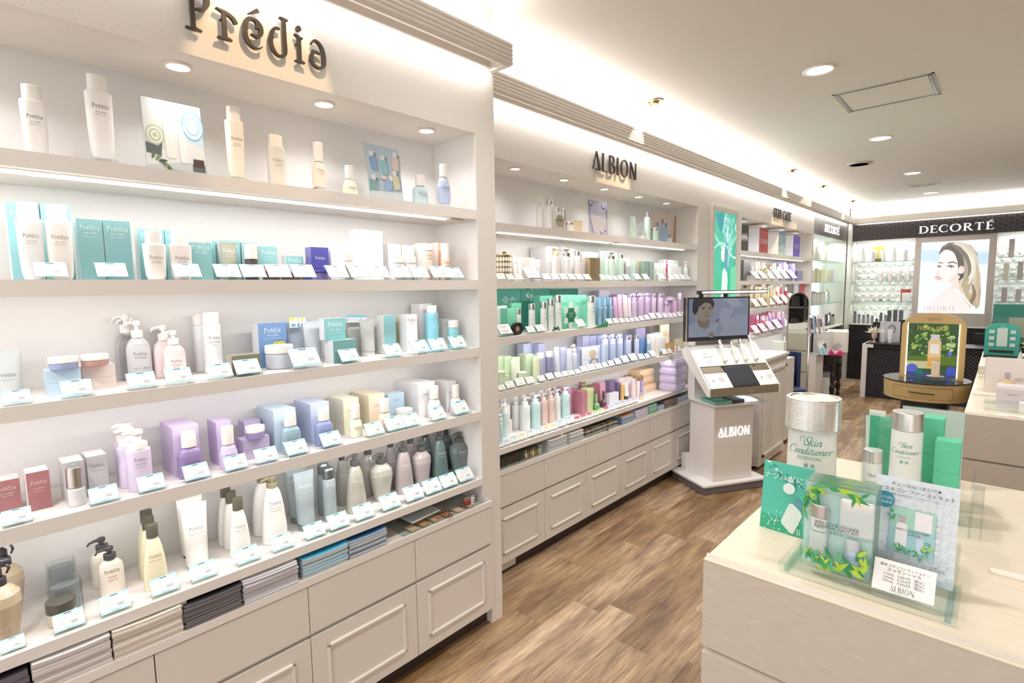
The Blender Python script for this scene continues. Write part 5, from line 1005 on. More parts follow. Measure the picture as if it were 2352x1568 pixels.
for a in ((1143, 1165), (1167, 1185), (1186, 1205), (1250, 1269), (1271, 1289), (1290, 1308), (1309, 1326), (1327, 1344), (1345, 1361), (1382, 1396), (1397, 1410), (1411, 1422), (1423, 1435), (1436, 1450), (1461, 1476), (1481, 1495), (1517, 1532), (1541, 1553), (1554, 1566), (1567, 1578), (1579, 1589)): tagcard(1, S2, *a, kind='A', hdr='#f3f0ee')
t = tagcard(1, S2, 1211, 1247, 'A', '#f6f4f2', 'large white price sheet leaning before the beige carton', x=X2 - .035)
# third shelf: the green range, then lilac
ROW.clear(); S3 = TOPS[2]; GR = '#5cc79f'
def pst(px0, px1, pyt, x, c, label, texts, fn=None, zb=None, lit=False):
    y0, y1 = yat(x, S3, px0), yat(x, S3, px1); h = zat(x, (y0 + y1) / 2, pyt) - S3; w_ = y1 - y0; b = B(); b.box(-.002, 0, -w_ / 2, w_ / 2, 0, h, mat(c, 'm')); n = [0]
    def Q(pts, c): n[0] += 1; b.add([(.0003 + n[0] * .00008, (p - .5) * w_, q * h) for p, q in pts], [tuple(range(len(pts)))], mat(c, 'm'))
    if fn: fn(b, Q)
    for s_, fo, hh, u_, v_, cc in texts: b.text(s_, hh, mat(cc, 'm'), lambda a, d: (.0025, a, d), fo, u_ * w_, v_ * h)
    return tag(b.mk('poster', None, (x, (y0 + y1) / 2, S3)), label, 'poster')
def splash(b, Q):
    random.seed(3)
    for i in range(60): a = random.random(); Q(leafp(.2 + .5 * a + random.uniform(-.12, .12), 1 - a * .9, random.uniform(.05, .12), random.uniform(0, 360), .25), random.choice(['#d9ece4', '#3f9d97', '#9ad6c6', '#e8f4ef']))
    bot(Q, .85, -.1, .14, .9, 18, '#dbe9e4', '#3c8c98')
pst(1120, 1197, 663, X2 - .247, '#5fb3a0', 'teal back panel with white brush characters, beside the pier', [('全力', 'sans', .042, .12, .62, '#e6f2ee'), ('なに', 'sans', .018, -.2, .5, '#e6f2ee')])
pst(1198, 1264, 663, X2 - .247, '#56ab9a', 'teal back panel with a water splash and bottle', [], splash)
pst(1265, 1328, 663, X2 - .247, '#3f9581', 'dark teal back panel with white script', [('Skin', 'script', .022, .1, .8, '#e3f0ec')])
def sc(px0, px1, base, top, look, **k): return ('R', px0, px1, base, top, '#e6ece6', look, dict(ch=.2, cw=.92, prof='slim', dr=.85, txt=sk(), **SILV, **k))
rows(1, 2, [('box', 1148, 1172, 768, 702, '#e6e6e8', 'white gift box with blue ribbon and gold medal', dict(d=.04, side='#7fd0b4')), ('box', 1173, 1194, 762, 708, GR, 'low green carton beside the ribboned box', dict(d=.05)), sc(1194, 1211, 758, 709, 'small white bottle with silver cap, lowest'),
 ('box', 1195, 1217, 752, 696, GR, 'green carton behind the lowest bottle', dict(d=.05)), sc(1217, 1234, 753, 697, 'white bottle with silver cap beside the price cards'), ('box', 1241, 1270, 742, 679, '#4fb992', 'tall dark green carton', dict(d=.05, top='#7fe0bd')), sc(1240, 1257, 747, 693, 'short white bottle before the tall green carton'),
 sc(1257, 1273, 745, 686, 'medium white bottle before the tall green carton'), sc(1272, 1290, 747, 677, 'tall white bottle by the row of green cartons')])
for i in range(4):
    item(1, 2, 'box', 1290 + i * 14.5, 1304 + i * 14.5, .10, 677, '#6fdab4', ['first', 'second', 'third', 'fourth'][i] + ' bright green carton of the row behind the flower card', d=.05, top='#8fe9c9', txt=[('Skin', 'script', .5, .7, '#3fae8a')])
x, y, w_, h = spot_of(0, S3, 1292, 1327, 1, .06, 694, X2, True); t = thing('shelf_card', 'flower shaped card with six white petals on the green range', 'card', (x + .006, y, S3 + .002)); b = B(); cz = h / 2; r = w_ * .5
b.prism(disc(0, cz, r * .62, h * .3, 18), lambda u, v, w2: (w2, u, v), .001, mat('#1f7a5c', 'm')); b.text('6つの', .013, mat('#e9f3ef', 'm'), pl(.0016), 'sans', 0, cz + .004); b.text('安心。', .008, mat('#e9f3ef', 'm'), pl(.0016), 'sans', 0, cz - .01); b.mk('centre', t)
for i in range(6):
    b = B(); a = PI / 2 + i * PI / 3; u0, v0 = math.cos(a) * r * .78, cz + math.sin(a) * h * .38; b.prism(disc(u0, v0, r * .27, h * .12, 14), lambda u, v, w2: (.001 + w2, u, v), .0008, mat('#e3e9e4', 'm'))
    for k in range(2): b.box(.0019, .0021, u0 - r * .15, u0 + r * .15, v0 + .003 - k * .007, v0 + .0042 - k * .007, mat('#6fae98', 'm'))
    b.mk('petal', t)
BL = '#5f97bd'
rows(1, 2, [sc(1347, 1367, 747, 679, 'tall white bottle next to the blue cartons'), ('box', 1376, 1398, 728, 666, '#b9aebb', 'mauve carton standing behind the blue ones', dict(d=.03))] + [('box', 1367 + i * 13, 1379 + i * 13, 735 - 2 * i, 682, BL, '%s blue carton of the small blue row' % ['first', 'second', 'third'][i], dict(d=.05)) for i in range(3)] +
 [('R', 1372 + i * 13, 1382 + i * 13, 742 - i * 2, 686, '#8fc0d9', '%s slim clear blue bottle with silver neck' % ['first', 'second', 'third'][i], dict(st='f', ch=.3, cw=.5, prof='soft', band='#d3d3d3', cap='#a9d6e6')) for i in range(3)])
LV = '#c9a9d6'
rows(1, 2, [('box', 1394 + i * 24, 1410 + i * 24, 715 - i * 3, 676 - i * .9, ['#b58fc3', '#caaed9', '#bd97cc', '#c9abd9', '#b893cb', '#c5a5d6', '#c09fd2'][i], '%s tall lilac carton at the back of the lilac range' % ['first', 'second', 'third', 'fourth', 'fifth', 'sixth', 'seventh'][i], dict(d=.05)) for i in range(6)] +
 [('box', 1406, 1416, 733, 695, '#8a4a86', 'plum carton behind the pink tubes', dict(d=.04)), ('tube', 1409, 1420, 731, 682, '#c89ac9', 'violet tube, darkest of the tubes', {}), ('tube', 1419, 1431, 731, 677, '#e3b4cc', 'pink tube', {}), ('tube', 1431, 1443, 729, 677, '#e9dce3', 'white lilac tube, first of two', {}), ('tube', 1441, 1450, 728, 683, '#e9dce6', 'white lilac tube, second of two', {}),
  ('pump', 1449, 1465, 729, 674, '#d6bfe0', 'lilac pump bottle, first of three', dict(prof='cyl', ch=.27, cw=.9, dr=.85, cap='#d9c9e3')), ('pump', 1466, 1483, 727, 674, '#cfb6dd', 'lilac pump bottle, second of three', dict(prof='cyl', ch=.27, cw=.9, dr=.85, cap='#d9c9e3')), ('pump', 1483, 1498, 725, 673, '#cfb3dd', 'lilac pump bottle, third of three', dict(prof='cyl', ch=.27, cw=.9, dr=.85, cap='#d9c9e3')),
  ('R', 1498, 1511, 723, 676, '#d6c0dc', 'lilac bottle with silver cap, first of two', dict(ch=.14, cw=.85, **SILV)), ('R', 1512, 1526, 721, 676, '#dcc9df', 'lilac bottle with silver cap, second of two', dict(ch=.14, cw=.85, **SILV)), ('box', 1526, 1546, 719, 690, '#caa9d6', 'lilac carton under a lilac jar', dict(d=.05)), ('jar', 1526, 1536, 721, 695, '#dcc3e3', 'small lilac jar with silver lid', dict(**SILV)),
  ('R', 1547, 1556, 718, 685, '#dba6c9', 'small pink bottle near the end', dict(ch=.15, **SILV)), ('R', 1556, 1567, 717, 673, '#b9a3b9', 'silver lilac bottle at the end', dict(ch=.25, cap='#d9c3dd', cw=.95))])
x, y, w_, h = spot_of(0, S3, 1530, 1546, 1, .10, 690, X2, True); product('jar', w_ * .9, .028, '#d3b9df', 'larger lilac jar with silver lid on the lilac carton', 'jar', (x - .025, y, S3 + h + .0005), seg=14, **SILV)
for i in range(2):
    x, y, w_, h = spot_of(0, S3, 1183 + i * 11, 1195 + i * 11, 1, .03, 741, X2, True); b = B(); r = h / 2
    b.loft([(-.02, r, r, 2), (.0, r, r, 2)], mat('#232323', 'g'), 22, fn=lambda p, q, s_, r=r: (s_, q, p + r)); b.loft([(.0003, r * .45, r * .45, 2), (.0012, r * .42, r * .42, 2)], mat('#d9c59a', 'x'), 16, fn=lambda p, q, s_, r=r: (s_, q, p + r)); tag(b.mk('round_case', None, (x, y, S3 + .0003)), 'round black case with gold centre, %s' % ['next to the slanted white card', 'next to the lowest white bottle'][i], 'case')
tagcard(1, S3, 1149, 1182, 'A', '#f1efee', 'large white text card on the green range beside the round cases', x=X2 - .02)
t = thing('ribbon_bow', 'dark green satin bow before the white bottles', 'ribbon', (X2 - .02, yat(X2 - .02, S3, 1278), S3)); b = B(); m = mat('#1f5a44', 'g')
for s_ in (-1, 1): b.prism([(0, .012), (s_ * .014, .024), (s_ * .02, .02), (s_ * .016, .008), (0, .009)], lambda u, v, w2: (w2 - .004, u, v), .008, m); b.prism([(0, .012), (s_ * .03, .002), (s_ * .026, .0), (s_ * .034, -.0), (s_ * .034, .008), (s_ * .003, .016)], lambda u, v, w2: (w2 - .002, u, v + .0005), .004, m)
b.mk('bow', t); b = B(); b.box(-.006, .006, -.003, .003, .008, .016, m); b.mk('knot', t)
y0, y1 = yat(X2, S3, 1361), yat(X2, S3, 1396); b = B(); b.prism([(y0, 0), (y1, 0), (y1, .03)], lambda u, v, w2: (X2 + .001 + w2, u, S3 + v - .004), .0012, mat('#2f9a58', 'm')); b.text('ALBION', .005, mat('#bfe3cb', 'm'), lambda u, v: (X2 + .0026, u + y1 - .02, S3 + v + .002), 'alb'); tag(b.mk('corner_card'), 'green triangular card at the shelf edge under the blue bottles', 'card')
for a in ((1213, 1233), (1235, 1256), (1328, 1349), (1397, 1411), (1412, 1425), (1426, 1438), (1439, 1449), (1450, 1460), (1461, 1471), (1472, 1483), (1484, 1496), (1497, 1511), (1512, 1525), (1526, 1537), (1538, 1548), (1549, 1558), (1559, 1569), (1570, 1579)): tagcard(1, S3, *a, kind='A', hdr='#eee6f0' if a[0] > 1500 else '#f4f2f1')
# fourth shelf: pale green, lilac, blue, gifts
ROW.clear(); S4 = TOPS[3]; PG = '#cfe6bd'; PB = '#bcc8ee'; PL = '#c6c6ef'
t = pst(1146, 1180, 795, X2 - .12, '#e3f0ea', 'frosted card on the niche side behind the green jars', []); t.location.z = S4; t.scale.z = .6
rows(1, 3, [('box', 1147, 1160, 868, 818, PG, 'first pale green carton by the pier', dict(d=.06)), ('box', 1161, 1176, 864, 818, '#c6dfb3', 'second pale green carton by the pier', dict(d=.06)), ('box', 1147, 1171, 880, 864, PG, 'low pale green carton under a jar', dict(d=.04)), ('tube', 1176, 1189, 877, 826, '#e6ecda', 'cream tube with round sticker', {}), ('box', 1189, 1206, 862, 822, '#d9ebc9', 'pale green carton behind the low jar', dict(d=.04)),
 ('jar', 1194, 1216, 868, 854, '#e3efd3', 'low pale green jar', dict(cap='#eef3e3')), ('box', 1208, 1224, 856, 813, PG, 'green carton next to the pale bottle', dict(d=.06, top='#dcebd0')), ('box', 1222, 1238, 852, 813, '#c3ddb2', 'green carton behind the pale bottle', dict(d=.05)), ('R', 1226, 1243, 875, 819, '#e3efc6', 'pale green bottle', dict(ch=.2, cw=1, cap='#e9f2d3')),
 ('box', 1203, 1219, 838, 789, PB, 'first lilac blue carton standing behind', dict(d=.05)), ('box', 1220, 1236, 836, 788, '#b3c0ea', 'second lilac blue carton standing behind', dict(d=.05)), ('box', 1237, 1252, 832, 789, PL, 'third lilac blue carton standing behind', dict(d=.05)),
 ('R', 1239, 1257, 862, 811, '#c9cbee', 'milky lilac bottle with white cap', dict(ch=.2, cw=1, st='f')), ('R', 1256, 1274, 862, 807, '#8f8fc4', 'deep violet clear bottle with white cap', dict(ch=.2, cw=1, st='f')), ('tube', 1274, 1288, 855, 797, '#d3dcf3', 'pale blue tube, first of two', {}), ('box', 1288, 1301, 852, 797, '#c9cde9', 'slim carton with printed net', dict(d=.04)),
 ('tube', 1302, 1315, 850, 800, '#d6dcf2', 'pale blue tube, second of two', {}), ('pump', 1313, 1330, 850, 791, '#cfd6ee', 'pale blue pump bottle with ribbon', dict(ch=.25)), ('box', 1330, 1341, 846, 797, '#b9c6ec', 'pile of small blue cartons', dict(d=.04)), ('box', 1339, 1353, 820, 771, PL, 'first tall blue carton behind the dotted card', dict(d=.05)), ('box', 1354, 1370, 818, 771, '#b9bdea', 'second tall blue carton behind the dotted card', dict(d=.05))] +
 [('box', 1372 + i * 21, 1388 + i * 21, 812 - i * 3.5, 769, '#a9b0e4', '%s tall periwinkle carton behind the blue pumps' % ['first', 'second', 'third', 'fourth'][i], dict(d=.05)) for i in range(4)] +
 [('pump', 1384 + i * 18.5, 1400 + i * 18.5, 835 - i * 3.5, 768 - i * .4, '#b5caee', 'sky blue pump bottle, %s of three' % ['first', 'second', 'third'][i], dict(prof='cyl', ch=.28, cw=.85, dr=.85, cap='#dfe6f4')) for i in range(3)] +
 [('R', 1440, 1456, 824, 772, '#bccaec', 'sky blue bottle with silver cap, wide', dict(ch=.15, cw=.9, **SILV)), ('R', 1459, 1471, 820, 770, '#c3cfee', 'sky blue bottle with silver cap, slim', dict(ch=.15, cw=.9, **SILV)), ('box', 1471, 1481, 815, 778, '#4f86c6', 'bright blue carton, first of two', dict(d=.04)), ('box', 1482, 1491, 813, 777, '#5b93d0', 'bright blue carton, second of two', dict(d=.04)),
 ('R', 1488, 1497, 813, 781, '#9ad0e3', 'aqua bottle with silver neck', dict(ch=.2, st='f')), ('box', 1496, 1504, 808, 767, '#f0efec', 'first tall white carton by the gold flowers', dict(d=.04)), ('box', 1505, 1521, 811, 766, '#f0eeeb', 'second tall white carton by the gold flowers', dict(d=.05)), ('box', 1522, 1528, 806, 773, '#efece6', 'third tall white carton by the gold flowers', dict(d=.03)),
 ('box', 1461, 1482, 792, 753, '#b9a9dc', 'violet picture card behind the blue bottles', dict(d=.01)), ('box', 1499, 1516, 790, 747, '#b3a48c', 'brown printed picture card at the back', dict(d=.01)), ('box', 1517, 1536, 788, 745, '#eadfc0', 'cream picture card with gold letters', dict(d=.01, txt=[('HER', 'sans', .8, .6, '#c9a95c')])),
 ('box', 1528, 1549, 803, 787, '#f0b95c', 'orange block under the yellow flask', dict(st='f', d=.03)), ('box', 1556, 1577, 803, 776, '#d3c9a8', 'pale gold carton at the end of the gifts', dict(d=.04)), ('box', 1503, 1519, 800, 762, '#6f93b3', 'blue topped gift carton', dict(d=.02))])
x, y, w_, h = spot_of(0, S4, 1532, 1545, 1, .10, 787, X2, True); product('R', w_, .052, '#f0dc6a', 'yellow perfume flask with gold cap', 'bottle', (x - .012, y, zat(x, y, 787) + .0003), seg=14, ch=.3, cw=.35, st='f', cap='#c9a86a', cst='x', dr=.6)
lady(1547, 1562, .01, 790, 3, 'pink paper cut-out of a lady leaning at the shelf edge')
for px0, px1, pb, pt_, l in ((1145, 1168, 864, 845, 'pale green jar on the low carton by the pier'),): x, y, w_, h = spot_of(0, S4, px0, px1, 1, .055, pt_, X2, True); product('jar', w_ * .8, .024, '#c9dcae', l, 'jar', (x - .022, y, zat(x, y, pb)), seg=16, cap='#e9f0d9')
x, y, w_, h = spot_of(0, S4, 1341, 1383, 1, .07, 795, X2, True); b = B(); b.box(-.004, 0, -w_ / 2, w_ / 2, 0, h, mat('#e8edf6', 'm')); random.seed(5)
for i in range(60): b.prism(disc(random.uniform(-.46, .46) * w_, random.uniform(.06, .94) * h, .0022, .0026, 8), lambda u, v, w2: (w2, u, v), .0004, mat(random.choice(['#d8488f', '#5a8fd0', '#e6c24f', '#7fc8e0', '#9a5ab8', '#46569c']), 'm'))
b.prism(disc(.06 * w_, h * .64, w_ * .2, h * .2, 20), lambda u, v, w2: (w2, u, v), .0007, mat('#d3c3ac', 'm')); b.prism([(-.16 * w_, 0), (.4 * w_, 0), (.36 * w_, .4 * h), (.1 * w_, .46 * h), (-.1 * w_, .4 * h)], lambda u, v, w2: (w2, u, v), .0008, mat('#8f9fb6', 'm')); b.prism(disc(.14 * w_, h * .2, w_ * .15, h * .19, 16), lambda u, v, w2: (w2, u, v), .001, mat('#e6ddcf', 'm'))
tag(b.mk('shelf_card', None, (x, y, S4)), 'picture card with coloured dots on the fourth shelf', 'card')
def toy(px, pz, label):
    x = X2 - .012; y = yat(x, S4, px); t = thing('plush_charm', label, 'toy', (x, y, S4)); m = mat('#9a6a3c', 'm'); b = B(); b.loft([(0, .004, .004, 2), (.006, .007, .006, 2), (.014, .005, .005, 2)], m, 12); b.mk('body', t); b = B(); b.loft([(.013, .004, .004, 2), (.02, .008, .007, 2), (.028, .005, .005, 2), (.03, .001, .001, 2)], m, 12); b.mk('head', t)
    for s_ in (-1, 1): b = B(); b.loft([(.026, .003, .002, 2), (.031, .002, .0015, 2)], m, 8, cy=s_ * .006); b.mk('ear', t)
toy(1253, 0, 'small brown plush animal among the price cards')
for i, (dx, dz) in enumerate(((-.008, .018), (.006, .026), (.004, .008), (-.004, .004))):
    b = B(); 
    for k in range(5): a = k * 2 * PI / 5; b.prism([(math.cos(a) * .006 + math.cos(q * PI / 4) * .0042, math.sin(a) * .006 + math.sin(q * PI / 4) * .0042) for q in range(8)], lambda u, v, w2: (w2, u, v), .001, mat('#b39a6a', 'x'))
    tag(b.mk('gold_flower', None, (X2 - .004 - i * .0012, yat(X2, S4, 1519) + dx, S4 + .008 + dz)), 'gold metal flower, %s, before the white cartons' % ['upper one by the slim carton', 'topmost', 'lower one', 'lowest'][i], 'ornament', 'gold flowers')
for a in ((1147, 1164), (1165, 1186), (1188, 1211), (1212, 1232), (1239, 1256), (1258, 1276), (1278, 1294), (1295, 1309), (1310, 1323), (1324, 1336), (1337, 1353), (1355, 1371), (1372, 1386), (1387, 1400), (1401, 1415), (1416, 1431), (1432, 1449), (1451, 1468), (1471, 1484), (1485, 1496), (1497, 1511), (1524, 1536), (1537, 1547), (1556, 1567)): tagcard(1, S4, *a, kind='A', hdr='#eef4ea' if a[0] < 1235 else '#f1eff3')
# lowest shelf: refills and pumps, body care, gift boxes
ROW.clear(); S5 = TOPS[4]; AQ = '#b9dcdc'; WP = '#e3ebe6'; PK = '#d9b6ab'
ex = lambda z=.62, c='#7c8c8c': [('Exage', 'script', .6, z, c), ('WHITE', 'sans', .35, z - .07, c)]
rows(1, 4, [('pump', 1146, 1156, 1018, 950, AQ, 'aqua pump bottle partly hidden by the pier', dict(ch=.25, cap='#eef2f2')), ('pump', 1151, 1168, 1005, 925, AQ, 'aqua pump bottle by the pier', dict(prof='cyl', ch=.3, cw=.8, cap='#eef3f3', txt=ex(.7), nz=-1))] +
 [('pump', 1158 + i * 19, 1178 + i * 19, 985 - i * 7, 915 - i * 5, [WP, '#e6ecea', AQ, '#e3c6c0', '#e6cfc9', '#e9eeec', '#dfeaea'][i], '%s pump bottle of the rear row' % ['first', 'second', 'third', 'fourth', 'fifth', 'sixth', 'seventh'][i], dict(prof='cyl', ch=.28, cw=.62, cap='#f0f3f2')) for i in range(7)] +
 [('pump', 1194, 1219, 991, 911, WP, 'white pump bottle beside the pink cartons', dict(prof='cyl', ch=.26, cw=.62, cap='#f3f5f4', txt=ex(.6), nz=1)), ('pump', 1217, 1241, 986, 906, AQ, 'aqua pump bottle before the pink bottles', dict(prof='cyl', ch=.24, cw=.62, cap='#f0f5f5', txt=ex(.6), nz=1)),
 ('pump', 1240, 1257, 978, 902, PK, 'rose beige pump bottle, first of two', dict(prof='cyl', ch=.24, cw=.6, cap='#e9cfc9', txt=ex(.6, '#8a6a60'), nz=1, e=4, dr=.8)), ('pump', 1256, 1273, 972, 898, '#ddb9ae', 'rose beige pump bottle, second of two', dict(prof='cyl', ch=.24, cw=.6, cap='#e9cfc9', txt=ex(.6, '#8a6a60'), nz=1, e=4, dr=.8)),
 ('pump', 1271, 1288, 966, 893, '#e3e6e0', 'white pump bottle before the aqua one', dict(prof='cyl', ch=.24, cw=.62, cap='#f0f3f3', txt=ex(.6), nz=1)), ('pump', 1286, 1309, 963, 889, '#b3d9da', 'aqua pump bottle beside the mauve carton', dict(prof='cyl', ch=.22, cw=.62, cap='#eaf3f4', txt=ex(.6), nz=1)),
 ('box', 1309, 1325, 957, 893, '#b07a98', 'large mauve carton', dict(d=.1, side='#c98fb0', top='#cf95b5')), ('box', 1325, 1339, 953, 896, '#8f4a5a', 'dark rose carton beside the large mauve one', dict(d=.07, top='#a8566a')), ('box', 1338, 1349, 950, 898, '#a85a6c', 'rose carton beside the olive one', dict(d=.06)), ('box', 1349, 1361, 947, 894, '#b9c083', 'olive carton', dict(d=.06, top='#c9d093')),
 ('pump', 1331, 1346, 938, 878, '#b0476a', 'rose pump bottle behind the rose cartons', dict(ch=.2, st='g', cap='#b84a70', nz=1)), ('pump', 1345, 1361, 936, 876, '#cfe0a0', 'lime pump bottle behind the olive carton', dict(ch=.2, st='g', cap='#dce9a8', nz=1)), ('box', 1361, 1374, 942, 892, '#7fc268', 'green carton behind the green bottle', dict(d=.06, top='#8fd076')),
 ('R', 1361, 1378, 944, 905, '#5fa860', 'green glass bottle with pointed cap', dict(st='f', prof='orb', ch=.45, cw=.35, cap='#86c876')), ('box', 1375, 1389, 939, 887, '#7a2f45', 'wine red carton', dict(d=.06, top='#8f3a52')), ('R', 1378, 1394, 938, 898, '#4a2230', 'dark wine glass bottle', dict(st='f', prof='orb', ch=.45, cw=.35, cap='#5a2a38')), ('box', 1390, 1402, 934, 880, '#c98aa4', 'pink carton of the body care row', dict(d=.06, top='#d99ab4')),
 ('box', 1402, 1412, 922, 874, '#5f4a78', 'purple carton', dict(d=.05, side='#7a6596', top='#6f5a88')), ('box', 1401, 1411, 930, 903, '#dfe1ea', 'small white blue carton, first of two', dict(d=.03)), ('box', 1411, 1420, 928, 901, '#e6e6ec', 'small white blue carton, second of two', dict(d=.03)), ('box', 1419, 1424, 918, 878, '#6a5590', 'slim violet carton', dict(d=.03)),
 ('R', 1424, 1433, 920, 879, '#e6b25c', 'amber bottle', dict(st='g', ch=.06)), ('tube', 1433, 1443, 918, 877, '#f0eadf', 'white tube with black and gold foot', dict(cap='#4a4030')), ('box', 1421, 1436, 905, 868, '#ead9e0', 'first pale pink carton at the back', dict(d=.05)), ('box', 1437, 1453, 903, 867, '#efe0e4', 'second pale pink carton at the back', dict(d=.05)), ('R', 1448, 1461, 916, 871, '#efd0cf', 'pale pink bottle', dict(ch=.25))] +
 [('R', 1461 + i * 8.5, 1469.5 + i * 8.5, 914 - i * 2.5, 866 - i * 2, ['#efe6ee', '#a98fd0', '#ece6f0'][i], '%s bottle with shiny gold cap' % ['white', 'violet', 'pale lilac'][i], dict(ch=.18, cw=.9, cap='#c9b184', cst='x')) for i in range(3)] +
 [('R', 1444 + i * 8, 1452 + i * 8, 895 - i * 2, 862 - i * 1.5, '#efe0d6', '%s gold topped bottle at the back' % ['first', 'second', 'third', 'fourth'][i], dict(ch=.25, cap='#d9b87a', cst='x')) for i in range(4)] +
 [('jar', 1485, 1503, 909, 898, '#e6dcc6', 'round cream box under its twin', dict(cap='#efe8d8'))])
x, y, w_, h = spot_of(0, S5, 1485, 1503, 1, 909, 898, X2); product('jar', w_, h * .95, '#e6dcc6', 'round cream box on top of its twin', 'jar', (x, y, S5 + h + .0004), seg=16, cap='#efe8d8')
for i in range(2):
    x, y, w_, h = spot_of(0, S5, 1164, 1194, 1, 1003, 937, X2, True); h /= 2
    product('box', w_, h - .0006, '#ecdcd6', '%s pinkish refill carton with script print' % ['lower', 'upper'][i], 'carton', (x, y, S5 + i * h), d=w_ * .95, side='#e0cdc6', top='#f3e6e0', txt=[('Exage', 'script', .5, .6, '#9a8076'), ('WHITE', 'sans', .3, .42, '#9a8076')]); ROW.append((x, y, 'pinkish refill cartons', w_))
# angel ornament
t = thing('angel_ornament', 'small cream angel ornament before the gold capped bottles', 'ornament', (X2 - .045, yat(X2 - .045, S5, 1473), S5)); m = mat('#e6d6b3', 'p')
b = B(); b.loft([(0, .018, .014, 2), (.012, .014, .012, 2), (.03, .008, .007, 2), (.036, .003, .003, 2)], m, 14); b.mk('body', t); b = B(); b.loft([(.034, .003, .003, 2), (.038, .007, .007, 2), (.044, .0075, .0075, 2), (.05, .003, .003, 2)], m, 12); b.mk('head', t)
for s_ in (-1, 1): b = B(); b.prism([(0, .026), (s_ * .02, .04), (s_ * .022, .03), (s_ * .016, .018)], lambda u, v, w2: (-.006 + w2, u, v), .003, mat('#cdb98f', 'p')); b.mk('wing', t)
# gift box piles
def gift(px0, px1, pyb, pyt, n, look, cols, d, x=None, st=False, hint=''):
    xx = onz(S5, (px0 + px1) / 2, pyb).x if x is None else x; y0, y1 = yat(xx, S5, px0), yat(xx, S5, px1); zb = S5; zt = zat(xx, (y0 + y1) / 2, pyt); hh = (zt - zb) / n
    for i in range(n):
        b = B(); w_ = y1 - y0; q = .85; o = (random.uniform(-.004, .004), random.uniform(-.003, .003))
        if st: b.box(-d, 0, -w_ / 2, w_ / 2, 0, hh * .5, mat('#4a3f3c', 'm')); b.box(-d - .001, .001, -w_ / 2 - .001, w_ / 2 + .001, hh * .5, hh - .0006, mat('#efe9e6', 'm'))
        else:
            b.loft([(0, w_ / 2 * .9, d / 2 * .92, 8), (hh * .3, w_ / 2, d / 2, 8), (hh * .45, w_ / 2 * .98, d / 2 * .98, 8), (hh * .55, w_ / 2, d / 2, 8), (hh - .0008, w_ / 2 * .88, d / 2 * .9, 8)], mat(cols, 'm'), 24, False, cx=-d / 2)
            for k in range(6): b.prism(disc((k - 2.5) * w_ * .13, hh * .72, .003, .003, 6), lambda u, v, w2: (w2 - .0018, u, v), .001, mat('#f3ece6', 'm'))
        tag(b.mk('gift_box', None, (xx + o[0], (y0 + y1) / 2 + o[1], zb + i * hh + .0003)), '%s %s' % (['lowest', 'second', 'third', 'fourth', 'fifth', 'sixth'][i] if i < n - 1 else 'topmost', look), 'gift box', look + ' pile')
gift(1488, 1513, 907, 882, 4, 'striped flat box of the pile by the round boxes', '', .06, st=True)
gift(1480, 1505, 895, 853, 6, 'striped flat box of the taller pile', '', .05, st=True, x=X2 - .16)
gift(1517, 1549, 905, 852, 3, 'orange sleeved gift box', '#f0d3ae', .13); gift(1552, 1577, 897, 823, 4, 'lilac sleeved gift box', '#cfc6e6', .15)
HD = {'b': '#c6dbea', 'y': '#eadfae', 'r': '#c4627e', 'g': '#b9d892', 'p': '#c3cdea'}
for a, k in (((1147, 1160), 'b'), ((1161, 1176), 'b'), ((1177, 1195), 'b'), ((1196, 1213), 'y'), ((1214, 1233), 'b'), ((1234, 1253), 'b'), ((1254, 1268), 'y'), ((1269, 1283), 'y'), ((1284, 1302), 'b'), ((1304, 1323), 'b'), ((1324, 1337), 'r'), ((1338, 1351), 'r'), ((1352, 1364), 'r'), ((1365, 1377), 'g'), ((1378, 1390), 'g'), ((1391, 1403), 'r'), ((1404, 1416), 'p'), ((1417, 1430), 'p'), ((1431, 1443), 'p'), ((1444, 1455), 'p'), ((1456, 1467), 'p')): tagcard(1, S5, *a, kind='A', hdr=HD[k])
# slot under the lowest shelf
t = thing('storage_box', 'clear drawer of gold and black testers against the pier', 'drawer', (X2, 0, .5735)); y0, y1 = 1.66, yat(X2, .6, 1253); b = B()
for q in ((-.2, .006, y0, y1, 0, .002), (.003, .006, y0, y1, .002, .062), (-.2, .003, y1 - .002, y1, .002, .062), (-.2, .003, y0, y0 + .002, .002, .062)): b.box(*q, CLEAR)
b.mk('shell', t); b = B(); ym = yat(X2, .6, 1199); b.loft([(0, .003, .003, 2), (.012, .003, .003, 2), (.014, .007, .007, 2), (.019, .007, .007, 2)], mat('#a39c8a', 'x'), 14, fn=lambda p, q, s_: (s_ + .006, q + ym, p + .025)); b.mk('knob', t)
for i in range(8):
    y = yat(X2 - .03, .59, 1152 + i * 6.5); b = B(); b.loft([(0, .012, .012, 2), (.04, .012, .012, 2)], mat('#2b2728', 'g'), 12); tag(b.mk('tester_bottle', None, (X2 - .03, y, .5765)), 'black round tester in the clear drawer against the pier', 'tester', 'black testers in the clear drawer')
for i in range(14):
    y = yat(X2 - .04, .59, 1202 + (i % 7) * 5.2); b = B(); b.loft([(0, .008, .008, 2), (.022, .008, .008, 2), (.024, .004, .004, 2), (.03, .004, .004, 2)], mat('#c9ab6a' if i % 3 else '#e9e2d6', 'x' if i % 3 else 'p'), 12); tag(b.mk('sample_vial', None, (X2 - .022 - (i // 7) * .03, y, .5765)), 'little gold sample vial in the clear drawer', 'sample', 'gold sample vials in the clear drawer')
for i in range(3): b = B(); b.loft([(0, .015, .015, 2), (.012, .015, .015, 2)], mat('#f0ede9', 'p'), 14); tag(b.mk('powder_compact', None, (X2 - .05, yat(X2 - .05, .59, 1240), .5765 + i * .0125)), '%s white round compact in the clear drawer' % ['lower', 'middle', 'upper'][i], 'compact')
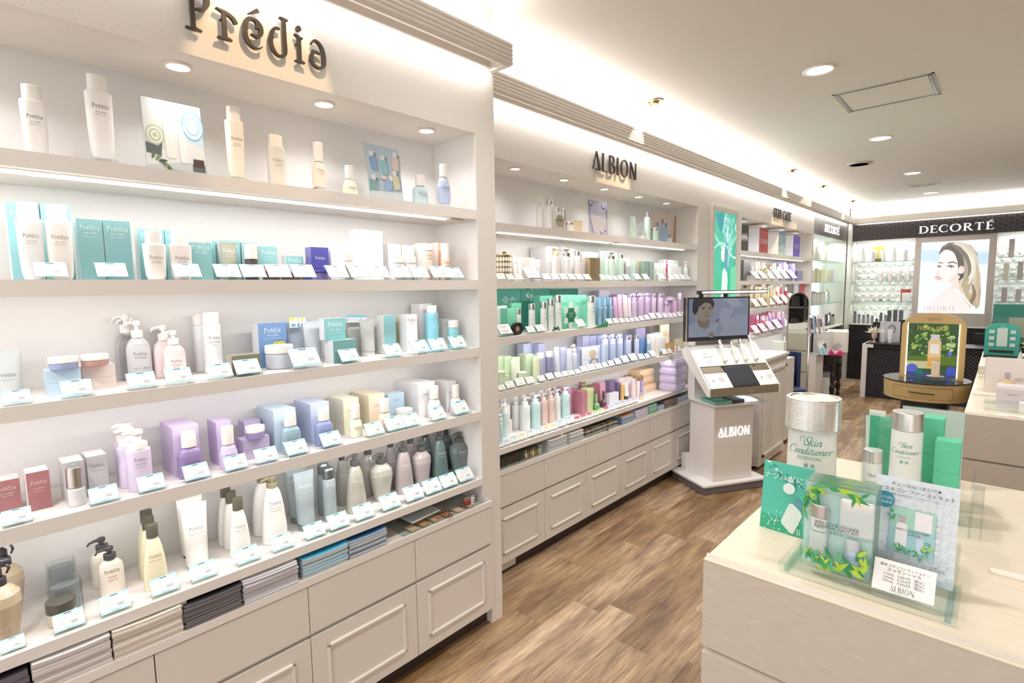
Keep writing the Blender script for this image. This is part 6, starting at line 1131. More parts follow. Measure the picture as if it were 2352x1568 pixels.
pile(1, 1262, 1304, .637, 12, '#f0ece9', '#c9ccd0', 'magazine', 'white leaflet pile with curling edge, nearer the drawer', 'white leaflets nearer the drawer', x=X2 + .01, dep=.16)
pile(1, 1309, 1341, .637, 10, '#efebe8', '#c9ccd0', 'magazine', 'white leaflet pile with curling edge, beside the slot divider', 'white leaflets beside the divider', x=X2 + .01, dep=.16)
for lv in range(2):
    z = .5735 + lv * .024; y0, y1 = yat(X2, z, 1346), yat(X2, z, 1427); t = thing('acrylic_tray', '%s clear sample tray with bronze knob' % ['lower', 'upper'][lv], 'tray', (X2 - .004 * lv, 0, z)); b = B()
    for q in ((-.18, .004, y0, y1, 0, .002), (.002, .004, y0, y1, .002, .022), (-.18, .002, y0, y0 + .002, .002, .022), (-.18, .002, y1 - .002, y1, .002, .022)): b.box(*q, CLEAR)
    b.mk('shell', t); b = B(); ym = yat(X2, z, 1390 + lv * 2); b.loft([(0, .0025, .0025, 2), (.01, .0025, .0025, 2), (.012, .007, .007, 2), (.017, .007, .007, 2)], mat('#8f8570', 'x'), 14, fn=lambda p, q, s_: (s_ + .004, q + ym, p + .011)); b.mk('knob', t)
    for i in range(6):
        y = y0 + (i + .6) * (y1 - y0) / 6.4; b = B(); b.box(-.05, 0, -.026, .026, 0, .005, mat('#e6ddd2', 'm')); b.box(-.042, -.006, -.018, .016, .005, .0054, mat(['#c08a52', '#b98450', '#d3c3ad', '#c9975f', '#a8784a', '#cda873'][i], 'm')); tag(b.mk('sample_card', None, (X2 - .012, y, z + .0024)), 'sample card with brown swatch in the %s tray, %s from the divider' % (['lower', 'upper'][lv], ['first', 'second', 'third', 'fourth', 'fifth', 'sixth'][i]), 'sample card')
for px0, px1, zt_, n, c, e_, l in ((1430, 1456, .622, 6, '#e0b08a', '#8fb0d0', 'orange and blue magazine pile beside the trays'), (1461, 1489, .632, 8, '#c9b6e0', '#d6d3dc', 'lilac booklet pile'), (1491, 1509, .64, 8, '#3fa583', '#a9d3bf', 'green booklet pile'), (1511, 1526, .61, 4, '#6f97b8', '#b9cbd9', 'blue booklet pile'), (1528, 1556, .628, 6, '#a88f86', '#8a7d7a', 'brown photo magazine pile'), (1558, 1582, .62, 5, '#93aabb', '#c6d0d9', 'grey blue magazine pile by the stand')):
    pile(1, px0, px1, zt_, n, c, e_, 'magazine', l, l.replace(' pile', 's'), x=X2 + .008, dep=.16)
# tall light box on the wall beyond the second display
t = thing('light_box', 'tall back-lit green poster with water and a bottle on the wall', 'light box', (X2, 4.68, 0)); b = B()
for q in ((-.29, .29, 2.105, 2.145), (-.29, .29, .9, .94), (-.29, -.245, .94, 2.105), (.245, .29, .94, 2.105)): b.box(.0, .022, *q, mat('#dbd3cb', 'm'))
b.mk('frame', t); b = B(); n = [0]; W_, H_, z0 = .49, 1.165, .94
def EQ(pts, c, s=1.0):
    n[0] += 1; b.add([(.010 + n[0] * .00005, (p - .5) * W_, z0 + q * H_) for p, q in pts], [tuple(range(len(pts)))], mat(c, 'e%.2f' % s))
b.box(0, .010, -W_ / 2, W_ / 2, z0, z0 + H_, mat('#3fc48f', 'e0.95')); EQ([(0, .55), (1, .5), (1, 1), (0, 1)], '#45bf9f')
EQ([(.05, .98), (.4, 1), (.75, .86), (.3, .86)], '#2f9aa0'); random.seed(11)
for i in range(150):
    a = random.random(); EQ(leafp(.35 + .6 * a * random.random() + .1, .98 - .32 * random.random(), random.uniform(.04, .12), random.uniform(0, 360), .2), random.choice(['#9fe0d2', '#d6f3ea', '#5fb8b8', '#7fd0c0']))
for i in range(24): t_ = i / 24; EQ([(t_, .82 - .1 * math.sin(t_ * PI)), (t_ + .05, .82 - .1 * math.sin((t_ + .05) * PI)), (t_ + .05, .86 - .1 * math.sin((t_ + .05) * PI)), (t_, .85 - .1 * math.sin(t_ * PI))], '#8fdcc0')
for i in range(24): t_ = i / 24; EQ([(t_, .72 + .05 * math.sin(t_ * 5)), (t_ + .05, .72 + .05 * math.sin((t_ + .05) * 5)), (t_ + .05, .735 + .05 * math.sin((t_ + .05) * 5)), (t_, .735 + .05 * math.sin(t_ * 5))], '#c9f0e0')
EQ(disc(.4, .70, .1, .06), '#e9f7f1'); bot(EQ, .42, .14, .26, .62, -12, '#e3f1ec', '#5f9fae', .27)
for i in range(160): EQ(leafp(random.gauss(.28, .12), random.gauss(.17, .1), .02, random.uniform(0, 360), .35), random.choice(['#d9f3ea', '#a9e3cd', '#e9faf4']))
EQ([(.72, .1), (1, .1), (1, .62), (.7, .6)], '#6fcf9f'); b.text('ALBION', .035, mat('#bdf0d6', 'e1.20'), lambda u, v: (.024, u + .1, v + z0 + .04), 'alb'); b.mk('picture', t)
light('light_box_glow', 'AREA', (X2 + .03, 4.68, 1.5), 4, (.6, 1, .85), .45, 1.1, (1, 0, 0))
# ------------------------------------------------------------ third display
for i, (px0, px1, pt_, c, tx, fo, dep, l) in enumerate(((1700, 1718, 517, '#3a322f', 'dR', 'script', .1, 'black'), (1743, 1763, 525, '#b5454a', 'SHISEIDO', 'serif', .17, 'red'), (1787, 1803, 534, '#7fa3bf', 'Kanebo', 'script', .16, 'grey blue'), (1821, 1836, 541, '#6a4fc0', 'GRACE', 'serif', .14, 'violet'))):
    x, y, w_, h = spot_of(0, TOPS[0], px0, px1, 1, .035, pt_, X2, True); b = B()
    b.box(-dep, 0, -w_ / 2, w_ / 2, 0, h, mat('#eceef4', 'm')); b.box(0, .001, -w_ / 2, w_ / 2, 0, h, mat(c, 'm')); 
    if i == 2: b.box(0, .0012, -w_ / 2, w_ / 2, 0, h * .42, mat('#a9c6cf', 'm'))
    if i: b.text(tx, .05, mat('#f3f0f3', 'm'), pl(.0016), fo, 0, h * .4, maxw=w_ * .9)
    else:
        for k in range(7): b.prism(disc((k - 3) * w_ * .11, h * .5 + (k % 2) * .02, w_ * .06, .03, 10), lambda u, v, w2: (.001 + w2, u, v), .0006, mat('#e3dde0', 'm'))
    tag(b.mk('brand_board', None, (x, y, TOPS[0])), '%s faced white display block on the top shelf of the third display' % l, 'sign')
def fill3(si, px0, px1, n, spec, seed, base=(.05, .09)):
    """spec: (kind, low height, high height, colours, words)"""
    rd = random.Random(seed); step = (px1 - px0) / n
    for i in range(n):
        kd, h0, h1, cols, words_, kw = spec; c = rd.choice(cols); d = rd.uniform(*base); a = px0 + i * step; x = X2 - d; y = yat(x, TOPS[si], a + step / 2); w_ = abs(yat(x, TOPS[si], a + step * .92) - yat(x, TOPS[si], a)) * (1 if kd == 'box' else .5)
        k = dict(kw); k.setdefault('seg', 12)
        if kd == 'box': k.setdefault('d', .05)
        ROW.append((x, y, words_, w_))
        product(kd, w_, rd.uniform(h0, h1), c, '%s %s, number-%s along the %s shelf, third display' % (rd.choice(['upright', 'plain', 'small', 'neat']) if 0 else '', words_, '', ORD[si]) if 0 else '%s %s, %s shelf of the third display' % (['first', 'second', 'third', 'fourth', 'fifth', 'sixth', 'seventh', 'eighth', 'ninth', 'tenth', 'eleventh', 'twelfth'][i], words_, ORD[si]), {'box': 'carton', 'tube': 'tube', 'pump': 'pump bottle'}.get(kd, 'bottle'), (x, y, TOPS[si]), group=None, **k)
ROW.clear()
rows(2, 1, [('box', 1702, 1714, .07, 594, '#2b2828', 'black zipped gift pouch beside the panel', dict(d=.06)), ('box', 1715, 1731, .05, 597, '#332f2f', 'black zipped gift pouch with gold cord', dict(d=.06)), ('box', 1720, 1734, .02, 633, '#8d8783', 'grey leaflet rack before the pouches', dict(d=.02)), ('R', 1735, 1741, .05, 612, '#e9d6dc', 'small pink white bottle by the pouches', {})])
fill3(1, 1741, 1756, 3, ('R', .19, .21, ['#e6cfc9', '#dcc4bc', '#f0e4df'], 'rosy bottle', {}), 21)
fill3(1, 1757, 1782, 5, ('box', .16, .22, ['#c9b598', '#d9c9ae', '#a8957a', '#e6dccb'], 'beige carton', {}), 22, (.08, .12))
fill3(1, 1758, 1784, 6, ('R', .1, .16, ['#efe6da', '#d9c8a9', '#b9a98c'], 'gold capped beige bottle', dict(cap='#c9b58c', cst='x')), 23, (.03, .05))
fill3(1, 1783, 1803, 3, ('R', .15, .22, ['#f0f1f1', '#dfe9ec', '#e9edf0'], 'white rounded bottle', dict(prof='soft')), 24)
fill3(1, 1803, 1830, 6, ('box', .17, .22, ['#a79be0', '#b8ade6', '#9a8ed8', '#c3baea'], 'violet carton', {}), 25)
rows(2, 1, [('box', 1832, 1843, .05, 622, '#3a376f', 'navy carton at the end of the row', dict(d=.05))])
fill3(2, 1728, 1760, 6, ('R', .17, .24, ['#e0cba4', '#d9c39a', '#e9dcc3', '#cdb78c'], 'cream gold bottle', dict(cap='#d9c7a0')), 31)
fill3(2, 1728, 1790, 8, ('box', .2, .25, ['#d9c7a6', '#e3d3b5', '#cbb894', '#c9b08c'], 'wheat coloured carton', {}), 32, (.1, .14))
fill3(2, 1760, 1792, 5, ('pump', .17, .24, ['#e3cf9a', '#e6dcae', '#d9c58c'], 'yellowish pump bottle', {}), 33, (.03, .06))
fill3(2, 1790, 1806, 3, ('R', .2, .27, ['#c93a4a', '#b8323f', '#d9545f'], 'bright red bottle', {}), 34)
fill3(2, 1838, 1862, 4, ('box', .18, .26, ['#e9d9dc', '#b84a5a', '#d9e3ee', '#f0ece9'], 'red and white carton', {}), 35)
fill3(3, 1745, 1762, 3, ('R', .12, .18, ['#e3788f', '#d95f86', '#e9a3b5'], 'pink lotion bottle', {}), 41)
fill3(3, 1745, 1800, 7, ('box', .17, .21, ['#d9588f', '#c84a80', '#e39abf', '#e9b9cf'], 'magenta carton', {}), 42, (.1, .14))
fill3(3, 1760, 1778, 3, ('pump', .14, .2, ['#ecc9dc', '#f0b9cf', '#e6a0c0'], 'pale pink pump bottle', {}), 43, (.03, .06))
fill3(3, 1778, 1800, 4, ('pump', .17, .22, ['#c59ad9', '#b98bd0', '#d0a9e0'], 'orchid pump bottle', {}), 44, (.03, .06))
fill3(4, 1747, 1768, 5, ('box', .06, .1, ['#e0458c', '#f0f0f2', '#d83a80', '#e9eaf0'], 'hot pink and white carton', {}), 51)
fill3(4, 1768, 1790, 3, ('box', .05, .07, ['#f0ecec', '#e6dfe0'], 'low white carton', {}), 52)
for si in (1, 2, 3):
    for i in range(6):
        a = 1736 + i * 17; tagcard(2, TOPS[si], a, a + 13, kind='A', hdr='#f3f1ef')
# ------------------------------------------------------------ glass shelved bays at the end of the wall and on the end wall
GL_ = mat('#b9d9cc', 'c'); GE = mat('#7fb5a4', 'g')
def gshelf(x0, x1, y0, y1, z, label):
    t = thing('glass_shelf', label, 'shelf', (0, 0, z), 0, 'clear glass shelves'); b = B(); b.box(x0, x1, y0, y1, -.008, 0, GL_)
    if x1 - x0 < y1 - y0: b.box(x1, x1 + .0008, y0, y1, -.008, 0, GE)
    else: b.box(x0, x1, y0 - .0008, y0, -.008, 0, GE)
    b.mk('pane', t)
    for k in (0, 1):
        b = B(); b.loft([(-.014, .007, .007, 2), (-.0085, .007, .007, 2)], CHROME, 10, cx=x0 + .02 if x1 - x0 < y1 - y0 else (x0 + .02, x1 - .02)[k], cy=(y0 + .015, y1 - .015)[k] if x1 - x0 < y1 - y0 else y0 + .06); b.mk('bracket', t)
GZ = (1.80, 1.505, 1.205)
for i, z in enumerate(GZ):
    gshelf(-.49, X2 - .015, 7.62, 9.48, z, '%s glass shelf of the bay under the small dark fascia' % ['top', 'middle', 'lowest'][i])
    gshelf(-.155, .60, YB + .02, YB + .3, z, '%s glass shelf between the corner and the portrait' % ['top', 'middle', 'lowest'][i])
    gshelf(1.50, 3.2, YB + .02, YB + .3, z, '%s glass shelf beyond the portrait' % ['top', 'middle', 'lowest'][i])
def relief():
    """white star relief tiles: folded triangles around hexagons"""
    b = B(); V = []; F = []; s = .11; hh = s * math.sqrt(3) / 2; y = YB + .345; 
    for r in range(-1, 17):
        for c in range(-1, 32):
            x = -.16 + c * s + (r % 2) * s / 2; z = .86 + r * hh
            for up in (0, 1):
                A = [(x, z), (x + s, z), (x + s / 2, z + hh)] if up == 0 else [(x + s, z), (x + 1.5 * s, z + hh), (x + s / 2, z + hh)]
                cx, cz = sum(p[0] for p in A) / 3, sum(p[1] for p in A) / 3
                if cz > 2.1 or cz < .86 or cx > 3.45 or cx < -.16: continue
                k = len(V); V += [(p[0], y - .002, p[1]) for p in A] + [(cx, y - .03, cz)] + [((A[i][0] + A[(i + 1) % 3][0]) / 2, y - .016, (A[i][1] + A[(i + 1) % 3][1]) / 2) for i in range(3)]
                for i in range(3): F += [(k + i, k + 4 + i, k + 3), (k + 4 + i, k + (i + 1) % 3, k + 3)]
    b.add(V, [tuple(reversed(f)) for f in F], mat('#f2f0eb', 'p')); b.box(-.165, 3.6, YB + .346, YB + .359, .84, 2.36, mat('#f4f2ee', 'm')); return b
tag(relief().mk('relief_panel'), 'white panel with raised star pattern behind the glass shelves', 'panel')
for x0, x1 in ((-.15, .6), (1.5, 3.4)): stripx('bay_tape', YB + .12, x0, x1, 2.105, 5, (0, .25, -1), .02, COOL)
for z in GZ[1:] + (.9,):
    for x0, x1 in ((-.15, .6), (1.5, 3.2)): stripx('bay_tape', YB + .1, x0, x1, z - .02 + .27, .9, (0, .4, -1), .01, COOL)
strip('bay_tape', X2 - .1, 7.7, 9.4, 2.11, 5, (-.15, 0, -1), .02, COOL)
light('bay_uplight', 'AREA', (-.36, 8.9, 1.25), 5, COOL, .05, aim=(0, 0, 1)); light('bay_uplight', 'AREA', (-.36, 8.9, .90), 5, COOL, .05, aim=(0, 0, 1))
for i, z in enumerate((1.206, .861)):
    b = B(); b.loft([(0, .035, .035, 2), (.012, .03, .03, 2)], mat('#d8d4ce', 'p'), 16); b.loft([(.012, .028, .028, 2), (.013, .02, .02, 2)], mat('#ffffff', 'e12'), 16); tag(b.mk('puck_light', None, (-.36, 8.9, z)), '%s glowing puck light in the end bay of the long wall' % ['upper', 'lower'][i], 'light')
def bay(n, along, x0, x1, z, zoff, spec, seed, look, where, dmin=.05, dmax=.12):
    rd = random.Random(seed)
    for i in range(n):
        kd, h0, h1, cols, kw = spec; p = x0 + (x1 - x0) * (i + .5) / n; w_ = min(.055, (x1 - x0) / n * .7); d = rd.uniform(dmin, dmax); k = dict(kw); k.setdefault('seg', 10)
        if kd == 'box': k.setdefault('d', .045)
        loc = (X2 - .02 - d, p, z) if along == 'y' else (p, YB + .02 + d, z)
        product(kd, w_, rd.uniform(h0, h1), rd.choice(cols), '%s %s %s' % (['first', 'second', 'third', 'fourth', 'fifth', 'sixth', 'seventh', 'eighth', 'ninth', 'tenth', 'eleventh', 'twelfth', 'thirteenth', 'fourteenth'][i], look, where), {'box': 'carton', 'jar': 'jar', 'tube': 'tube'}.get(kd, 'bottle'), loc, rz=0 if along == 'y' else -PI / 2, **k)
WL = ' of the small fascia bay'; CP = ['#cfc2da', '#bdb0c9', '#e3d9b0', '#d3c9a0', '#e6e0d3']
bay(9, 'y', 7.66, 8.75, GZ[0], 0, ('R', .12, .24, ['#e6e0dc', '#c9b3b0', '#dfe3c3', '#efece9', '#b0a9a6'], {}), 61, 'pale bottle along', 'the top glass shelf' + WL)
bay(13, 'y', 7.66, 9.35, GZ[1], 0, ('box', .16, .2, CP, {}), 62, 'lilac or gold carton along', 'the middle glass shelf' + WL)
bay(12, 'y', 7.66, 9.0, GZ[2], 0, ('R', .15, .2, ['#d9d6d0', '#c9c9c6', '#e0ddd6'], dict(cap='#cfcbc4', cst='x')), 63, 'silver grey bottle along', 'the lowest glass shelf' + WL)
bay(8, 'y', 8.0, 9.3, .8605, 0, ('R', .1, .2, ['#3a3638', '#2e2c30', '#8c8a8c'], dict(cap='#1f1e20')), 64, 'black bottle on', 'the counter' + WL)
W1 = ' between corner and portrait'
bay(5, 'x', -.1, .55, GZ[0], 0, ('R', .17, .24, ['#ecebe8', '#d3c9d6', '#dfe2e3', '#c6b5a6'], {}), 71, 'slender bottle on', 'the top glass shelf' + W1)
bay(4, 'x', .12, .56, GZ[1], 0, ('box', .17, .19, ['#d6d3d6', '#cfccd2'], dict(d=.05)), 72, 'grey carton on', 'the middle glass shelf' + W1, .1, .14)
bay(4, 'x', .16, .6, GZ[1], 0, ('R', .13, .16, ['#e3d3cc', '#dccfc6'], {}), 73, 'beige bottle on', 'the middle glass shelf' + W1, .03, .05)
bay(5, 'x', -.1, .35, GZ[2], 0, ('jar', .04, .05, ['#e9e4df', '#cfc6bb', '#8d7f74'], dict(cap='#d6d0c8')), 74, 'small jar on', 'the lowest glass shelf' + W1)
for px0, px1, pt_, z, c, l, o in ((2004, 2029, 566, GZ[0], '#d6c34f', 'yellow photo card on the top glass shelf of the end wall', 1), (2068, 2091, 664, GZ[2], '#9c3a34', 'dark red folder on the lowest glass shelf of the end wall', 0)):
    y = YB + .14; x0, x1 = xat(y, z, px0), xat(y, z, px1); h = zat((x0 + x1) / 2, y, pt_) - z; b = B(); b.box(-(x1 - x0) / 2, (x1 - x0) / 2, 0, .006, 0, h, mat(c, 'm'))
    if o:
        for q in (-.25, .1): b.box(q * (x1 - x0), (q + .2) * (x1 - x0), -.001, 0, h * .2, h * .8, mat('#cdd1c0', 'm'))
        b.box(-(x1 - x0) / 2, (x1 - x0) / 2, -.0005, 0, 0, h * .22, mat('#8a7a3c', 'm'))
    else: b.box(-(x1 - x0) * .38, (x1 - x0) / 2, -.004, -.0005, 0, h * .72, mat('#dcdcd9', 'm'))
    tag(b.mk('photo_card', None, ((x0 + x1) / 2, y, z)), l, 'card')
W2 = ' beyond the portrait'
bay(3, 'x', 1.55, 2.0, GZ[0], 0, ('box', .2, .28, ['#b3a9ab', '#e9e6e3', '#c9c2c0'], {}), 81, 'tall grey carton on', 'the top glass shelf' + W2)
bay(5, 'x', 1.52, 2.2, GZ[1], 0, ('box', .18, .24, ['#d9b98c', '#b3a6a0', '#2b282c', '#332e36', '#e0d3c3'], {}), 82, 'tan or black carton on', 'the middle glass shelf' + W2)
bay(5, 'x', 1.52, 2.2, GZ[2], 0, ('box', .17, .2, ['#a8989c', '#b8a9ac', '#2f2c30', '#e3dfdc'], {}), 83, 'mauve or black carton on', 'the lowest glass shelf' + W2)
bay(8, 'x', -.14, .32, .8605, 0, ('R', .07, .2, ['#4b4a60', '#3b3a4e', '#6f6e80', '#2f2e3c'], dict(cap='#3a3948')), 84, 'dark blue bottle on', 'the black counter at the corner')
bay(4, 'x', .3, .58, .8605, 0, ('box', .19, .22, ['#26242c', '#3a384a', '#eceaf0'], {}), 85, 'black carton on', 'the black counter by the portrait')
# portrait light box with its frame
t = thing('light_box', 'large back-lit portrait of a blonde person in a grey frame, end wall', 'light box', (0, YB - .015, 0)); b = B(); fm = mat('#b9afa6', 'm')
for q in ((.61, .68, .86, 2.119), (1.405, 1.478, .86, 2.119), (.68, 1.405, 2.045, 2.119), (.68, 1.405, .86, 1.045)): b.box(q[0], q[1], 0, .2, q[2], q[3], fm)
b.mk('frame', t); b = B(); px, pw, pz, ph = .68, .725, 1.045, 1.0; n = [0]; b.box(px, px + pw, .012, .2, pz, pz + ph, mat('#edf5fc', 'e1.05'))
def PQ(pts, c, s=1.0): n[0] += 1; b.add([(px + p * pw, .0115 - n[0] * .00005, pz + q * ph) for p, q in pts], [tuple(range(len(pts)))], mat(c, 'e%.2f' % s))
def PR(s, c, sc=1.0):
    v, f = ribbon(stroke(s, 8)); n[0] += 1; b.add([(px + p * pw, .0115 - n[0] * .00005, pz + q * ph) for p, q in v], f, mat(c, 'e%.2f' % sc))
PQ([(0, .74), (1, .66), (1, .84), (0, .9)], '#d6eafa'); PQ([(.62, .62), (1, .7), (1, .82), (.8, .8)], '#c9e3f8')
# neck, back and shoulder
PR('c62 44 22 60 30 30 50 14 44 44 2 60', '#f6ebe6'); PQ([(.18, .0), (.2, .12), (.27, .22), (.42, .3), (.6, .34), (.74, .26), (.86, .12), (.88, 0)], '#f6ece8'); PQ([(.5, .5), (.66, .52), (.72, .34), (.5, .34)], '#f3e3dc')
# head and face in three-quarter view
PQ([(.30, .42), (.24, .45), (.235, .50), (.215, .53), (.23, .56), (.225, .585), (.255, .62), (.245, .64), (.27, .70), (.28, .76), (.31, .83), (.38, .88), (.5, .9), (.6, .86), (.64, .74), (.64, .6), (.6, .5), (.5, .44), (.4, .405)], '#fbf1ec')
PQ([(.5, .44), (.6, .5), (.63, .6), (.6, .66), (.55, .55), (.44, .45)], '#f1ddd4')
# hair: a mass with lighter and darker locks swept back and down
PQ([(.27, .82), (.31, .92), (.42, .985), (.58, .98), (.74, .93), (.84, .82), (.87, .66), (.9, .5), (.93, .3), (.92, .1), (.82, .02), (.78, .1), (.72, .22), (.62, .34), (.6, .45), (.66, .52), (.6, .62), (.58, .72), (.54, .82), (.46, .88), (.36, .88)], '#b7aa96')
for s_, c in (('c28 83 1 36 92 6 52 88 9 60 74 9 62 60 8 60 52 3', '#6f665f'), ('c44 97 2 60 88 9 74 72 9 76 52 7 70 36 5 66 28 2', '#8a7f74'), ('c50 98 2 70 90 7 82 72 8 84 50 7 78 30 6 70 20 1', '#d9cdb8'), ('c60 92 2 74 80 6 80 60 6 74 44 6 66 34 1', '#efe6d6'), ('c84 66 3 88 48 6 86 28 6 90 10 2', '#cdbb9c'), ('c74 48 3 70 34 6 78 20 6 84 8 4 80 2 1', '#c3ad8a'), ('c66 48 2 62 38 4 68 26 5 76 14 4', '#e3d6bd'), ('c62 62 5 64 52 5 60 46 2', '#5f5750'), ('c80 40 2 84 26 5 80 14 5 86 4 2', '#8f7c62'), ('c40 98 1 54 96 4 68 88 4 78 76 2', '#e6dcc9'), ('c30 88 1 40 96 3 50 97 1', '#8f8478')): PR(s_, c)
PQ(disc(.625, .6, .045, .055), '#f3dfd6'); PQ(disc(.605, .565, .014, .016), '#ffffff')
PR('c27 70.5 1.2 31 71 2 35 69 1', '#a3968c'); PR('c42 70 2 50 71 2.4 57 67.5 .8', '#968a80'); PR('c26 66 1 29 66.6 1.6 33 65 1', '#7f746c'); PR('c41 65 1 46 66.4 2 53 64 .8', '#746a63')
PQ(disc(.295, .652, .018, .012), '#8d8a8c'); PQ(disc(.472, .645, .022, .014), '#857f80'); PR('c30 62 .8 27 58 1 26 55.5 1.2 31 54.6 1.4', '#ecd5cc'); PR('c23.5 50 1 28 51 2.6 35 48.5 1', '#dba8a2'); PR('c25 48.5 1 30 47.4 2.4 34 48 1', '#e3b9b3')
PR('c50 33 1 60 32 1.6 72 20 1.8 84 8 3', '#ffffff', 1.1); PQ([(.8, .12), (.86, .1), (.9, 0), (.78, 0)], '#f3f6fb')
b.text('DECORTÉ', .062, mat('#d6cfd2', 'e0.90'), lambda u, v: (px + .25 + u, .006, pz + .035 + v), 'serif'); b.mk('picture', t)
light('portrait_glow', 'AREA', (1.04, YB - .05, 1.5), 5, (.93, .97, 1), .6, .9, (0, -1, 0))
# black base cabinets
for i in range(3):
    y0 = 7.62 + i * .62; t = thing('base_cabinet', 'black base cabinet with thin drawer lines, long wall, %s' % ['next to the side table', 'middle one', 'in the corner'][i], 'cabinet', (X2, y0, 0)); b = B(); b.box(-.27, 0, 0.001, .619, .0, .845, BLK)
    b.mk('body', t)
    for z in (.3, .52, .72): b = B(); b.box(0.0005, .004, .006, .612, z - .19, z, mat('#252326', 'p')); b.mk('drawer_front', t)
b = B(); b.box(-.5, X2 + .01, 7.615, 9.488, .846, .86, mat('#e6dccf', 'p')); tag(b.mk('worktop'), 'pale worktop over the black cabinets of the long wall', 'worktop')
for i in range(5):
    x0 = -.155 + i * .72; t = thing('base_cabinet', 'black base cabinet with thin drawer lines, end wall, %s from the corner' % ['first', 'second', 'third', 'fourth', 'fifth'][i], 'cabinet', (x0, YB, 0)); b = B(); b.box(.001, .719, .001, .35, 0, .845, BLK); b.mk('body', t)
    for z in (.3, .52, .72): b = B(); b.box(.006, .714, -.003, .0005, z - .19, z, mat('#252326', 'p')); b.mk('drawer_front', t)
b = B(); b.box(-.155, .605, YB - .01, YB + .344, .846, .86, mat('#e6dccf', 'p')); b.box(1.482, 3.6, YB - .01, YB + .344, .846, .86, mat('#e6dccf', 'p')); tag(b.mk('worktop'), 'pale worktop over the black cabinets of the end wall', 'worktop')
b = B(); b.box(.605, 1.48, YB - .03, YB - .004, .848, .86, mat('#ece9e6', 'p')); tag(b.mk('ledge'), 'thin white ledge under the back-lit portrait', 'ledge')
# ------------------------------------------------------------ touch-screen stand
KR = -PI / 6; KO = (.207, 3.852, 0); KW = mat('#ebe7e6', 'p'); KM = mat('#a89d8c', 'x')
t = thing('display_stand', 'white floor stand with monitor, tilted product panel and lit capitals', 'display stand', KO, KR)
def rect(x0, x1, y0, y1, r=.02, n=4): return [(cx + r * math.cos(a), cy + r * math.sin(a)) for cx, cy, a0 in ((x1 - r, y1 - r, 0), (x0 + r, y1 - r, 90), (x0 + r, y0 + r, 180), (x1 - r, y0 + r, 270)) for a in [math.radians(a0 + 90 * i / n) for i in range(n + 1)]]
XY = lambda z: (lambda u, v, w: (u, v, z + w))
b = B(); b.prism(rect(-.36, .057, -.29, .262), XY(.056), .014, KW); b.prism(rect(-.35, .047, -.28, .252), XY(.004), .0515, mat('#6f6c72', 'p')); b.mk('base', t)
b = B(); b.box(-.28, -.003, -.17, .17, .0705, .627, KW); b.box(-.003, 0, -.168, .168, .072, .625, mat('#dcd6d0', 'p')); b.box(-.34, -.281, -.2, -.05, .0705, .19, KW); b.mk('column', t)
b = B(); n_ = [0]; b.text3d('ALBION', .066, mat('#ffffff', 'e4'), lambda u, v, w: (.0005 + w, -.131 + u * .279 / (text2d('ALBION', 'alb')[2] * .066), .396 + v), .003, 'alb'); b.mk('lettering', t)
b = B(); b.prism(rect(-.29, .035, -.19, .2), XY(.6275), .012, KW); b.box(-.25, .03, .2, .29, .630, .634, CLEAR); b.mk('shelf', t)
b = B(); b.box(-.30, -.22, -.18, .14, .64, 1.1, KW); b.mk('spine', t)
b = B()
for s0, s1 in ((-.30, -.288), (.288, .30)): b = B(); b.prism([(-.22, 1.02), (-.15, 1.055), (.105, .775), (.105, .722), (.085, .722), (-.2, .97)], lambda u, v, w, s0=s0, s1=s1: (u, s0 + (s1 - s0) * w, v), 1, KW); b.mk('side_panel', t)
b = B(); b.prism([(-.2, .985), (-.15, 1.052), (.108, .773), (.108, .720), (.088, .720)], lambda u, v, w: (u, -.2875 + .575 * w, v), 1, KM); b.text('ALBION', .013, mat('#e9e3d9', 'm'), lambda u, v: (.1086, u + .05, .74 + v), 'alb'); c_ = b.mk('console', t)
sx_, sz_ = .258, -.279; L_ = math.hypot(sx_, sz_)
def SP(u, s, o): return (-.15 + sx_ * s - sz_ / L_ * o * 1, u, 1.052 + sz_ * s + sx_ / L_ * o)
def slab(s0, s1, u0, u1, o, m, name=None, par=None):
    b = B(); V = [SP(u, s, q) for q in (.0003, o) for s in (s0, s1) for u in (u0, u1)]; b.add(V, [(0, 1, 3, 2), (4, 6, 7, 5), (0, 4, 5, 1), (2, 3, 7, 6), (0, 2, 6, 4), (1, 5, 7, 3)], m); return b
b = slab(.0, .5, -.287, .287, .004, mat('#efedea', 'p')); fs = lambda u, v: SP(u, .30 - v / L_, .0045)
b.text('Skin', .020, mat('#3f4240', 'm'), lambda u, v: fs(u - .2, v + .022), 'script'); b.text('Conditioner', .020, mat('#3f4240', 'm'), lambda u, v: fs(u - .19, v - .002), 'script')
for k, w_ in enumerate((.02, .06, .04, .03, .03)): b.add([SP(-.19 + q * w_ / 2, .36 + k * .025 + e_, .0046) for q, e_ in ((-1, .007), (1, .007), (1, 0), (-1, 0))], [(0, 1, 2, 3)], mat('#9a9896', 'm'))
b.mk('upper_panel', c_)
for u0, u1 in ((-.286, -.1), (.125, .286)):
    b = slab(.66, .985, u0, u1, .003, mat('#efedea', 'p')); b.prism(disc(0, 0, .022, .022, 20), lambda u, v, w, u0=u0: SP(u0 + .125 + u, .80 - v / L_, .0031 + w * .001), 1, mat('#cfcac4', 'm')); b.prism(disc(0, 0, .005, .005, 12), lambda u, v, w, u0=u0: SP(u0 + .05 + u, .82 - v / L_, .0031 + w * .003), 1, mat('#b09f80', 'x')); b.mk('lower_panel', c_)
b = slab(.515, .98, -.1, .125, .006, BLK); s_ = mat('#3c4048', 'g'); b.add([SP(u, s, .0063) for u, s in ((-.085, .94), (.11, .94), (.11, .57), (-.085, .57))], [(0, 1, 2, 3)], s_); b.mk('tablet', c_)
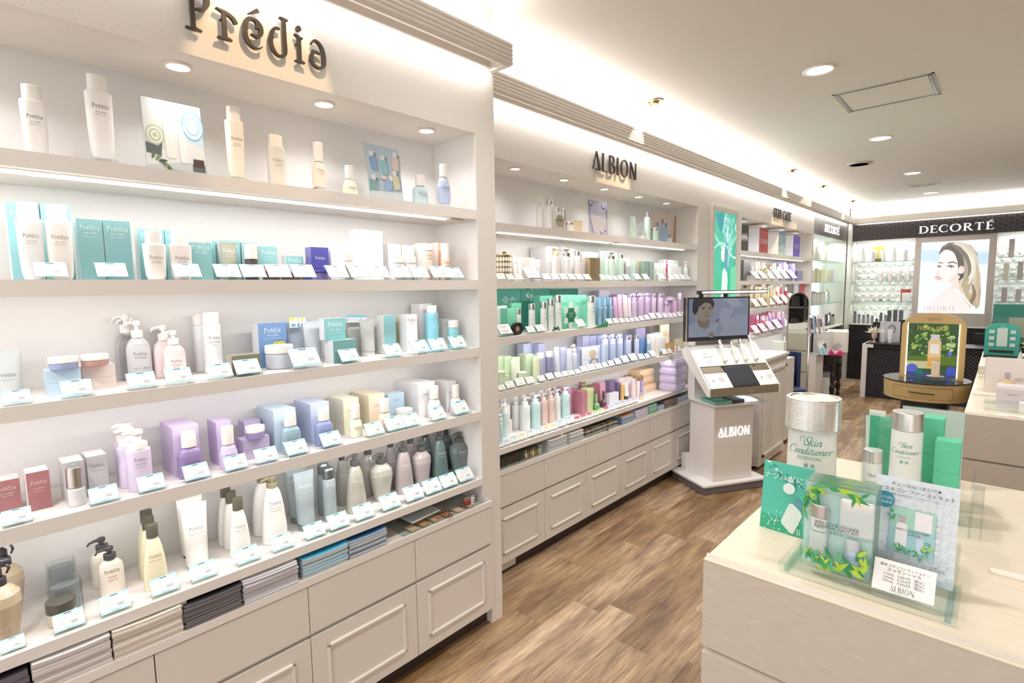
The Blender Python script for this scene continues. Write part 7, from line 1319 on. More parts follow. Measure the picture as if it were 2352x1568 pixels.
b = B(); b.box(-.155, -.115, -.335, .21, 1.087, 1.402, mat('#2b292c', 'p')); b.box(-.118, -.112, -.338, -.329, 1.085, 1.404, CHROME); b.mk('monitor', t); mo = t.children[-1]
b = B(); n[0] = 0; F_ = lambda p, q, o=0: (-.1145 + o, -.318 + p * .515, 1.116 + q * .276)
def MQ(pts, c, s=.42): n[0] += 1; b.add([F_(p, q, n[0] * .00006) for p, q in pts], [tuple(range(len(pts)))], mat(c, 'e%.2f' % s))
MQ([(0, 0), (1, 0), (1, 1), (0, 1)], '#aab2cc'); MQ([(.5, .0), (1, .0), (1, .5), (.8, .6), (.6, .3)], '#b9c1d6'); MQ([(.55, .98), (.7, .82), (.66, .74), (.9, .8), (.8, 1)], '#c3c9db'); MQ([(.55, .76), (.75, .7), (.68, .5), (.82, .34), (.6, .2), (.5, .4)], '#bec5d8'); MQ([(.0, .0), (.1, .0), (.1, 1), (0, 1)], '#9aa6bf')
MQ([(0, 0), (.0, .3), (.12, .4), (.2, .33), (.3, .3), (.36, .36), (.44, .3), (.46, 0)], '#b3bccf'); MQ([(.14, .4), (.17, .28), (.26, .2), (.33, .26), (.35, .4), (.32, .5), (.15, .55)], '#9a8b80')
MQ([(.07, .86), (.09, .62), (.14, .5), (.2, .42), (.27, .4), (.34, .48), (.4, .62), (.41, .8), (.38, .96), (.25, 1), (.12, 1)], '#b7a598'); MQ([(.06, .9), (.06, .68), (.1, .58), (.14, .66), (.16, .78), (.26, .9), (.34, .88), (.40, .74), (.42, .88), (.38, 1), (.08, 1)], '#3f3c44')
MQ([(.19, .77), (.27, .79), (.27, .77), (.2, .755)], '#4a4244'); MQ([(.31, .79), (.38, .77), (.38, .75), (.31, .77)], '#4a4244'); MQ(disc(.235, .735, .022, .012, 10), '#3c3838'); MQ(disc(.345, .73, .018, .012, 10), '#3c3838'); MQ([(.29, .74), (.325, .62), (.28, .61)], '#a8958a'); MQ([(.26, .54), (.3, .56), (.34, .545), (.3, .52)], '#8f706c')
bot(MQ, .37, -.02, .075, .5, -14, '#b9c3d6', '#8b7f80', .2); MQ([(.33, 0), (.43, 0), (.42, .12), (.34, .1)], '#a3938a'); b.mk('screen', mo)
b = B(); b.box(-.13, -.10, -.245, .354, 1.424, 1.45, mat('#3a383c', 'p'))
for u in (-.21, .0): b.box(-.135, -.115, u - .012, u + .012, 1.4025, 1.424, mat('#3a383c', 'p'))
b.mk('light_bar', t); lb = t.children[-1]; b = B(); b.box(-.1, -.0985, -.218, .345, 1.431, 1.443, mat('#ffffff', 'e9')); b.mk('tube', lb)
o = light('stand_bar_light', 'AREA', (0, 0, 0), 2.2, COOL, .56, .02, (1, 0, -.5)); o.matrix_world = Matrix.Translation(KO) @ Matrix.Rotation(KR, 4, 'Z') @ Matrix.Translation((-.09, .06, 1.43)) @ Vector((.8, 0, -.6)).to_track_quat('-Z', 'Y').to_matrix().to_4x4()
o = light('stand_shelf_light', 'AREA', (0, 0, 0), .35, (.8, .9, 1), .1, .03); o.matrix_world = Matrix.Translation(KO) @ Matrix.Rotation(KR, 4, 'Z') @ Matrix.Translation((0.0, .12, .714))
KM4 = Matrix.Translation(KO) @ Matrix.Rotation(KR, 4, 'Z')
for u, hh, ww, l in ((-.065, .165, .03, 'bottle nearest the script lettering'), (.035, .15, .026, 'shortest bottle'), (.115, .165, .029, 'third bottle'), (.205, .19, .034, 'tallest bottle')):
    o = product('R', ww, hh, '#e6ebe6', 'white %s leaning on the tilted panel of the stand' % l, 'bottle', (0, 0, 0), txt=sk(), seg=16, ch=.22, cw=.95, prof='slim', **SILV)
    o.matrix_world = KM4 @ Matrix.Translation(SP(u, .44, .004 + ww / 2)) @ Matrix.Rotation(-math.atan2(.15, .279), 4, 'Y')
def onk(b, name, a, u, z, label, cat, rz=0, grp=None): o = b.mk(name); o.matrix_world = KM4 @ Matrix.Translation((a, u, z)) @ Matrix.Rotation(rz, 4, 'Z'); return tag(o, label, cat, grp)
for i in range(2): b = B(); b.box(-.17, 0, -.07, .07, 0, .0115, mat('#8fc4b4', 'm')); b.box(-.17, .0003, -.0703, .07, .0115, .0125, mat('#3fa08c', 'm')); b.prism(disc(-.06, 0, .03, .04, 12), XY(.0126), .0003, mat('#9ad3c6', 'm')); onk(b, 'booklet', .03, -.115, .640 + i * .013, '%s teal booklet on the shelf of the floor stand' % ['lower', 'upper'][i], 'booklet')
for i in range(6): b = B(); b.box(-.12, 0, -.05, .05, 0, .0045, mat(['#4a4653', '#6a5f6e', '#3f3d49'][i % 3], 'm')); onk(b, 'leaflet', .026, .015, .640 + i * .005, '%s dark leaflet on the shelf of the floor stand' % (['lowest', 'second', 'third', 'fourth', 'fifth', 'topmost'][i]), 'leaflet', .05 * (i % 2))
b = B(); b.loft([(0, .07, .09, 5), (.006, .075, .095, 4), (.018, .06, .08, 4), (.026, .04, .05, 3)], mat('#e9ebe8', 'f'), 20); onk(b, 'plastic_pouch', -.06, .135, .6400, 'clear plastic pouch with cotton on the shelf of the floor stand', 'pouch')
# ------------------------------------------------------------ till counter behind the stand
t = thing('till_counter', 'white panelled counter standing out from the wall behind the stand', 'counter', (X2 + .02, 4.36, 0)); b = B(); b.box(0, .43, 0, .66, .03, .872, LAM); b.mk('body', t); b = B(); b.box(-.005, .445, -.012, .675, .877, .899, mat('#ece6e1', 'p')); b.mk('top', t)
b = B(); b.box(.431, .437, .05, .61, .1, .8, LAM)
for q in ((.05, .61, .78, .8), (.05, .61, .1, .12), (.05, .08, .1, .8), (.58, .61, .1, .8)): b.box(.437, .446, *q, LAM)
b.mk('end_panel', t)
for z in (.3, .55, .8): b = B(); b.box(.01, .42, -.008, -.0005, z - .2, z, LAM); b.mk('drawer_front', t)
for u in (.05, .38): b = B(); b.loft([(0, .02, .02, 2), (.029, .02, .02, 2)], BLK, 10, cx=u, cy=.05); b.mk('caster', t)
for i in range(3): b = B(); b.box(-.05, .05, -.04, .04, 0, .052, mat('#ece6e4', 'm')); tag(b.mk('carton', None, (.08, 5.3, .86 + i * .053 - .06)), '%s white carton of the pile beside the mirror post' % ['lowest', 'middle', 'top'][i], 'carton')
b = B(); b.box(-.1, .16, 5.05, 5.5, .03, .799, LAM); tag(b.mk('side_cabinet'), 'white cabinet behind the till counter carrying a carton pile', 'cabinet')
# tall arched mirror
MX, MY, MR = .035, 6.02, math.radians(-50); t = thing('arched_mirror', 'tall arched standing mirror in a thin chrome frame', 'mirror', (MX, MY, 0), MR); hw = .104; hz = 1.40
arch = lambda r, z0=.12: [(-r, z0), (r, z0)] + [(r * math.cos(a * PI / 16), hz - hw + r * math.sin(a * PI / 16)) for a in range(17)]
b = B(); b.prism(arch(hw), lambda u, v, w: (w, u, v), .018, CHROME); b.mk('frame', t); b = B(); mm, nt_, bs_ = newmat('mirror_glass'); bs_.inputs['Base Color'].default_value = (.8, .82, .82, 1); bs_.inputs['Metallic'].default_value = 1; bs_.inputs['Roughness'].default_value = .02
b.prism(arch(hw - .008, .128), lambda u, v, w: (.0181 + w * .001, u, v), 1, mm); b.mk('glass', t)
for s_ in (-1, 1): b = B(); b.tube([(.008, s_ * (hw + .018), 0.012), (.008, s_ * (hw + .018), .95)], .009, CHROME, 10); b.tube([(-.05, s_ * (hw + .018), .009), (.05, s_ * (hw + .018), .009)], .009, CHROME, 8); b.mk('post', t)
# chair with bag
CHB = mat('#28345e', 'm'); t = thing('tub_chair', 'dark blue chair between the counter and the tall mirror', 'chair', (.0, 5.71, 0), -.6); t.scale = (.7, .7, .98)
b = B(); b.loft([(.36, .25, .24, 4), (.4, .27, .25, 4), (.46, .26, .24, 4), (.475, .2, .2, 3)], CHB, 24); b.mk('seat', t); b = B(); b.prism([(.2 * math.cos(a) - .02, .27 * math.sin(a)) for a in [math.radians(60 + i * 24) for i in range(11)]] + [(.16 * math.cos(a) - .02, .22 * math.sin(a)) for a in [math.radians(300 - i * 24) for i in range(11)]], XY(.40), .42, CHB); b.mk('backrest', t)
for x, y in ((.17, .17), (.17, -.17), (-.17, .17), (-.17, -.17)): b = B(); b.tube([(x, y, .36), (x * 1.1, y * 1.1, 0.0)], [.016, .011], BLK, 8); b.mk('leg', t)
t = thing('tote_bag', 'beige canvas bag with a flowered scarf on the blue chair', 'bag', (.01, 5.69, .47), -.6); t.scale = (.55, .7, .8); b = B(); b.loft([(0, .13, .06, 4), (.02, .15, .075, 4), (.2, .17, .08, 3), (.27, .16, .05, 3)], mat('#c9c09a', 'm'), 22); b.mk('body', t)
b = B(); b.tube([(.04, -.07, .26), (.05, -.06, .36), (.05, .0, .39), (.05, .06, .36), (.04, .07, .26)], .006, mat('#8a5a3c', 'm'), 8); b.mk('handle', t); b = B(); b.prism([(-.1, .27), (-.03, .29), (.0, .1), (-.02, -.06), (-.08, -.05), (-.09, .1)], lambda u, v, w: (.084 + w, u, v), .006, mat('#4b5a48', 'm')); random.seed(4)
for i in range(16): b.prism(disc(-.055 + random.uniform(-.025, .025), random.uniform(-.02, .24), .008, .008, 6), lambda u, v, w: (.091 + w * .001, u, v), 1, mat(random.choice(['#c96a5a', '#e3d9c0', '#5a8f6a', '#2b3140']), 'm'))
b.mk('scarf', t)
# dark turned-leg side table with parcels
TX, TY = -.065, 7.92; DW = mat('#2c2020', 'p'); t = thing('side_table', 'dark wooden side table with turned legs before the black cabinets', 'table', (TX, TY, 0)); b = B(); b.prism(rect(-.14, .14, -.22, .22, .03), XY(.55), .022, DW); b.mk('tabletop', t); b = B(); b.box(-.11, .1, -.18, .18, .44, .5495, DW); b.mk('apron', t); b = B(); b.box(-.09, .08, -.16, .16, .12, .14, DW); b.mk('lower_shelf', t)
for x, y in ((-.1, -.17), (.09, -.17), (-.1, .17), (.09, .17)): b = B(); b.loft([(z, r, r, 2) for z, r in ((0, .02), (.03, .024), (.06, .014), (.1, .028), (.16, .028), (.18, .014), (.24, .024), (.3, .03), (.36, .018), (.4, .026), (.4395, .03))], DW, 12, cx=x, cy=y); b.mk('leg', t)
for i in range(3): b = B(); b.box(-.09, .09, -.09, .09, 0, .098, mat('#e9e4df', 'm')); tag(b.mk('carton', None, (TX - .05, TY - .125, .573 + i * .099), .0), '%s white carton piled on the dark side table' % ['lowest', 'middle', 'top'][i], 'carton')
b = B(); b.loft([(0, .11, .05, 6), (.02, .125, .07, 5), (.28, .125, .065, 5), (.31, .12, .03, 5)], mat('#efece4', 'm'), 20, cx=0); b.prism([(-.05, .08), (.0, .03), (.06, .1), (.01, .15)], lambda u, v, w: (.068 + w, u, v), .002, mat('#c3c3cf', 'm')); tag(b.mk('parcel', None, (TX + .075, TY + .085, .573), -PI / 2 + .2), 'white wrapped parcel with a paper label on the dark side table', 'parcel')
b = B(); b.prism([(-.08, 0), (.08, 0), (.06, .06), (-.06, .06)], lambda u, v, w: (.03 - w, u, v), .06, mat('#e8357a', 'm')); b.prism([(-.04, .06), (.04, .06), (.0, .01)], lambda u, v, w: (.031 + w, u, v), .002, mat('#f2f0ee', 'm')); tag(b.mk('tissue_box', None, (TX + .115, TY - .16, .573), -PI / 2), 'hot pink tissue box on the front of the dark side table', 'box')
b = B(); b.box(-.14, .0, -.1, .1, 0, .17, mat('#dcd8d8', 'm')); tag(b.mk('carton', None, (TX - .07, TY - .05, .1403), -PI / 2), 'white carton on the lower board of the dark side table', 'carton')
b = B(); b.box(-.05, .0, -.045, .045, 0, .27, mat('#e6e3e2', 'm')); tag(b.mk('carton', None, (TX + .02, TY - .21, .0), -PI / 2 + .12), 'narrow white carton standing before the dark side table', 'carton')
# leaflet rack above the parcels
t = thing('leaflet_rack', 'clear rack of pale blue leaflets above the parcels', 'rack', (-.08, 7.4, .62)); b = B(); b.box(-.12, .05, -.2, .2, -.005, 0, CLEAR); b.box(-.12, -.115, -.2, .2, 0, .5, CLEAR); b.box(-.1, .03, -.18, .18, -.62, -.005, LAM); b.mk('frame', t)
for i in range(5):
    b = B(); b.box(0, .003, -.028, .028, 0, .17, mat('#e6f0f4', 'm')); b.box(.003, .0034, -.026, .026, .0, .08, mat(['#9ac9e3', '#8fc0d9', '#7fb5d3', '#a9d3e6', '#93c5dc'][i], 'm')); b.box(.003, .0034, -.026, .026, .14, .168, mat('#e6c3b0', 'm')); o = b.mk('leaflet', None, (.0, 7.25 + i * .062, .622)); o.rotation_euler = (0, -.3, 0); tag(o, '%s pale blue leaflet in the clear rack' % ['first', 'second', 'third', 'fourth', 'fifth'][i], 'leaflet')
for i, (c, q) in enumerate((('#d9d36a', .0), ('#7a3a34', .05), ('#4a86b0', .09))): product('R', .035, .12, c, '%s bottle at the foot of the clear rack' % ['yellow', 'dark red', 'blue'][i], 'bottle', (-.03, 7.47 + q - .02, .6203), seg=10, st='f', cap='#5a4a4a')
for i in range(4):
    b = B(); b.box(0, .004, -.05, .05, 0, .26, mat(['#e6ecf4', '#c9dff0', '#f0eef0', '#e9e6ee'][i], 'm')); b.box(.004, .0045, -.03, .0, .02, .22, mat(['#d8304a', '#8fb8e0', '#c93a50', '#d9d6e6'][i], 'm')); o = b.mk('show_card', None, (-.06 + i * .012, 7.25 + i * .075, .85)); o.rotation_euler = (.12 * (i - 1), -.12, 0); tag(o, '%s hanging show card above the clear rack' % ['white and red', 'pale blue', 'white with red stripe', 'lilac white'][i], 'card')
# ------------------------------------------------------------ black counter with flowers and white end frame
t = thing('consultation_counter', 'black quilted counter with a white end frame, holding flowers', 'counter', (.27, 8.13, 0)); b = B(); b.box(0, .055, 0, .5, 0, .70, KW); b.box(.055, .12, 0, .5, .655, .70, KW); b.mk('end_frame', t)
m_, nt_, bs_ = newmat('quilted_black'); bs_.inputs['Base Color'].default_value = (*lin('#26242a'), 1); bs_.inputs['Roughness'].default_value = .5
co = N(nt_, 'TexCoord').outputs['Object']; sp = N(nt_, 'SeparateXYZ', i0=co); a_ = mth(nt_, 'SINE', mth(nt_, 'MULTIPLY', mth(nt_, 'ADD', sp.outputs[0], sp.outputs[2]), 70)); c2 = mth(nt_, 'SINE', mth(nt_, 'MULTIPLY', mth(nt_, 'SUBTRACT', sp.outputs[0], sp.outputs[2]), 70))
bp = N(nt_, 'Bump'); bp.inputs['Distance'].default_value = .006; nt_.links.new(mth(nt_, 'MULTIPLY', mth(nt_, 'ABSOLUTE', a_), mth(nt_, 'ABSOLUTE', c2)), bp.inputs['Height']); nt_.links.new(bp.outputs[0], bs_.inputs['Normal'])
b = B(); b.box(.056, 1.5, .04, .46, 0, .6545, m_); b.box(.121, 1.5, .02, .48, .6545, .70, m_); b.mk('body', t); b = B(); b.box(.03, 1.5, .0, .5, .7003, .712, BLK); b.mk('top', t)
b = B(); b.box(1.35, 1.75, 8.75, 8.8, .0, .84, BLK); b.box(1.35, 1.75, 8.74, 8.81, .6, .65, KW); tag(b.mk('low_partition'), 'black partition with a white band beyond the gold table', 'partition')
Z_ = .7123; t = thing('flower_vase', 'small pink footed vase of white feathery flowers on the black counter', 'vase', (.37, 8.3, Z_)); b = B(); b.loft([(z, r, r, 2) for z, r in ((0, .022), (.006, .022), (.015, .008), (.03, .012), (.07, .03), (.12, .033))], mat('#d9bdb0', 'p'), 18); b.mk('vase', t)
random.seed(8)
for k in range(3):
    b = B(); c0 = Vector(((k - 1) * .02, 0, .12 + .02 * (k == 1)))
    for i in range(26):
        a, e_ = random.uniform(0, 2 * PI), random.uniform(.1, 1.3); d = Vector((math.cos(a) * math.cos(e_), math.sin(a) * math.cos(e_), math.sin(e_))) * random.uniform(.06, .1); w = d.orthogonal().normalized() * .006
        b.add([tuple(c0), tuple(c0 + d * .5 + w), tuple(c0 + d), tuple(c0 + d * .5 - w)], [(0, 1, 2, 3)], mat('#f0ecd8', 'm'))
    b.mk('blossom', t)
product('R', .045, .17, '#e6e3e6', 'white round bottle by the flower vase', 'bottle', (.46, 8.32, Z_), -PI / 2, seg=14, prof='soft', ch=.15, cw=.7, txt=ln()); product('tube', .06, .18, '#e9e6e9', 'white tube standing by the flower vase', 'tube', (.54, 8.3, Z_), -PI / 2, seg=14)
b = B(); b.box(0, .006, -.11, .11, 0, .27, mat('#d3d3d9', 'm')); b.prism(disc(.02, .17, .045, .06, 20), lambda u, v, w: (.006 + w, u, v), .0005, mat('#8f8f9a', 'm')); b.prism(disc(.02, .165, .03, .045, 16), lambda u, v, w: (.0066 + w, u, v), .0005, mat('#b9b9c3', 'm')); tag(b.mk('photo_card', None, (.52, 8.42, Z_), -PI / 2), 'silver grey photo card behind the white tube', 'card')
for x, w_, h_, c, l in ((.4, .16, .25, '#1f1d24', 'black carton behind the flower vase'), (.64, .08, .29, '#24222a', 'tall black carton beside the silver photo card'), (.78, .16, .29, '#5a5860', 'dark grey photo stand near the gold frame'), (.7, .05, .1, '#4a484e', 'low grey carton near the gold frame')): b = B(); b.box(-.04, 0, -w_ / 2, w_ / 2, 0, h_, mat(c, 'p')); tag(b.mk('carton', None, (x, 8.47 if h_ > .2 else 8.36, Z_), -PI / 2), l, 'carton')
# ------------------------------------------------------------ gold half-round table with lit arch
GX, GY = 1.215, 4.78; GOLD = mat('#b89a68', 'p'); t = thing('round_table', 'round gold display table with black top and one drawer', 'table', (GX, GY, 0)); b = B(); b.loft([(.79, .258, .25, 2), (.8, .26, .252, 2)], mat('#35302f', 'p'), 48); b.mk('tabletop', t)
b = B(); b.loft([(.668, .252, .244, 2), (.7895, .256, .248, 2)], GOLD, 48); b.mk('drum', t); b = B(); b.loft([(0, .17, .17, 2), (.02, .17, .17, 2), (.021, .14, .14, 2), (.6675, .14, .14, 2)], mat('#26221f', 'p'), 32); b.mk('pedestal', t)
b = B(); ga = lambda a, z, o=0: (.249 * math.sin(a) * 1.0 + o * math.sin(a), -(.257 + o) * math.cos(a), z)
for z0, z1 in ((.689, .6905), (.768, .7695)):
    for i in range(24): a0, a1 = -.72 + i * .06, -.72 + (i + 1) * .06; b.add([ga(a0, z0, .001), ga(a1, z0, .001), ga(a1, z1, .001), ga(a0, z1, .001)], [(0, 1, 2, 3)], BLK)
for a in (-.72, .72): b.add([ga(a - .003, .689, .001), ga(a + .003, .689, .001), ga(a + .003, .7695, .001), ga(a - .003, .7695, .001)], [(0, 1, 2, 3)], BLK)
b.mk('drawer_front', t); b = B(); b.tube([ga(-.28, .733, .012), ga(0, .731, .016), ga(.28, .729, .012)], .004, BLK, 8); b.mk('handle', t)
t = thing('arched_sign', 'gold arched sign with a lit garden poster on the round table', 'sign', (1.24, GY - .02, .8003)); b = B(); gw, gh = .18, .47
outer = [(-gw, 0), (gw, 0), (gw, gh - .09), (gw - .005, gh - .075)] + [(gw * .93 * math.cos(PI * i / 16), gh - .075 + .075 * math.sin(PI * i / 16)) for i in range(17)] + [(-gw + .005, gh - .075), (-gw, gh - .09)]
FR = lambda u, v, w: (u, w, v); b.prism(list(reversed(outer)), FR, .03, mat('#c9ab74', 'p')); b.text('ALBION', .021, mat('#6a5230', 'm'), lambda u, v: (u, -.0006, v + gh - .055), 'alb'); b.mk('frame', t)
b = B(); n[0] = 0; pw_, ph_ = .28, .38
def GQ(pts, c, s=.8): n[0] += 1; b.add([(p * pw_ - pw_ / 2, -.0006 - n[0] * .00005, .015 + q * ph_) for p, q in pts], [tuple(range(len(pts)))], mat(c, 'e%.2f' % s))
GQ([(0, 0), (1, 0), (1, 1), (0, 1)], '#3d5a30'); random.seed(6)
for i in range(110):
    x, y = random.random(), random.uniform(.3, .98); r = random.uniform(.015, .05); g_ = 1 - abs(x - .55) * 1.3 - abs(y - .62)
    if g_ < -.1: continue
    x = min(1 - r, max(r, x)); GQ(disc(x, min(y, .99 - r), r, r * .74, 10), random.choice(['#8fb04a', '#a9c660', '#5f8a3c', '#c3d982', '#6f9a48'] if g_ > .35 else ['#2f4a2a', '#3a5c33', '#4a6f3c']))
GQ([(0, .2), (1, .24), (1, .42), (0, .38)], '#5d7a2c'); GQ([(0, .14), (.6, .16), (.6, .3), (0, .28)], '#cfc79a'); GQ(disc(.12, .14, .12, .09), '#5a68c8'); GQ(disc(.9, .12, .1, .1), '#4a58c0'); GQ(disc(.85, .45, .05, .05), '#4f60b8'); GQ([(0, 0), (1, 0), (1, .06), (0, .08)], '#3a4f88'); GQ([(.2, .03), (.34, .04), (.34, .13), (.2, .12)], '#1f7a6a')
GQ([(.42, .18), (.68, .18), (.68, .66), (.65, .7), (.45, .7), (.42, .66)], '#ecc68e'); GQ([(.42, .18), (.68, .18), (.68, .38), (.42, .36)], '#e8ae56'); GQ([(.47, .7), (.64, .7), (.64, .8), (.47, .8)], '#d6d2cc'); GQ([(.46, .44), (.64, .44), (.64, .62), (.46, .62)], '#f3e9de')
b.text('FLORA DRIP', .024, mat('#e3c25c', 'e1.00'), lambda u, v: (u - .0, -.01, .015 + ph_ * .88 + v), 'serif')
for i, ch_ in enumerate('美しさは咲くもの。'): b.text(ch_, .012, mat('#f0f0e9', 'e0.90'), lambda u, v, i=i: (u + .1, -.01, .3 - i * .017 + v))
b.mk('poster', t); b = B()
for s_ in (-1, 1): b.box(s_ * (pw_ / 2 + .003) - .0025, s_ * (pw_ / 2 + .003) + .0025, -.004, 0, .015, .015 + ph_, mat('#fff7e6', 'e4'))
b.mk('edge_light', t)
b = B(); b.loft([(0, .155, .13, 2), (.018, .155, .13, 2)], CLEAR, 32); b.loft([(.0182, .135, .11, 2), (.0192, .135, .11, 2)], mat('#dfe8ea', 'c'), 32); tag(b.mk('glass_tray', None, (1.235, GY - .17, .8003), PI / 2), 'round clear tray at the foot of the gold arch', 'tray')
b = B(); b.loft([(0, .05, .05, 2), (.028, .05, .05, 2)], CLEAR, 24); b.loft([(.0282, .048, .048, 2), (.030, .048, .048, 2)], mat('#d9b98c', 'p'), 24); tag(b.mk('acrylic_block', None, (1.28, GY - .2, .8198)), 'clear round riser under the slim beige bottle', 'riser')
product('R', .045, .115, '#d9c3a6', 'slim beige square bottle on the clear round riser', 'bottle', (1.28, GY - .2, .850), -PI / 2, e=6, ch=.15, cw=.5, cap='#cfc6ba', cst='x', txt=[('Albion', 'sans', .3, .5, '#8a7c66')])
# ------------------------------------------------------------ island counters
BEI = grain('beige_woodgrain', '#c9bfb1', '#d2c9bd', (1.5, 30, 30), .5, .04, 14); TOPM = grain('maple_top', '#e0d3bd', '#e6dac6', (1.5, 22, 1), .3, .02, 8)
def island(x0, x1, y0, y1, label, H=.85):
    t = thing('display_counter', label, 'counter', (x0, y0, 0)); a, c = x1 - x0, y1 - y0
    b = B(); b.box(.02, a, .02, c - .02, .07, H - .003, BEI); b.mk('body', t); b = B(); b.box(.05, a, .05, c - .05, 0, .0695, KICK); b.mk('kick_plate', t); b = B(); b.box(0, a, 0, c, H - .0028, H, TOPM); b.mk('top', t)
    for z0, z1 in ((.635, H - .004), (.36, .618), (.085, .343)):
        b = B(); b.box(0, a, 0, .0195, z0, z1, BEI); b.box(0.0, .0195, .0196, c, z0, z1, BEI); b.add([(.004, .0, z1), (a, .0, z1), (a, .0195, z1 + .012), (.0, .0195, z1 + .012)], [(0, 1, 2, 3)], BEI); b.mk('drawer_front', t)
    return t
island(1.115, 3.1, 1.172, 2.2, 'beige island counter with maple top, holding the green skin care display'); island(1.485, 3.2, 3.335, 6.3, 'long beige island counter with maple top beyond the first one')
HC = .8503; Q90 = -PI / 2
def lean(name, label, cat, x0, x1, y, z, h, tilt, draw, th=.002, col='#ffffff', par=None, rz=0, st='m'):
    """flat card facing the aisle end, tilted back"""
    w_ = x1 - x0; b = B(); s, c = math.sin(tilt), math.cos(tilt); k = [0]
    P_ = lambda u, v, o=0: (u, v * s - o * c, v * c + o * s)
    b.add([P_(u, v, o) for o in (-th, 0) for v in (0, h) for u in (-w_ / 2, w_ / 2)], [(0, 2, 3, 1), (4, 5, 7, 6), (0, 1, 5, 4), (2, 6, 7, 3), (0, 4, 6, 2), (1, 3, 7, 5)], mat(col, st))
    def Q(pts, cc, s2='m'): k[0] += 1; b.add([P_((p - .5) * w_, q * h, .0002 + k[0] * .00004) for p, q in pts], [tuple(range(len(pts)))], mat(cc, s2))
    def T(tx, hh, u, v, cc, fo='sans', mw=None): k[0] += 1; o = .0004 + k[0] * .00004; b.text(tx, hh, mat(cc, 'm'), lambda a, d: P_(a, d, o), fo, (u - .5) * w_, v * h, maxw=mw * w_ if mw else None)
    draw(b, Q, T); o = b.mk(name, par, ((x0 + x1) / 2, y, z), rz)
    return tag(o, label, cat) if not par else o
def wreath(Q, rnd, n_=60, c=('#3fa05f', '#5fb67a', '#a9cf3f', '#2f8a55', '#b5d84a')):
    cl = lambda p: [(min(1, max(0, u)), min(1, max(0, v))) for u, v in p]
    for x, y, L, a, k in ((.03, .88, .5, 22, 2), (.1, .96, .4, 8, 1), (.45, .98, .4, -6, 4), (.6, .95, .35, -14, 0), (.5, .05, .5, 12, 4), (.3, .08, .3, -12, 1), (.1, .14, .3, -18, 0)): Q(cl(leafp(x, y, L, a, .1)), c[k])
    for i in range(n_):
        s = rnd.random()
        if s < .42: x, y, a = rnd.uniform(.05, .95), rnd.gauss(.09, .035), rnd.choice((30, 60, -30, 130))
        elif s < .72: x, y, a = rnd.gauss(.1, .05), rnd.uniform(.62, .92), rnd.choice((200, 250, 290, -20))
        elif s < .84: x, y, a = rnd.uniform(.1, .9), rnd.gauss(.93, .02), rnd.uniform(150, 380)
        else: x, y, a = rnd.gauss(.86, .06), rnd.uniform(.1, .34), rnd.choice((30, 60, 110, 140))
        Q(cl(leafp(x, y, rnd.uniform(.1, .2), a + rnd.uniform(-15, 15), .17)), rnd.choice(c))
product('R', .136, .315, '#e9edea', 'giant white display bottle with ribbed silver cap on the beige counter', 'bottle', (1.212, 1.69, HC), Q90 + .12, seg=48, ch=.28, cw=1.03, prof='slim', dr=.8, cap='#e3e0dc', cst='x', txt=[('Skin', 'script', .42, .58, '#2a9478'), ('Conditioner', 'script', .80, .50, '#2a9478'), ('ESSENTIAL', 'sans', .45, .45, '#7fae9f'), ('薬 用', 'sans', .2, .38, '#2a9478')])
g_ = bpy.data.objects[-1] if 0 else None
cp = [o for o in bpy.data.objects if o.name.startswith('cap') and o.parent and str(o.parent.get('label', '')).startswith('giant')][0]; b = B(); hh0, hh1 = .315 * .72, .315; r = .136 / 2 * 1.03
S_ = [(hh0 + .0005, r, r * .93, 2.4)]
for i in range(22): z = hh0 + .004 + i * .0037; S_ += [(z, r, r * .93, 2.4), (z + .0012, r * .985, r * .915, 2.4), (z + .0024, r * .985, r * .915, 2.4)]
S_ += [(hh1 - .002, r, r * .93, 2.4), (hh1, r * .97, r * .9, 2.4), (hh1, r * .85, r * .78, 2.4), (hh1 - .003, r * .83, r * .76, 2.4)]; b.loft(S_, mat('#e0ddd9', 'x'), 48, False); b.text('ALBION', .012, mat('#b0aba4', 'x'), lambda u, v: (-v, u, hh1 - .0024), 'alb')
cp.data = b.mk('cap_mesh').data; bpy.data.objects.remove(bpy.data.objects['cap_mesh'])
def leaflet_draw(b, Q, T):
    Q([(0, .0), (1, 0), (1, .2), (0, .22)], '#3ab08a'); rnd = random.Random(2)
    for i in range(50): a = rnd.random(); Q([(min(1, max(0, u)), min(1, max(0, v))) for u, v in leafp(.05 + a * .9, .95 - a * .3 + rnd.uniform(-.04, .04), rnd.uniform(.05, .14), rnd.uniform(-40, 20), .18)], rnd.choice(['#2f9f9a', '#a9e6da', '#d6f5ee', '#1f8f8f', '#6fcfc3']))
    bot(Q, .55, .08, .3, .5, -28, '#dfeeea', '#5fa0ae', .25)
    for i in range(40): Q([(min(1, max(0, u)), min(1, max(0, v))) for u, v in leafp(rnd.gauss(.4, .15), rnd.gauss(.12, .08), .03, rnd.uniform(0, 360), .35)], '#d9f3ea')
    T('ナツハダに', .014, .42, .76, '#e9f7f4'); Q(disc(.55, .66, .12, .08), '#e9f4f0'); T('AL', .014, .8, .04, '#e3f4ee', 'alb')
lean('leaflet', 'turquoise folded leaflet with splashing water beside the giant bottle', 'leaflet', 1.155, 1.275, 1.432, HC, .178, .12, leaflet_draw, .004, '#58c3ad', rz=-.06)
AC = mat('#f6fcfa', 'c')
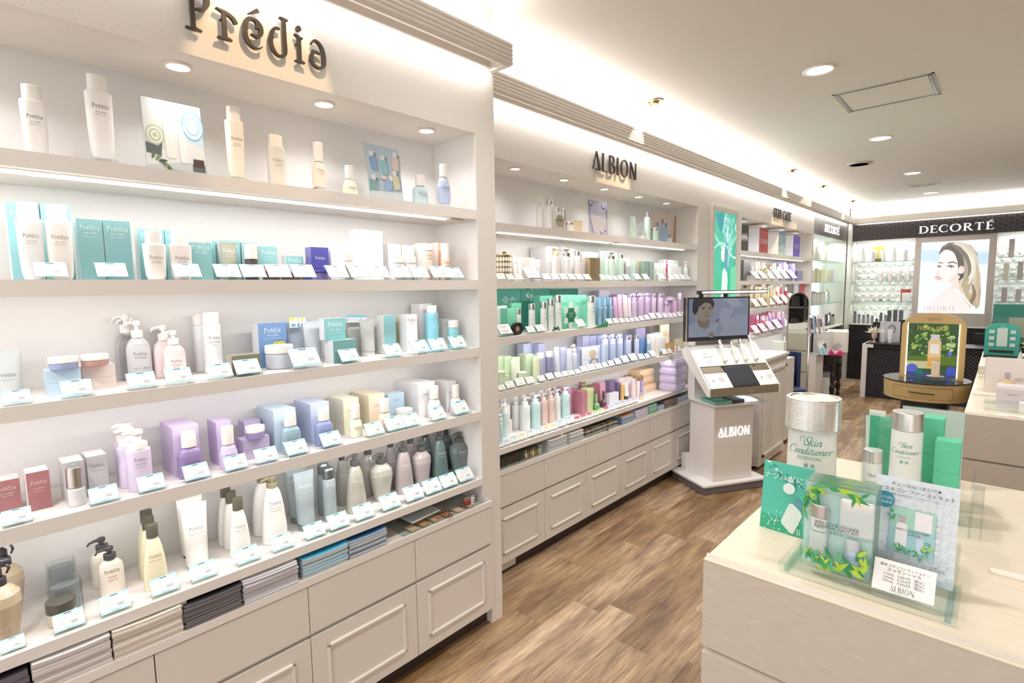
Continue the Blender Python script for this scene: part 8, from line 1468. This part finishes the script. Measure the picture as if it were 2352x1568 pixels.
t = thing('acrylic_riser', 'clear stepped acrylic stand under the kits and the flyer', 'stand', (1.41, 1.29, HC)); b = B(); b.box(-.15, .16, -.055, .1, .012, .016, AC); b.box(-.15, .16, -.058, -.055, .0, .03, AC); b.box(-.14, -.13, -.05, .09, 0, .012, mat('#c9efe2', 'c')); b.box(.14, .15, -.05, .09, 0, .012, mat('#c9e6f0', 'c')); b.mk('lower_step', t)
b = B(); b.box(-.1, .15, .1, .22, .05, .054, AC); b.box(-.1, -.096, .1, .22, 0, .05, AC); b.box(.146, .15, .1, .22, 0, .05, AC); b.mk('upper_step', t)
def kit(i):
    y = 1.262 + i * .020; z = HC + .0165 + (.001 if i else 0); rnd = random.Random(30 + i); T_ = .10
    t = thing('skin_care_kit', ['front clear pouch kit printed with leaves, showing bottle and cotton', 'second clear pouch kit from the front', 'third clear pouch kit from the front', 'rearmost clear pouch kit'][i], 'kit', (1.362, y, z + .002)); t.rotation_euler = (-T_, 0, 0)
    w_, h = .132, .185; b = B(); b.box(-w_ / 2, w_ / 2, -.0008, .0, .0, h, CLEAR); b.box(-w_ / 2, w_ / 2, .0175, .0183, .0, h, mat('#c3e2dc' if i == 0 else '#d3ecdf', 'm')); b.box(w_ / 2 - .0008, w_ / 2, 0, .0175, 0, h, mat('#e9f7f3', 'c')); b.box(-w_ / 2, w_ / 2, .0, .0175, h - .001, h, mat('#dff3e6', 'c')); b.mk('pouch', t)
    b = B(); k = [0]
    def Q(pts, c): k[0] += 1; b.add([((p - .5) * w_, -.0010 - k[0] * .00004, q * h) for p, q in pts], [tuple(range(len(pts)))], mat(c, 'm'))
    wreath(Q, rnd, 70 if i == 0 else 26)
    if i == 0:
        for s_, v_ in (('SKIN CONDITIONER', .54), ('ESSENTIAL FIRST KIT', .50)): b.text(s_, .0065, mat('#2f4744', 'm'), lambda u, v: (u, -.0045, v), 'sans', 0.0, v_ * h)
        b.text('ALBION', .007, mat('#2f4744', 'm'), lambda u, v: (u, -.0045, v), 'alb', 0, .45 * h)
    b.mk('leaf_pattern', t)
    if i == 0:
        product('R', .036, .135, '#e3ebe6', 'white bottle with silver cap inside the front pouch kit', 'bottle', (1.328, y + .011 + .003, z + .006), Q90, ch=.22, cw=.9, dr=.42, prof='slim', txt=[('Skin', 'script', .5, .62, '#2f9a7c'), ('Conditioner', 'script', .85, .55, '#2f9a7c')], **SILV)
        product('R', .026, .075, '#b3cfe6', 'small sky blue bottle inside the front pouch kit', 'bottle', (1.393, y + .011, z + .006), Q90, ch=.28, cw=.95, dr=.55, prof='cyl', cap='#c9cfd6', txt=[('EXAGE', 'sans', .7, .5, '#6f8aa8'), ('WHITE', 'sans', .6, .42, '#6f8aa8')])
        b = B(); b.loft([(0, .029, .0045, 5), (.004, .031, .006, 5), (.072, .031, .006, 5), (.076, .029, .0045, 5)], mat('#f3f1ef', 'm'), 20); o = b.mk('cotton_pack', None, (1.397, y + .020, z + .088), Q90); tag(o, 'white cotton pad pack inside the front pouch kit', 'cotton pack')
for i in range(4): kit(i)
def flyer(b, Q, T):
    for i in range(12):
        for j in range(17):
            if (i + j) % 2 == 0: Q([(i / 12, (j + .5) / 17), ((i + .5) / 12, j / 17), ((i + 1) / 12, (j + .5) / 17), ((i + .5) / 12, (j + 1) / 17)], '#dde6ed' if j > 4 else '#cfdfec')
    Q([(.22, .24), (.76, .24), (.76, .70), (.22, .70)], '#a3cfd6'); Q([(.22, .5), (.76, .5), (.76, .70), (.22, .70)], '#a9d9c6'); bot(Q, .37, .29, .14, .33, 0, '#f0eef2', '#b9b3b8', .22); bot(Q, .6, .27, .09, .2, 0, '#cddcf0', '#b9c3d0', .22); Q([(.52, .5), (.72, .5), (.72, .68), (.52, .69)], '#f3eef4')
    rnd = random.Random(9)
    for i in range(44):
        e_ = rnd.random(); x, y = ((rnd.uniform(.24, .7), rnd.uniform(.25, .29)) if e_ < .5 else (rnd.uniform(.22, .34), rnd.uniform(.56, .68)) if e_ < .75 else (rnd.uniform(.64, .72), rnd.uniform(.28, .38))); Q(leafp(x, y, rnd.uniform(.03, .07), rnd.uniform(0, 360), .25), rnd.choice(['#3f9f70', '#6fb97f', '#a9cf4a', '#5fae9a']))
    Q(disc(.14, .755, .12, .085, 26), '#2a8fa8'); T('5/17(水)', .009, .14, .76, '#eaf6f4', mw=.2); T('限定発売', .007, .14, .715, '#eaf6f4', mw=.18)
    T('チャンスはいまだけ★', .0095, .5, .915, '#3a3f42', mw=.6); T('“スキコン”ファーストキット', .013, .52, .855, '#3a3f42', mw=.86); T('乾燥や肌荒れを防いでみずみずしい肌へ', .0045, .5, .815, '#6a7074', mw=.6)
    T('SKIN CONDITIONER', .005, .5, .47, '#4a5656', mw=.4); T('ALBION', .006, .52, .435, '#4a5656', 'alb', mw=.2); T('アルビオン 薬用スキンコンディショナー エッセンシャル ファーストキット', .0055, .5, .205, '#5a9aae', mw=.9)
    for i, (w2, s_) in enumerate(((.84, 'アルビオン 薬用スキンコンディショナー エッセンシャル 化粧水 110mL'), (.8, 'エクサージュホワイト ホワイトライズ ミルク 薬用美白乳液'), (.6, 'スキンコンディショナー コットン 40枚入'), (.84, '限定品のため数に限りがございます'))): T(s_, .0042, .5, .17 - i * .024, '#6f757a', mw=w2)
    T('ALBION', .013, .5, .045, '#4a4f52', 'alb', mw=.36)
lean('flyer', 'pale blue promotional flyer with printed kit, standing on the clear step', 'flyer', 1.412, 1.556, 1.342, HC + .0165, .205, .25, flyer, .0015, '#e0e8ef')
b = B(); AX = (1.484, 1.338, HC + .0163); b.box(-.085, .085, -.003, -.0015, 0, .02, CLEAR); b.box(-.085, .085, -.0015, .03, 0, .0015, CLEAR); tag(b.mk('card_holder', None, AX), 'low clear holder gripping the foot of the blue flyer', 'holder')
def pcard(b, Q, T):
    T('薬用 スキンコンディショナー', .0062, .5, .80, '#5a5856', mw=.8); T('エッセンシャル', .0058, .5, .67, '#5a5856')
    for i, s_ in enumerate(('110mL   3,850円（税込）', '165mL   5,500円（税込）', '330mL   9,350円（税込）')): T(s_, .0048, .5, .53 - i * .11, '#6a6866')
    T('ALBION', .011, .5, .07, '#7a7876', 'alb')
lean('price_card', 'white price card with three prices before the blue flyer', 'price card', 1.432, 1.533, 1.256, HC + .0165, .062, .45, pcard, .002, '#f8f6f5')
# bottles and cartons standing behind
product('R', .050, .172, '#e9edea', 'small white bottle with silver cap before the green card', 'bottle', (1.352, 1.755, HC), Q90, seg=28, ch=.2, cw=.92, prof='slim', txt=sk(), **SILV)
product('R', .078, .29, '#e9edea', 'tall white bottle with silver cap beside the green cartons', 'bottle', (1.425, 1.765, HC), Q90, seg=32, ch=.17, cw=.92, prof='slim', txt=[('Skin', 'script', .4, .68, '#2a9478'), ('Conditioner', 'script', .8, .62, '#2a9478'), ('ESSENTIAL', 'sans', .4, .58, '#9ab8ae'), ('薬 用', 'sans', .25, .53, '#5aa893'), ('ALBION', 'alb', .4, .12, '#b5bab6')], **SILV)
def gc(b, Q, T):
    Q([(.1, .9), (.5, 1), (.9, .97), (.6, .9), (.3, .8)], '#6fd3a9'); Q([(.5, .75), (.9, .8), (.95, .78), (.6, .7)], '#7fdcb5')
    V, F, W = text2d('Skin Conditioner', 'script'); hh = .022; k = 1
    b.add([(-.035 - v * hh + .012, -.004 + .0 * u, .02 + u * hh * .75) for u, v in V], F, mat('#d9f0e4', 'm'))
lean('show_card', 'bright green card with vertical white script in a clear frame', 'card', 1.315, 1.432, 1.93, HC, .232, .0, gc, .003, '#5ecb9d'); b = B(); b.box(1.296, 1.436, 1.922, 1.925, HC, HC + .24, CLEAR); b.box(1.296, 1.436, 1.937, 1.94, HC, HC + .24, CLEAR); tag(b.mk('card_stand'), 'clear acrylic frame around the bright green card', 'frame')
def gcart(x, y, w_, h, l):
    b = B(); b.box(-w_, 0, -w_ / 2, w_ / 2, 0, h, mat('#62cba2', 'm')); b.box(0, .0004, -w_ / 2, w_ / 2, h * .62, h * .622, mat('#4fb892', 'm')); V, F, W = text2d('Conditioner', 'script'); hh = .020
    b.add([(.0008, -.004 + v * -hh + .004, .02 + u * hh * .8) for u, v in V], F, mat('#b9d9c6', 'm')); b.text('ALBION', .004, mat('#a9e0c6', 'm'), lambda u, v: (.0008, u, v + h * .9), 'alb'); tag(b.mk('carton', None, (x, y, HC), Q90), l, 'carton')
gcart(1.466, 1.845, .062, .262, 'tall bright green carton beside the tall bottle'); gcart(1.512, 1.765, .052, .222, 'shorter bright green carton at the end of the group')
t = thing('clear_holder', 'large empty white backed acrylic panel behind the green cartons', 'panel', (0, 0, HC)); x0, x1 = xat(2.08, 1.05, 2070), xat(2.08, 1.05, 2217); b = B(); hh = zat(x0, 2.08, 930) - HC; b.box(x0, x1, 2.08, 2.083, 0, hh, CLEAR); b.box(x0 + .002, x1 - .002, 2.0835, 2.086, 0, hh - .003, mat('#e9eeea', 'm')); b.mk('sheet', t)
x = xat(2.1, 1.02, 2011); o = product('tube', .062, .19, '#dbe9dc', 'mint white tube with a paper label standing behind the green card', 'tube', (x, 2.12, HC), Q90, ch=.1, txt=[('SKIN CARE GEL', 'sans', .5, .82 - i * .045, '#8a9a90') for i in range(6)]); b = B(); b.box(x - .022, x + .024, 2.1195, 2.1205, HC + .185, HC + .212, mat('#f0efec', 'm')); tag(b.mk('paper_label'), 'plain white paper label above the mint white tube', 'label')
b = B(); b.box(1.545, 1.549, 1.7, 1.9, 0, .13, AC); b.box(1.549, 1.57, 1.7, 1.9, .08, .083, AC); b.box(1.567, 1.57, 1.7, 1.9, 0, .08, AC); tag(b.mk('acrylic_stand', None, (0.02, 0, HC)), 'clear acrylic stand edge beside the shorter green carton', 'stand')
b = B(); b.prism(rect(-.05, .05, -.012, .012, .008), XY(0), .006, mat('#efe8da', 'p')); tag(b.mk('cable_cover', None, (1.66, 1.53, HC)), 'small cream plastic cover lying on the maple counter top', 'cover')
# second island counter
b = B(); b.box(1.49, 3.0, 4.86, 5.9, HC, .905, mat('#ece6dd', 'p')); tag(b.mk('counter_riser'), 'white raised step on the far island counter', 'riser')
def pl2(px, py, z=HC): p = onz(z, px, py); return p.x, p.y
x, y = pl2(2290, 958 - 60); b = B(); b.prism([(-.14, 0), (.2, 0), (.2, .2), (-.14, .2)], lambda u, v, w: (u, w * .004, v), 1, mat('#ece3e0', 'm')); b.text('DECORTÉ', .018, mat('#a09490', 'm'), lambda u, v: (u + .04, -.001, v + .07), 'serif'); b.prism([(0, 0), (.1, 0), (.04, .19), (0, .19)], lambda u, v, w: (-.142 + w * .002, u, v), 1, mat('#bfb0a3', 'm')); tag(b.mk('show_card', None, (1.68, 4.12, HC)), 'pinkish white folded show card on the far island counter', 'card')
t = thing('perfume_flask', 'round amber perfume flask with clear stopper before the pinkish card', 'flask', (1.635, 4.03, HC + .002)); b = B(); b.loft([(.0, .034, .034, 2), (.01, .038, .038, 2), (.06, .038, .038, 2), (.075, .03, .03, 2), (.085, .01, .01, 2), (.1, .009, .009, 2)], mat('#e9cfa0', 'f'), 24); b.mk('body', t); b = B(); b.box(-.013, .013, -.013, .013, .1005, .128, mat('#b5afb8', 'g')); b.mk('stopper', t)
product('R', .022, .055, '#e9e0cc', 'tiny perfume sample beside the amber flask', 'bottle', (1.70, 4.02, HC), Q90, seg=12, ch=.3, cw=.5, st='f')
for x, y, z, q, c, l in ((1.66, 3.62, 0, (.13, .1, .11), '#dcd5dc', 'lilac grey carton with a white band on the far island counter'), (1.72, 3.5, 0, (.08, .06, .05), '#f3f1f0', 'small white carton on the far island counter')):
    b = B(); b.box(-q[0] / 2, q[0] / 2, 0, q[1], 0, q[2], mat(c, 'm')); b.box(-q[0] / 2, q[0] / 2, -.0004, 0, q[2] * .86, q[2], mat('#f3efec', 'm'))
    if q[2] > .1: b.text('DECORTÉ', .008, mat('#9a8f98', 'm'), lambda u, v: (u, -.001, v + .065), 'serif')
    tag(b.mk('carton', None, (x, y, HC)), l, 'carton')
b = B(); b.box(0, .2, 0, .05, 0, .012, mat('#f0ebe2', 'm')); o = b.mk('card_strip', None, (1.495, 3.93, HC)); tag(o, 'long white folded strip at the edge of the far island counter', 'card')
for k, (x, y) in enumerate(((1.57, 3.72), (1.575, 3.52))): b = B(); b.box(-.02, .16, -.03, .03, 0, .012, AC); b.box(-.02, .16, .027, .03, 0, .05, AC); tag(b.mk('acrylic_block', None, (x, y, HC)), 'clear acrylic block on the far island counter, %s' % ['under the lilac grey carton edge', 'next to the counter corner'][k], 'riser')
b = B(); b.box(-.06, .08, 0, .07, 0, .0012, mat('#f1ecee', 'm')); b.prism(disc(.0, .035, .02, .012, 12), XY(.0013), .0003, mat('#d99ab0', 'm')); tag(b.mk('leaflet', None, (1.66, 3.36, HC)), 'white leaflet with pink print at the near edge of the far counter', 'leaflet')
# green tester stand, poster and plants beyond
z_ = .9053; t = thing('tester_stand', 'arched turquoise tester stand with seven white samples', 'tester stand', (1.60, 5.55, z_)); b = B(); a_ = [(-.1, 0), (.1, 0), (.1, .2)] + [(.1 * math.cos(PI * i / 12), .2 + .06 * math.sin(PI * i / 12)) for i in range(1, 12)] + [(-.1, .2)]
b.prism(list(reversed(a_)), lambda u, v, w: (u, w, v), .02, mat('#3fa898', 'p')); b.text('Skin', .014, mat('#bfe3da', 'm'), lambda u, v: (u, -.001, v + .222), 'script'); b.box(-.07, .07, -.002, 0, .03, .05, BLK); b.mk('board', t)
for u, v, w_, h in ((0, .08, .03, .14), (-.06, .18, .015, .025), (-.06, .13, .015, .025), (-.06, .08, .015, .025), (.06, .18, .015, .025), (.06, .13, .015, .025), (.06, .08, .015, .025)): b = B(); b.box(u - w_, u + w_, -.008, -.0005, v, v + h, mat('#c9d3d3', 'p')); b.mk('sample', t)
b = B(); b.box(-.12, .3, -.04, .06, -.0, .012, BLK); tag(b.mk('tray', None, (1.62, 5.48, z_)), 'black tray at the foot of the turquoise tester stand', 'tray')
t = thing('poster_stand', 'teal water poster with a face behind a clear guard, far counter', 'poster', (1.95, 8.9, 0)); b = B(); b.box(-.45, .6, 0, .02, .72, 1.2, mat('#4b9d8f', 'm')); b.box(-.4, .55, .02, .3, 0, .72, BLK)
for i in range(3): b.box(-.3 + i * .26, -.14 + i * .26, -.003, 0, .80, 1.04 + .03 * i, mat(['#c9cdb9', '#b98f80', '#c3cfd3'][i], 'm'))
b.prism(disc(.03, .98, .05, .07, 16), lambda u, v, w: (u, -.0035 - w * .001, v), 1, mat('#e3c3b3', 'm')); b.mk('board', t); b = B(); b.box(-.52, .7, -.2, -.196, .72, 1.1, CLEAR); b.mk('guard', t)
for i in range(2):
    t = thing('potted_plant', 'small leafy green plant beside the tester stand, %s' % ['nearer one', 'farther one'][i], 'plant', (1.80 + i * .04, 5.4 + i * .35, z_)); b = B(); b.loft([(0, .025, .025, 2), (.06, .032, .032, 2)], mat('#a9a49a', 'm'), 14); b.mk('pot', t); b = B(); rnd = random.Random(50 + i)
    for k in range(46):
        a, e_ = rnd.uniform(0, 2 * PI), rnd.uniform(-.1, 1.4); d = Vector((math.cos(a) * math.cos(e_), math.sin(a) * math.cos(e_), math.sin(e_))); p = Vector((0, 0, .07)) + d * rnd.uniform(.03, .11); w = d.orthogonal().normalized() * .009; b.add([tuple(p - d * .014), tuple(p + w), tuple(p + d * .018), tuple(p - w)], [(0, 1, 2, 3)], mat(rnd.choice(['#7fa04a', '#9ab85a', '#5f8a3f']), 'm'))
    b.mk('foliage', t)
for i, (x, y, h) in enumerate(((1.70, 5.05, .1), (1.73, 4.98, .11), (1.80, 4.95, .19))): b = B(); b.loft([(0, .018, .018, 2), (h * .25, .02, .02, 2), (h, .002, .002, 2)], mat('#e3e6dc', 'f'), 16); tag(b.mk('cone_ornament', None, (x, y, z_)), '%s white cone ornament on the raised step' % ['first', 'second', 'tallest'][i], 'ornament')
# grey shelving with handbags along the right side, seen in the tall mirror
t = thing('bag_shelf', 'grey shelving unit along the far side, reflected in the tall mirror', 'shelving', (5.35, 3.3, 0)); b = B()
for z in (.05, .55, 1.0, 1.45, 1.9): b.box(0, .4, -1.2, 1.2, z, z + .035, mat('#8f8d8c', 'm'))
for y in (-1.2, -.4, .4, 1.17): b.box(0, .4, y, y + .03, .0, 1.93, mat('#7d7b7a', 'm'))
b.box(.39, .4, -1.2, 1.2, 0, 1.93, mat('#55504e', 'm')); b.mk('frame', t); rnd = random.Random(77)
for i in range(18):
    w_ = rnd.uniform(.09, .13); t = thing('handbag', '%s handbag on the grey shelving seen in the mirror' % ['black', 'brown', 'olive', 'grey', 'tan', 'dark red', 'navy', 'beige', 'plum', 'slate', 'khaki', 'coffee', 'charcoal', 'rust', 'umber', 'wine', 'sage', 'ink'][i], 'handbag', (5.45, 2.3 + (i % 6) * .4, [.59, 1.04, 1.49][i // 6])); m = mat(rnd.choice(['#3a3230', '#2b2a2c', '#5a4a3a', '#6a6250', '#3c3f38', '#4a2c2a']), 'p')
    b = B(); b.loft([(0, w_, .06, 5), (.2, w_ * .85, .04, 4), (.22, w_ * .8, .02, 4)], m, 16); b.mk('body', t); b = B(); b.tube([(0, -w_ * .5, .21), (0, -w_ * .35, .33), (0, w_ * .35, .33), (0, w_ * .5, .21)], .008, m, 6); b.mk('handle', t)
for o in list(bpy.data.objects):
    if o.type == 'MESH' and len(o.data.polygons) == 0: bpy.data.objects.remove(o)

# ------------------------------------------------------------ nothing on a shelf may stand inside its neighbour
bpy.context.view_layer.update()
PR = []
for o in S.objects:
    if o.parent or not o.get('category') or abs(o.rotation_euler[2]) > .2 or o.get('category') in ('shelf', 'worktop', 'cabinet', 'led light', 'sign', 'panel', 'divider', 'drawer', 'tray', 'counter'): continue
    if not (o.location.x < .01 and .67 < o.location.z < 2.1 and o.location.y < 7.6): continue
    P = [c.matrix_world @ Vector(v) for c in ([o] if o.type == 'MESH' else list(o.children)) if c.type == 'MESH' for v in c.bound_box]
    if not P: continue
    b_ = [min(p[i] for p in P) for i in range(3)] + [max(p[i] for p in P) for i in range(3)]
    if b_[3] - b_[0] > .3 or b_[4] - b_[1] > .3: continue
    u = 0 if o.location.y < 1.6 else 1 if o.location.y < 4.2 else 2
    PR.append([o, b_, UN[u][1] - (.261 if u == 0 else .255), o['category'] == 'price tag'])
def shift(r, ax, d, lim=True):
    if lim and ax == 0 and r[1][0] + d < r[2] + .001: d = r[2] + .001 - r[1][0]
    if abs(d) < 1e-5: return
    top = [q for q in PR if q is not r and abs(q[1][2] - r[1][5]) < .003 and q[1][0] < r[1][3] and q[1][3] > r[1][0] and q[1][1] < r[1][4] and q[1][4] > r[1][1]]
    r[0].location[ax] += d; r[1][ax] += d; r[1][ax + 3] += d
    for q in top: shift(q, ax, d, False)
for it in range(10):
    mv = 0
    for i, a in enumerate(PR):
        for c in PR[i + 1:]:
            A, C_ = a[1], c[1]
            ov = [min(A[k + 3], C_[k + 3]) - max(A[k], C_[k]) for k in range(3)]
            if min(ov) < .0006: continue
            if a[3] and c[3]: continue
            mv += 1
            if a[3] or c[3]:
                r = c if a[3] else a; shift(r, 0, -(ov[0] + .0005)); continue
            if ov[1] < ov[0] * .8 and ov[1] < .012:
                s_ = 1 if A[1] + A[4] < C_[1] + C_[4] else -1; shift(a, 1, -s_ * (ov[1] / 2 + .0002)); shift(c, 1, s_ * (ov[1] / 2 + .0002))
            else:
                r = a if A[0] + A[3] < C_[0] + C_[3] else c
                shift(r, 0, -(ov[0] + .0004))
print('SETTLE', len(PR), mv)
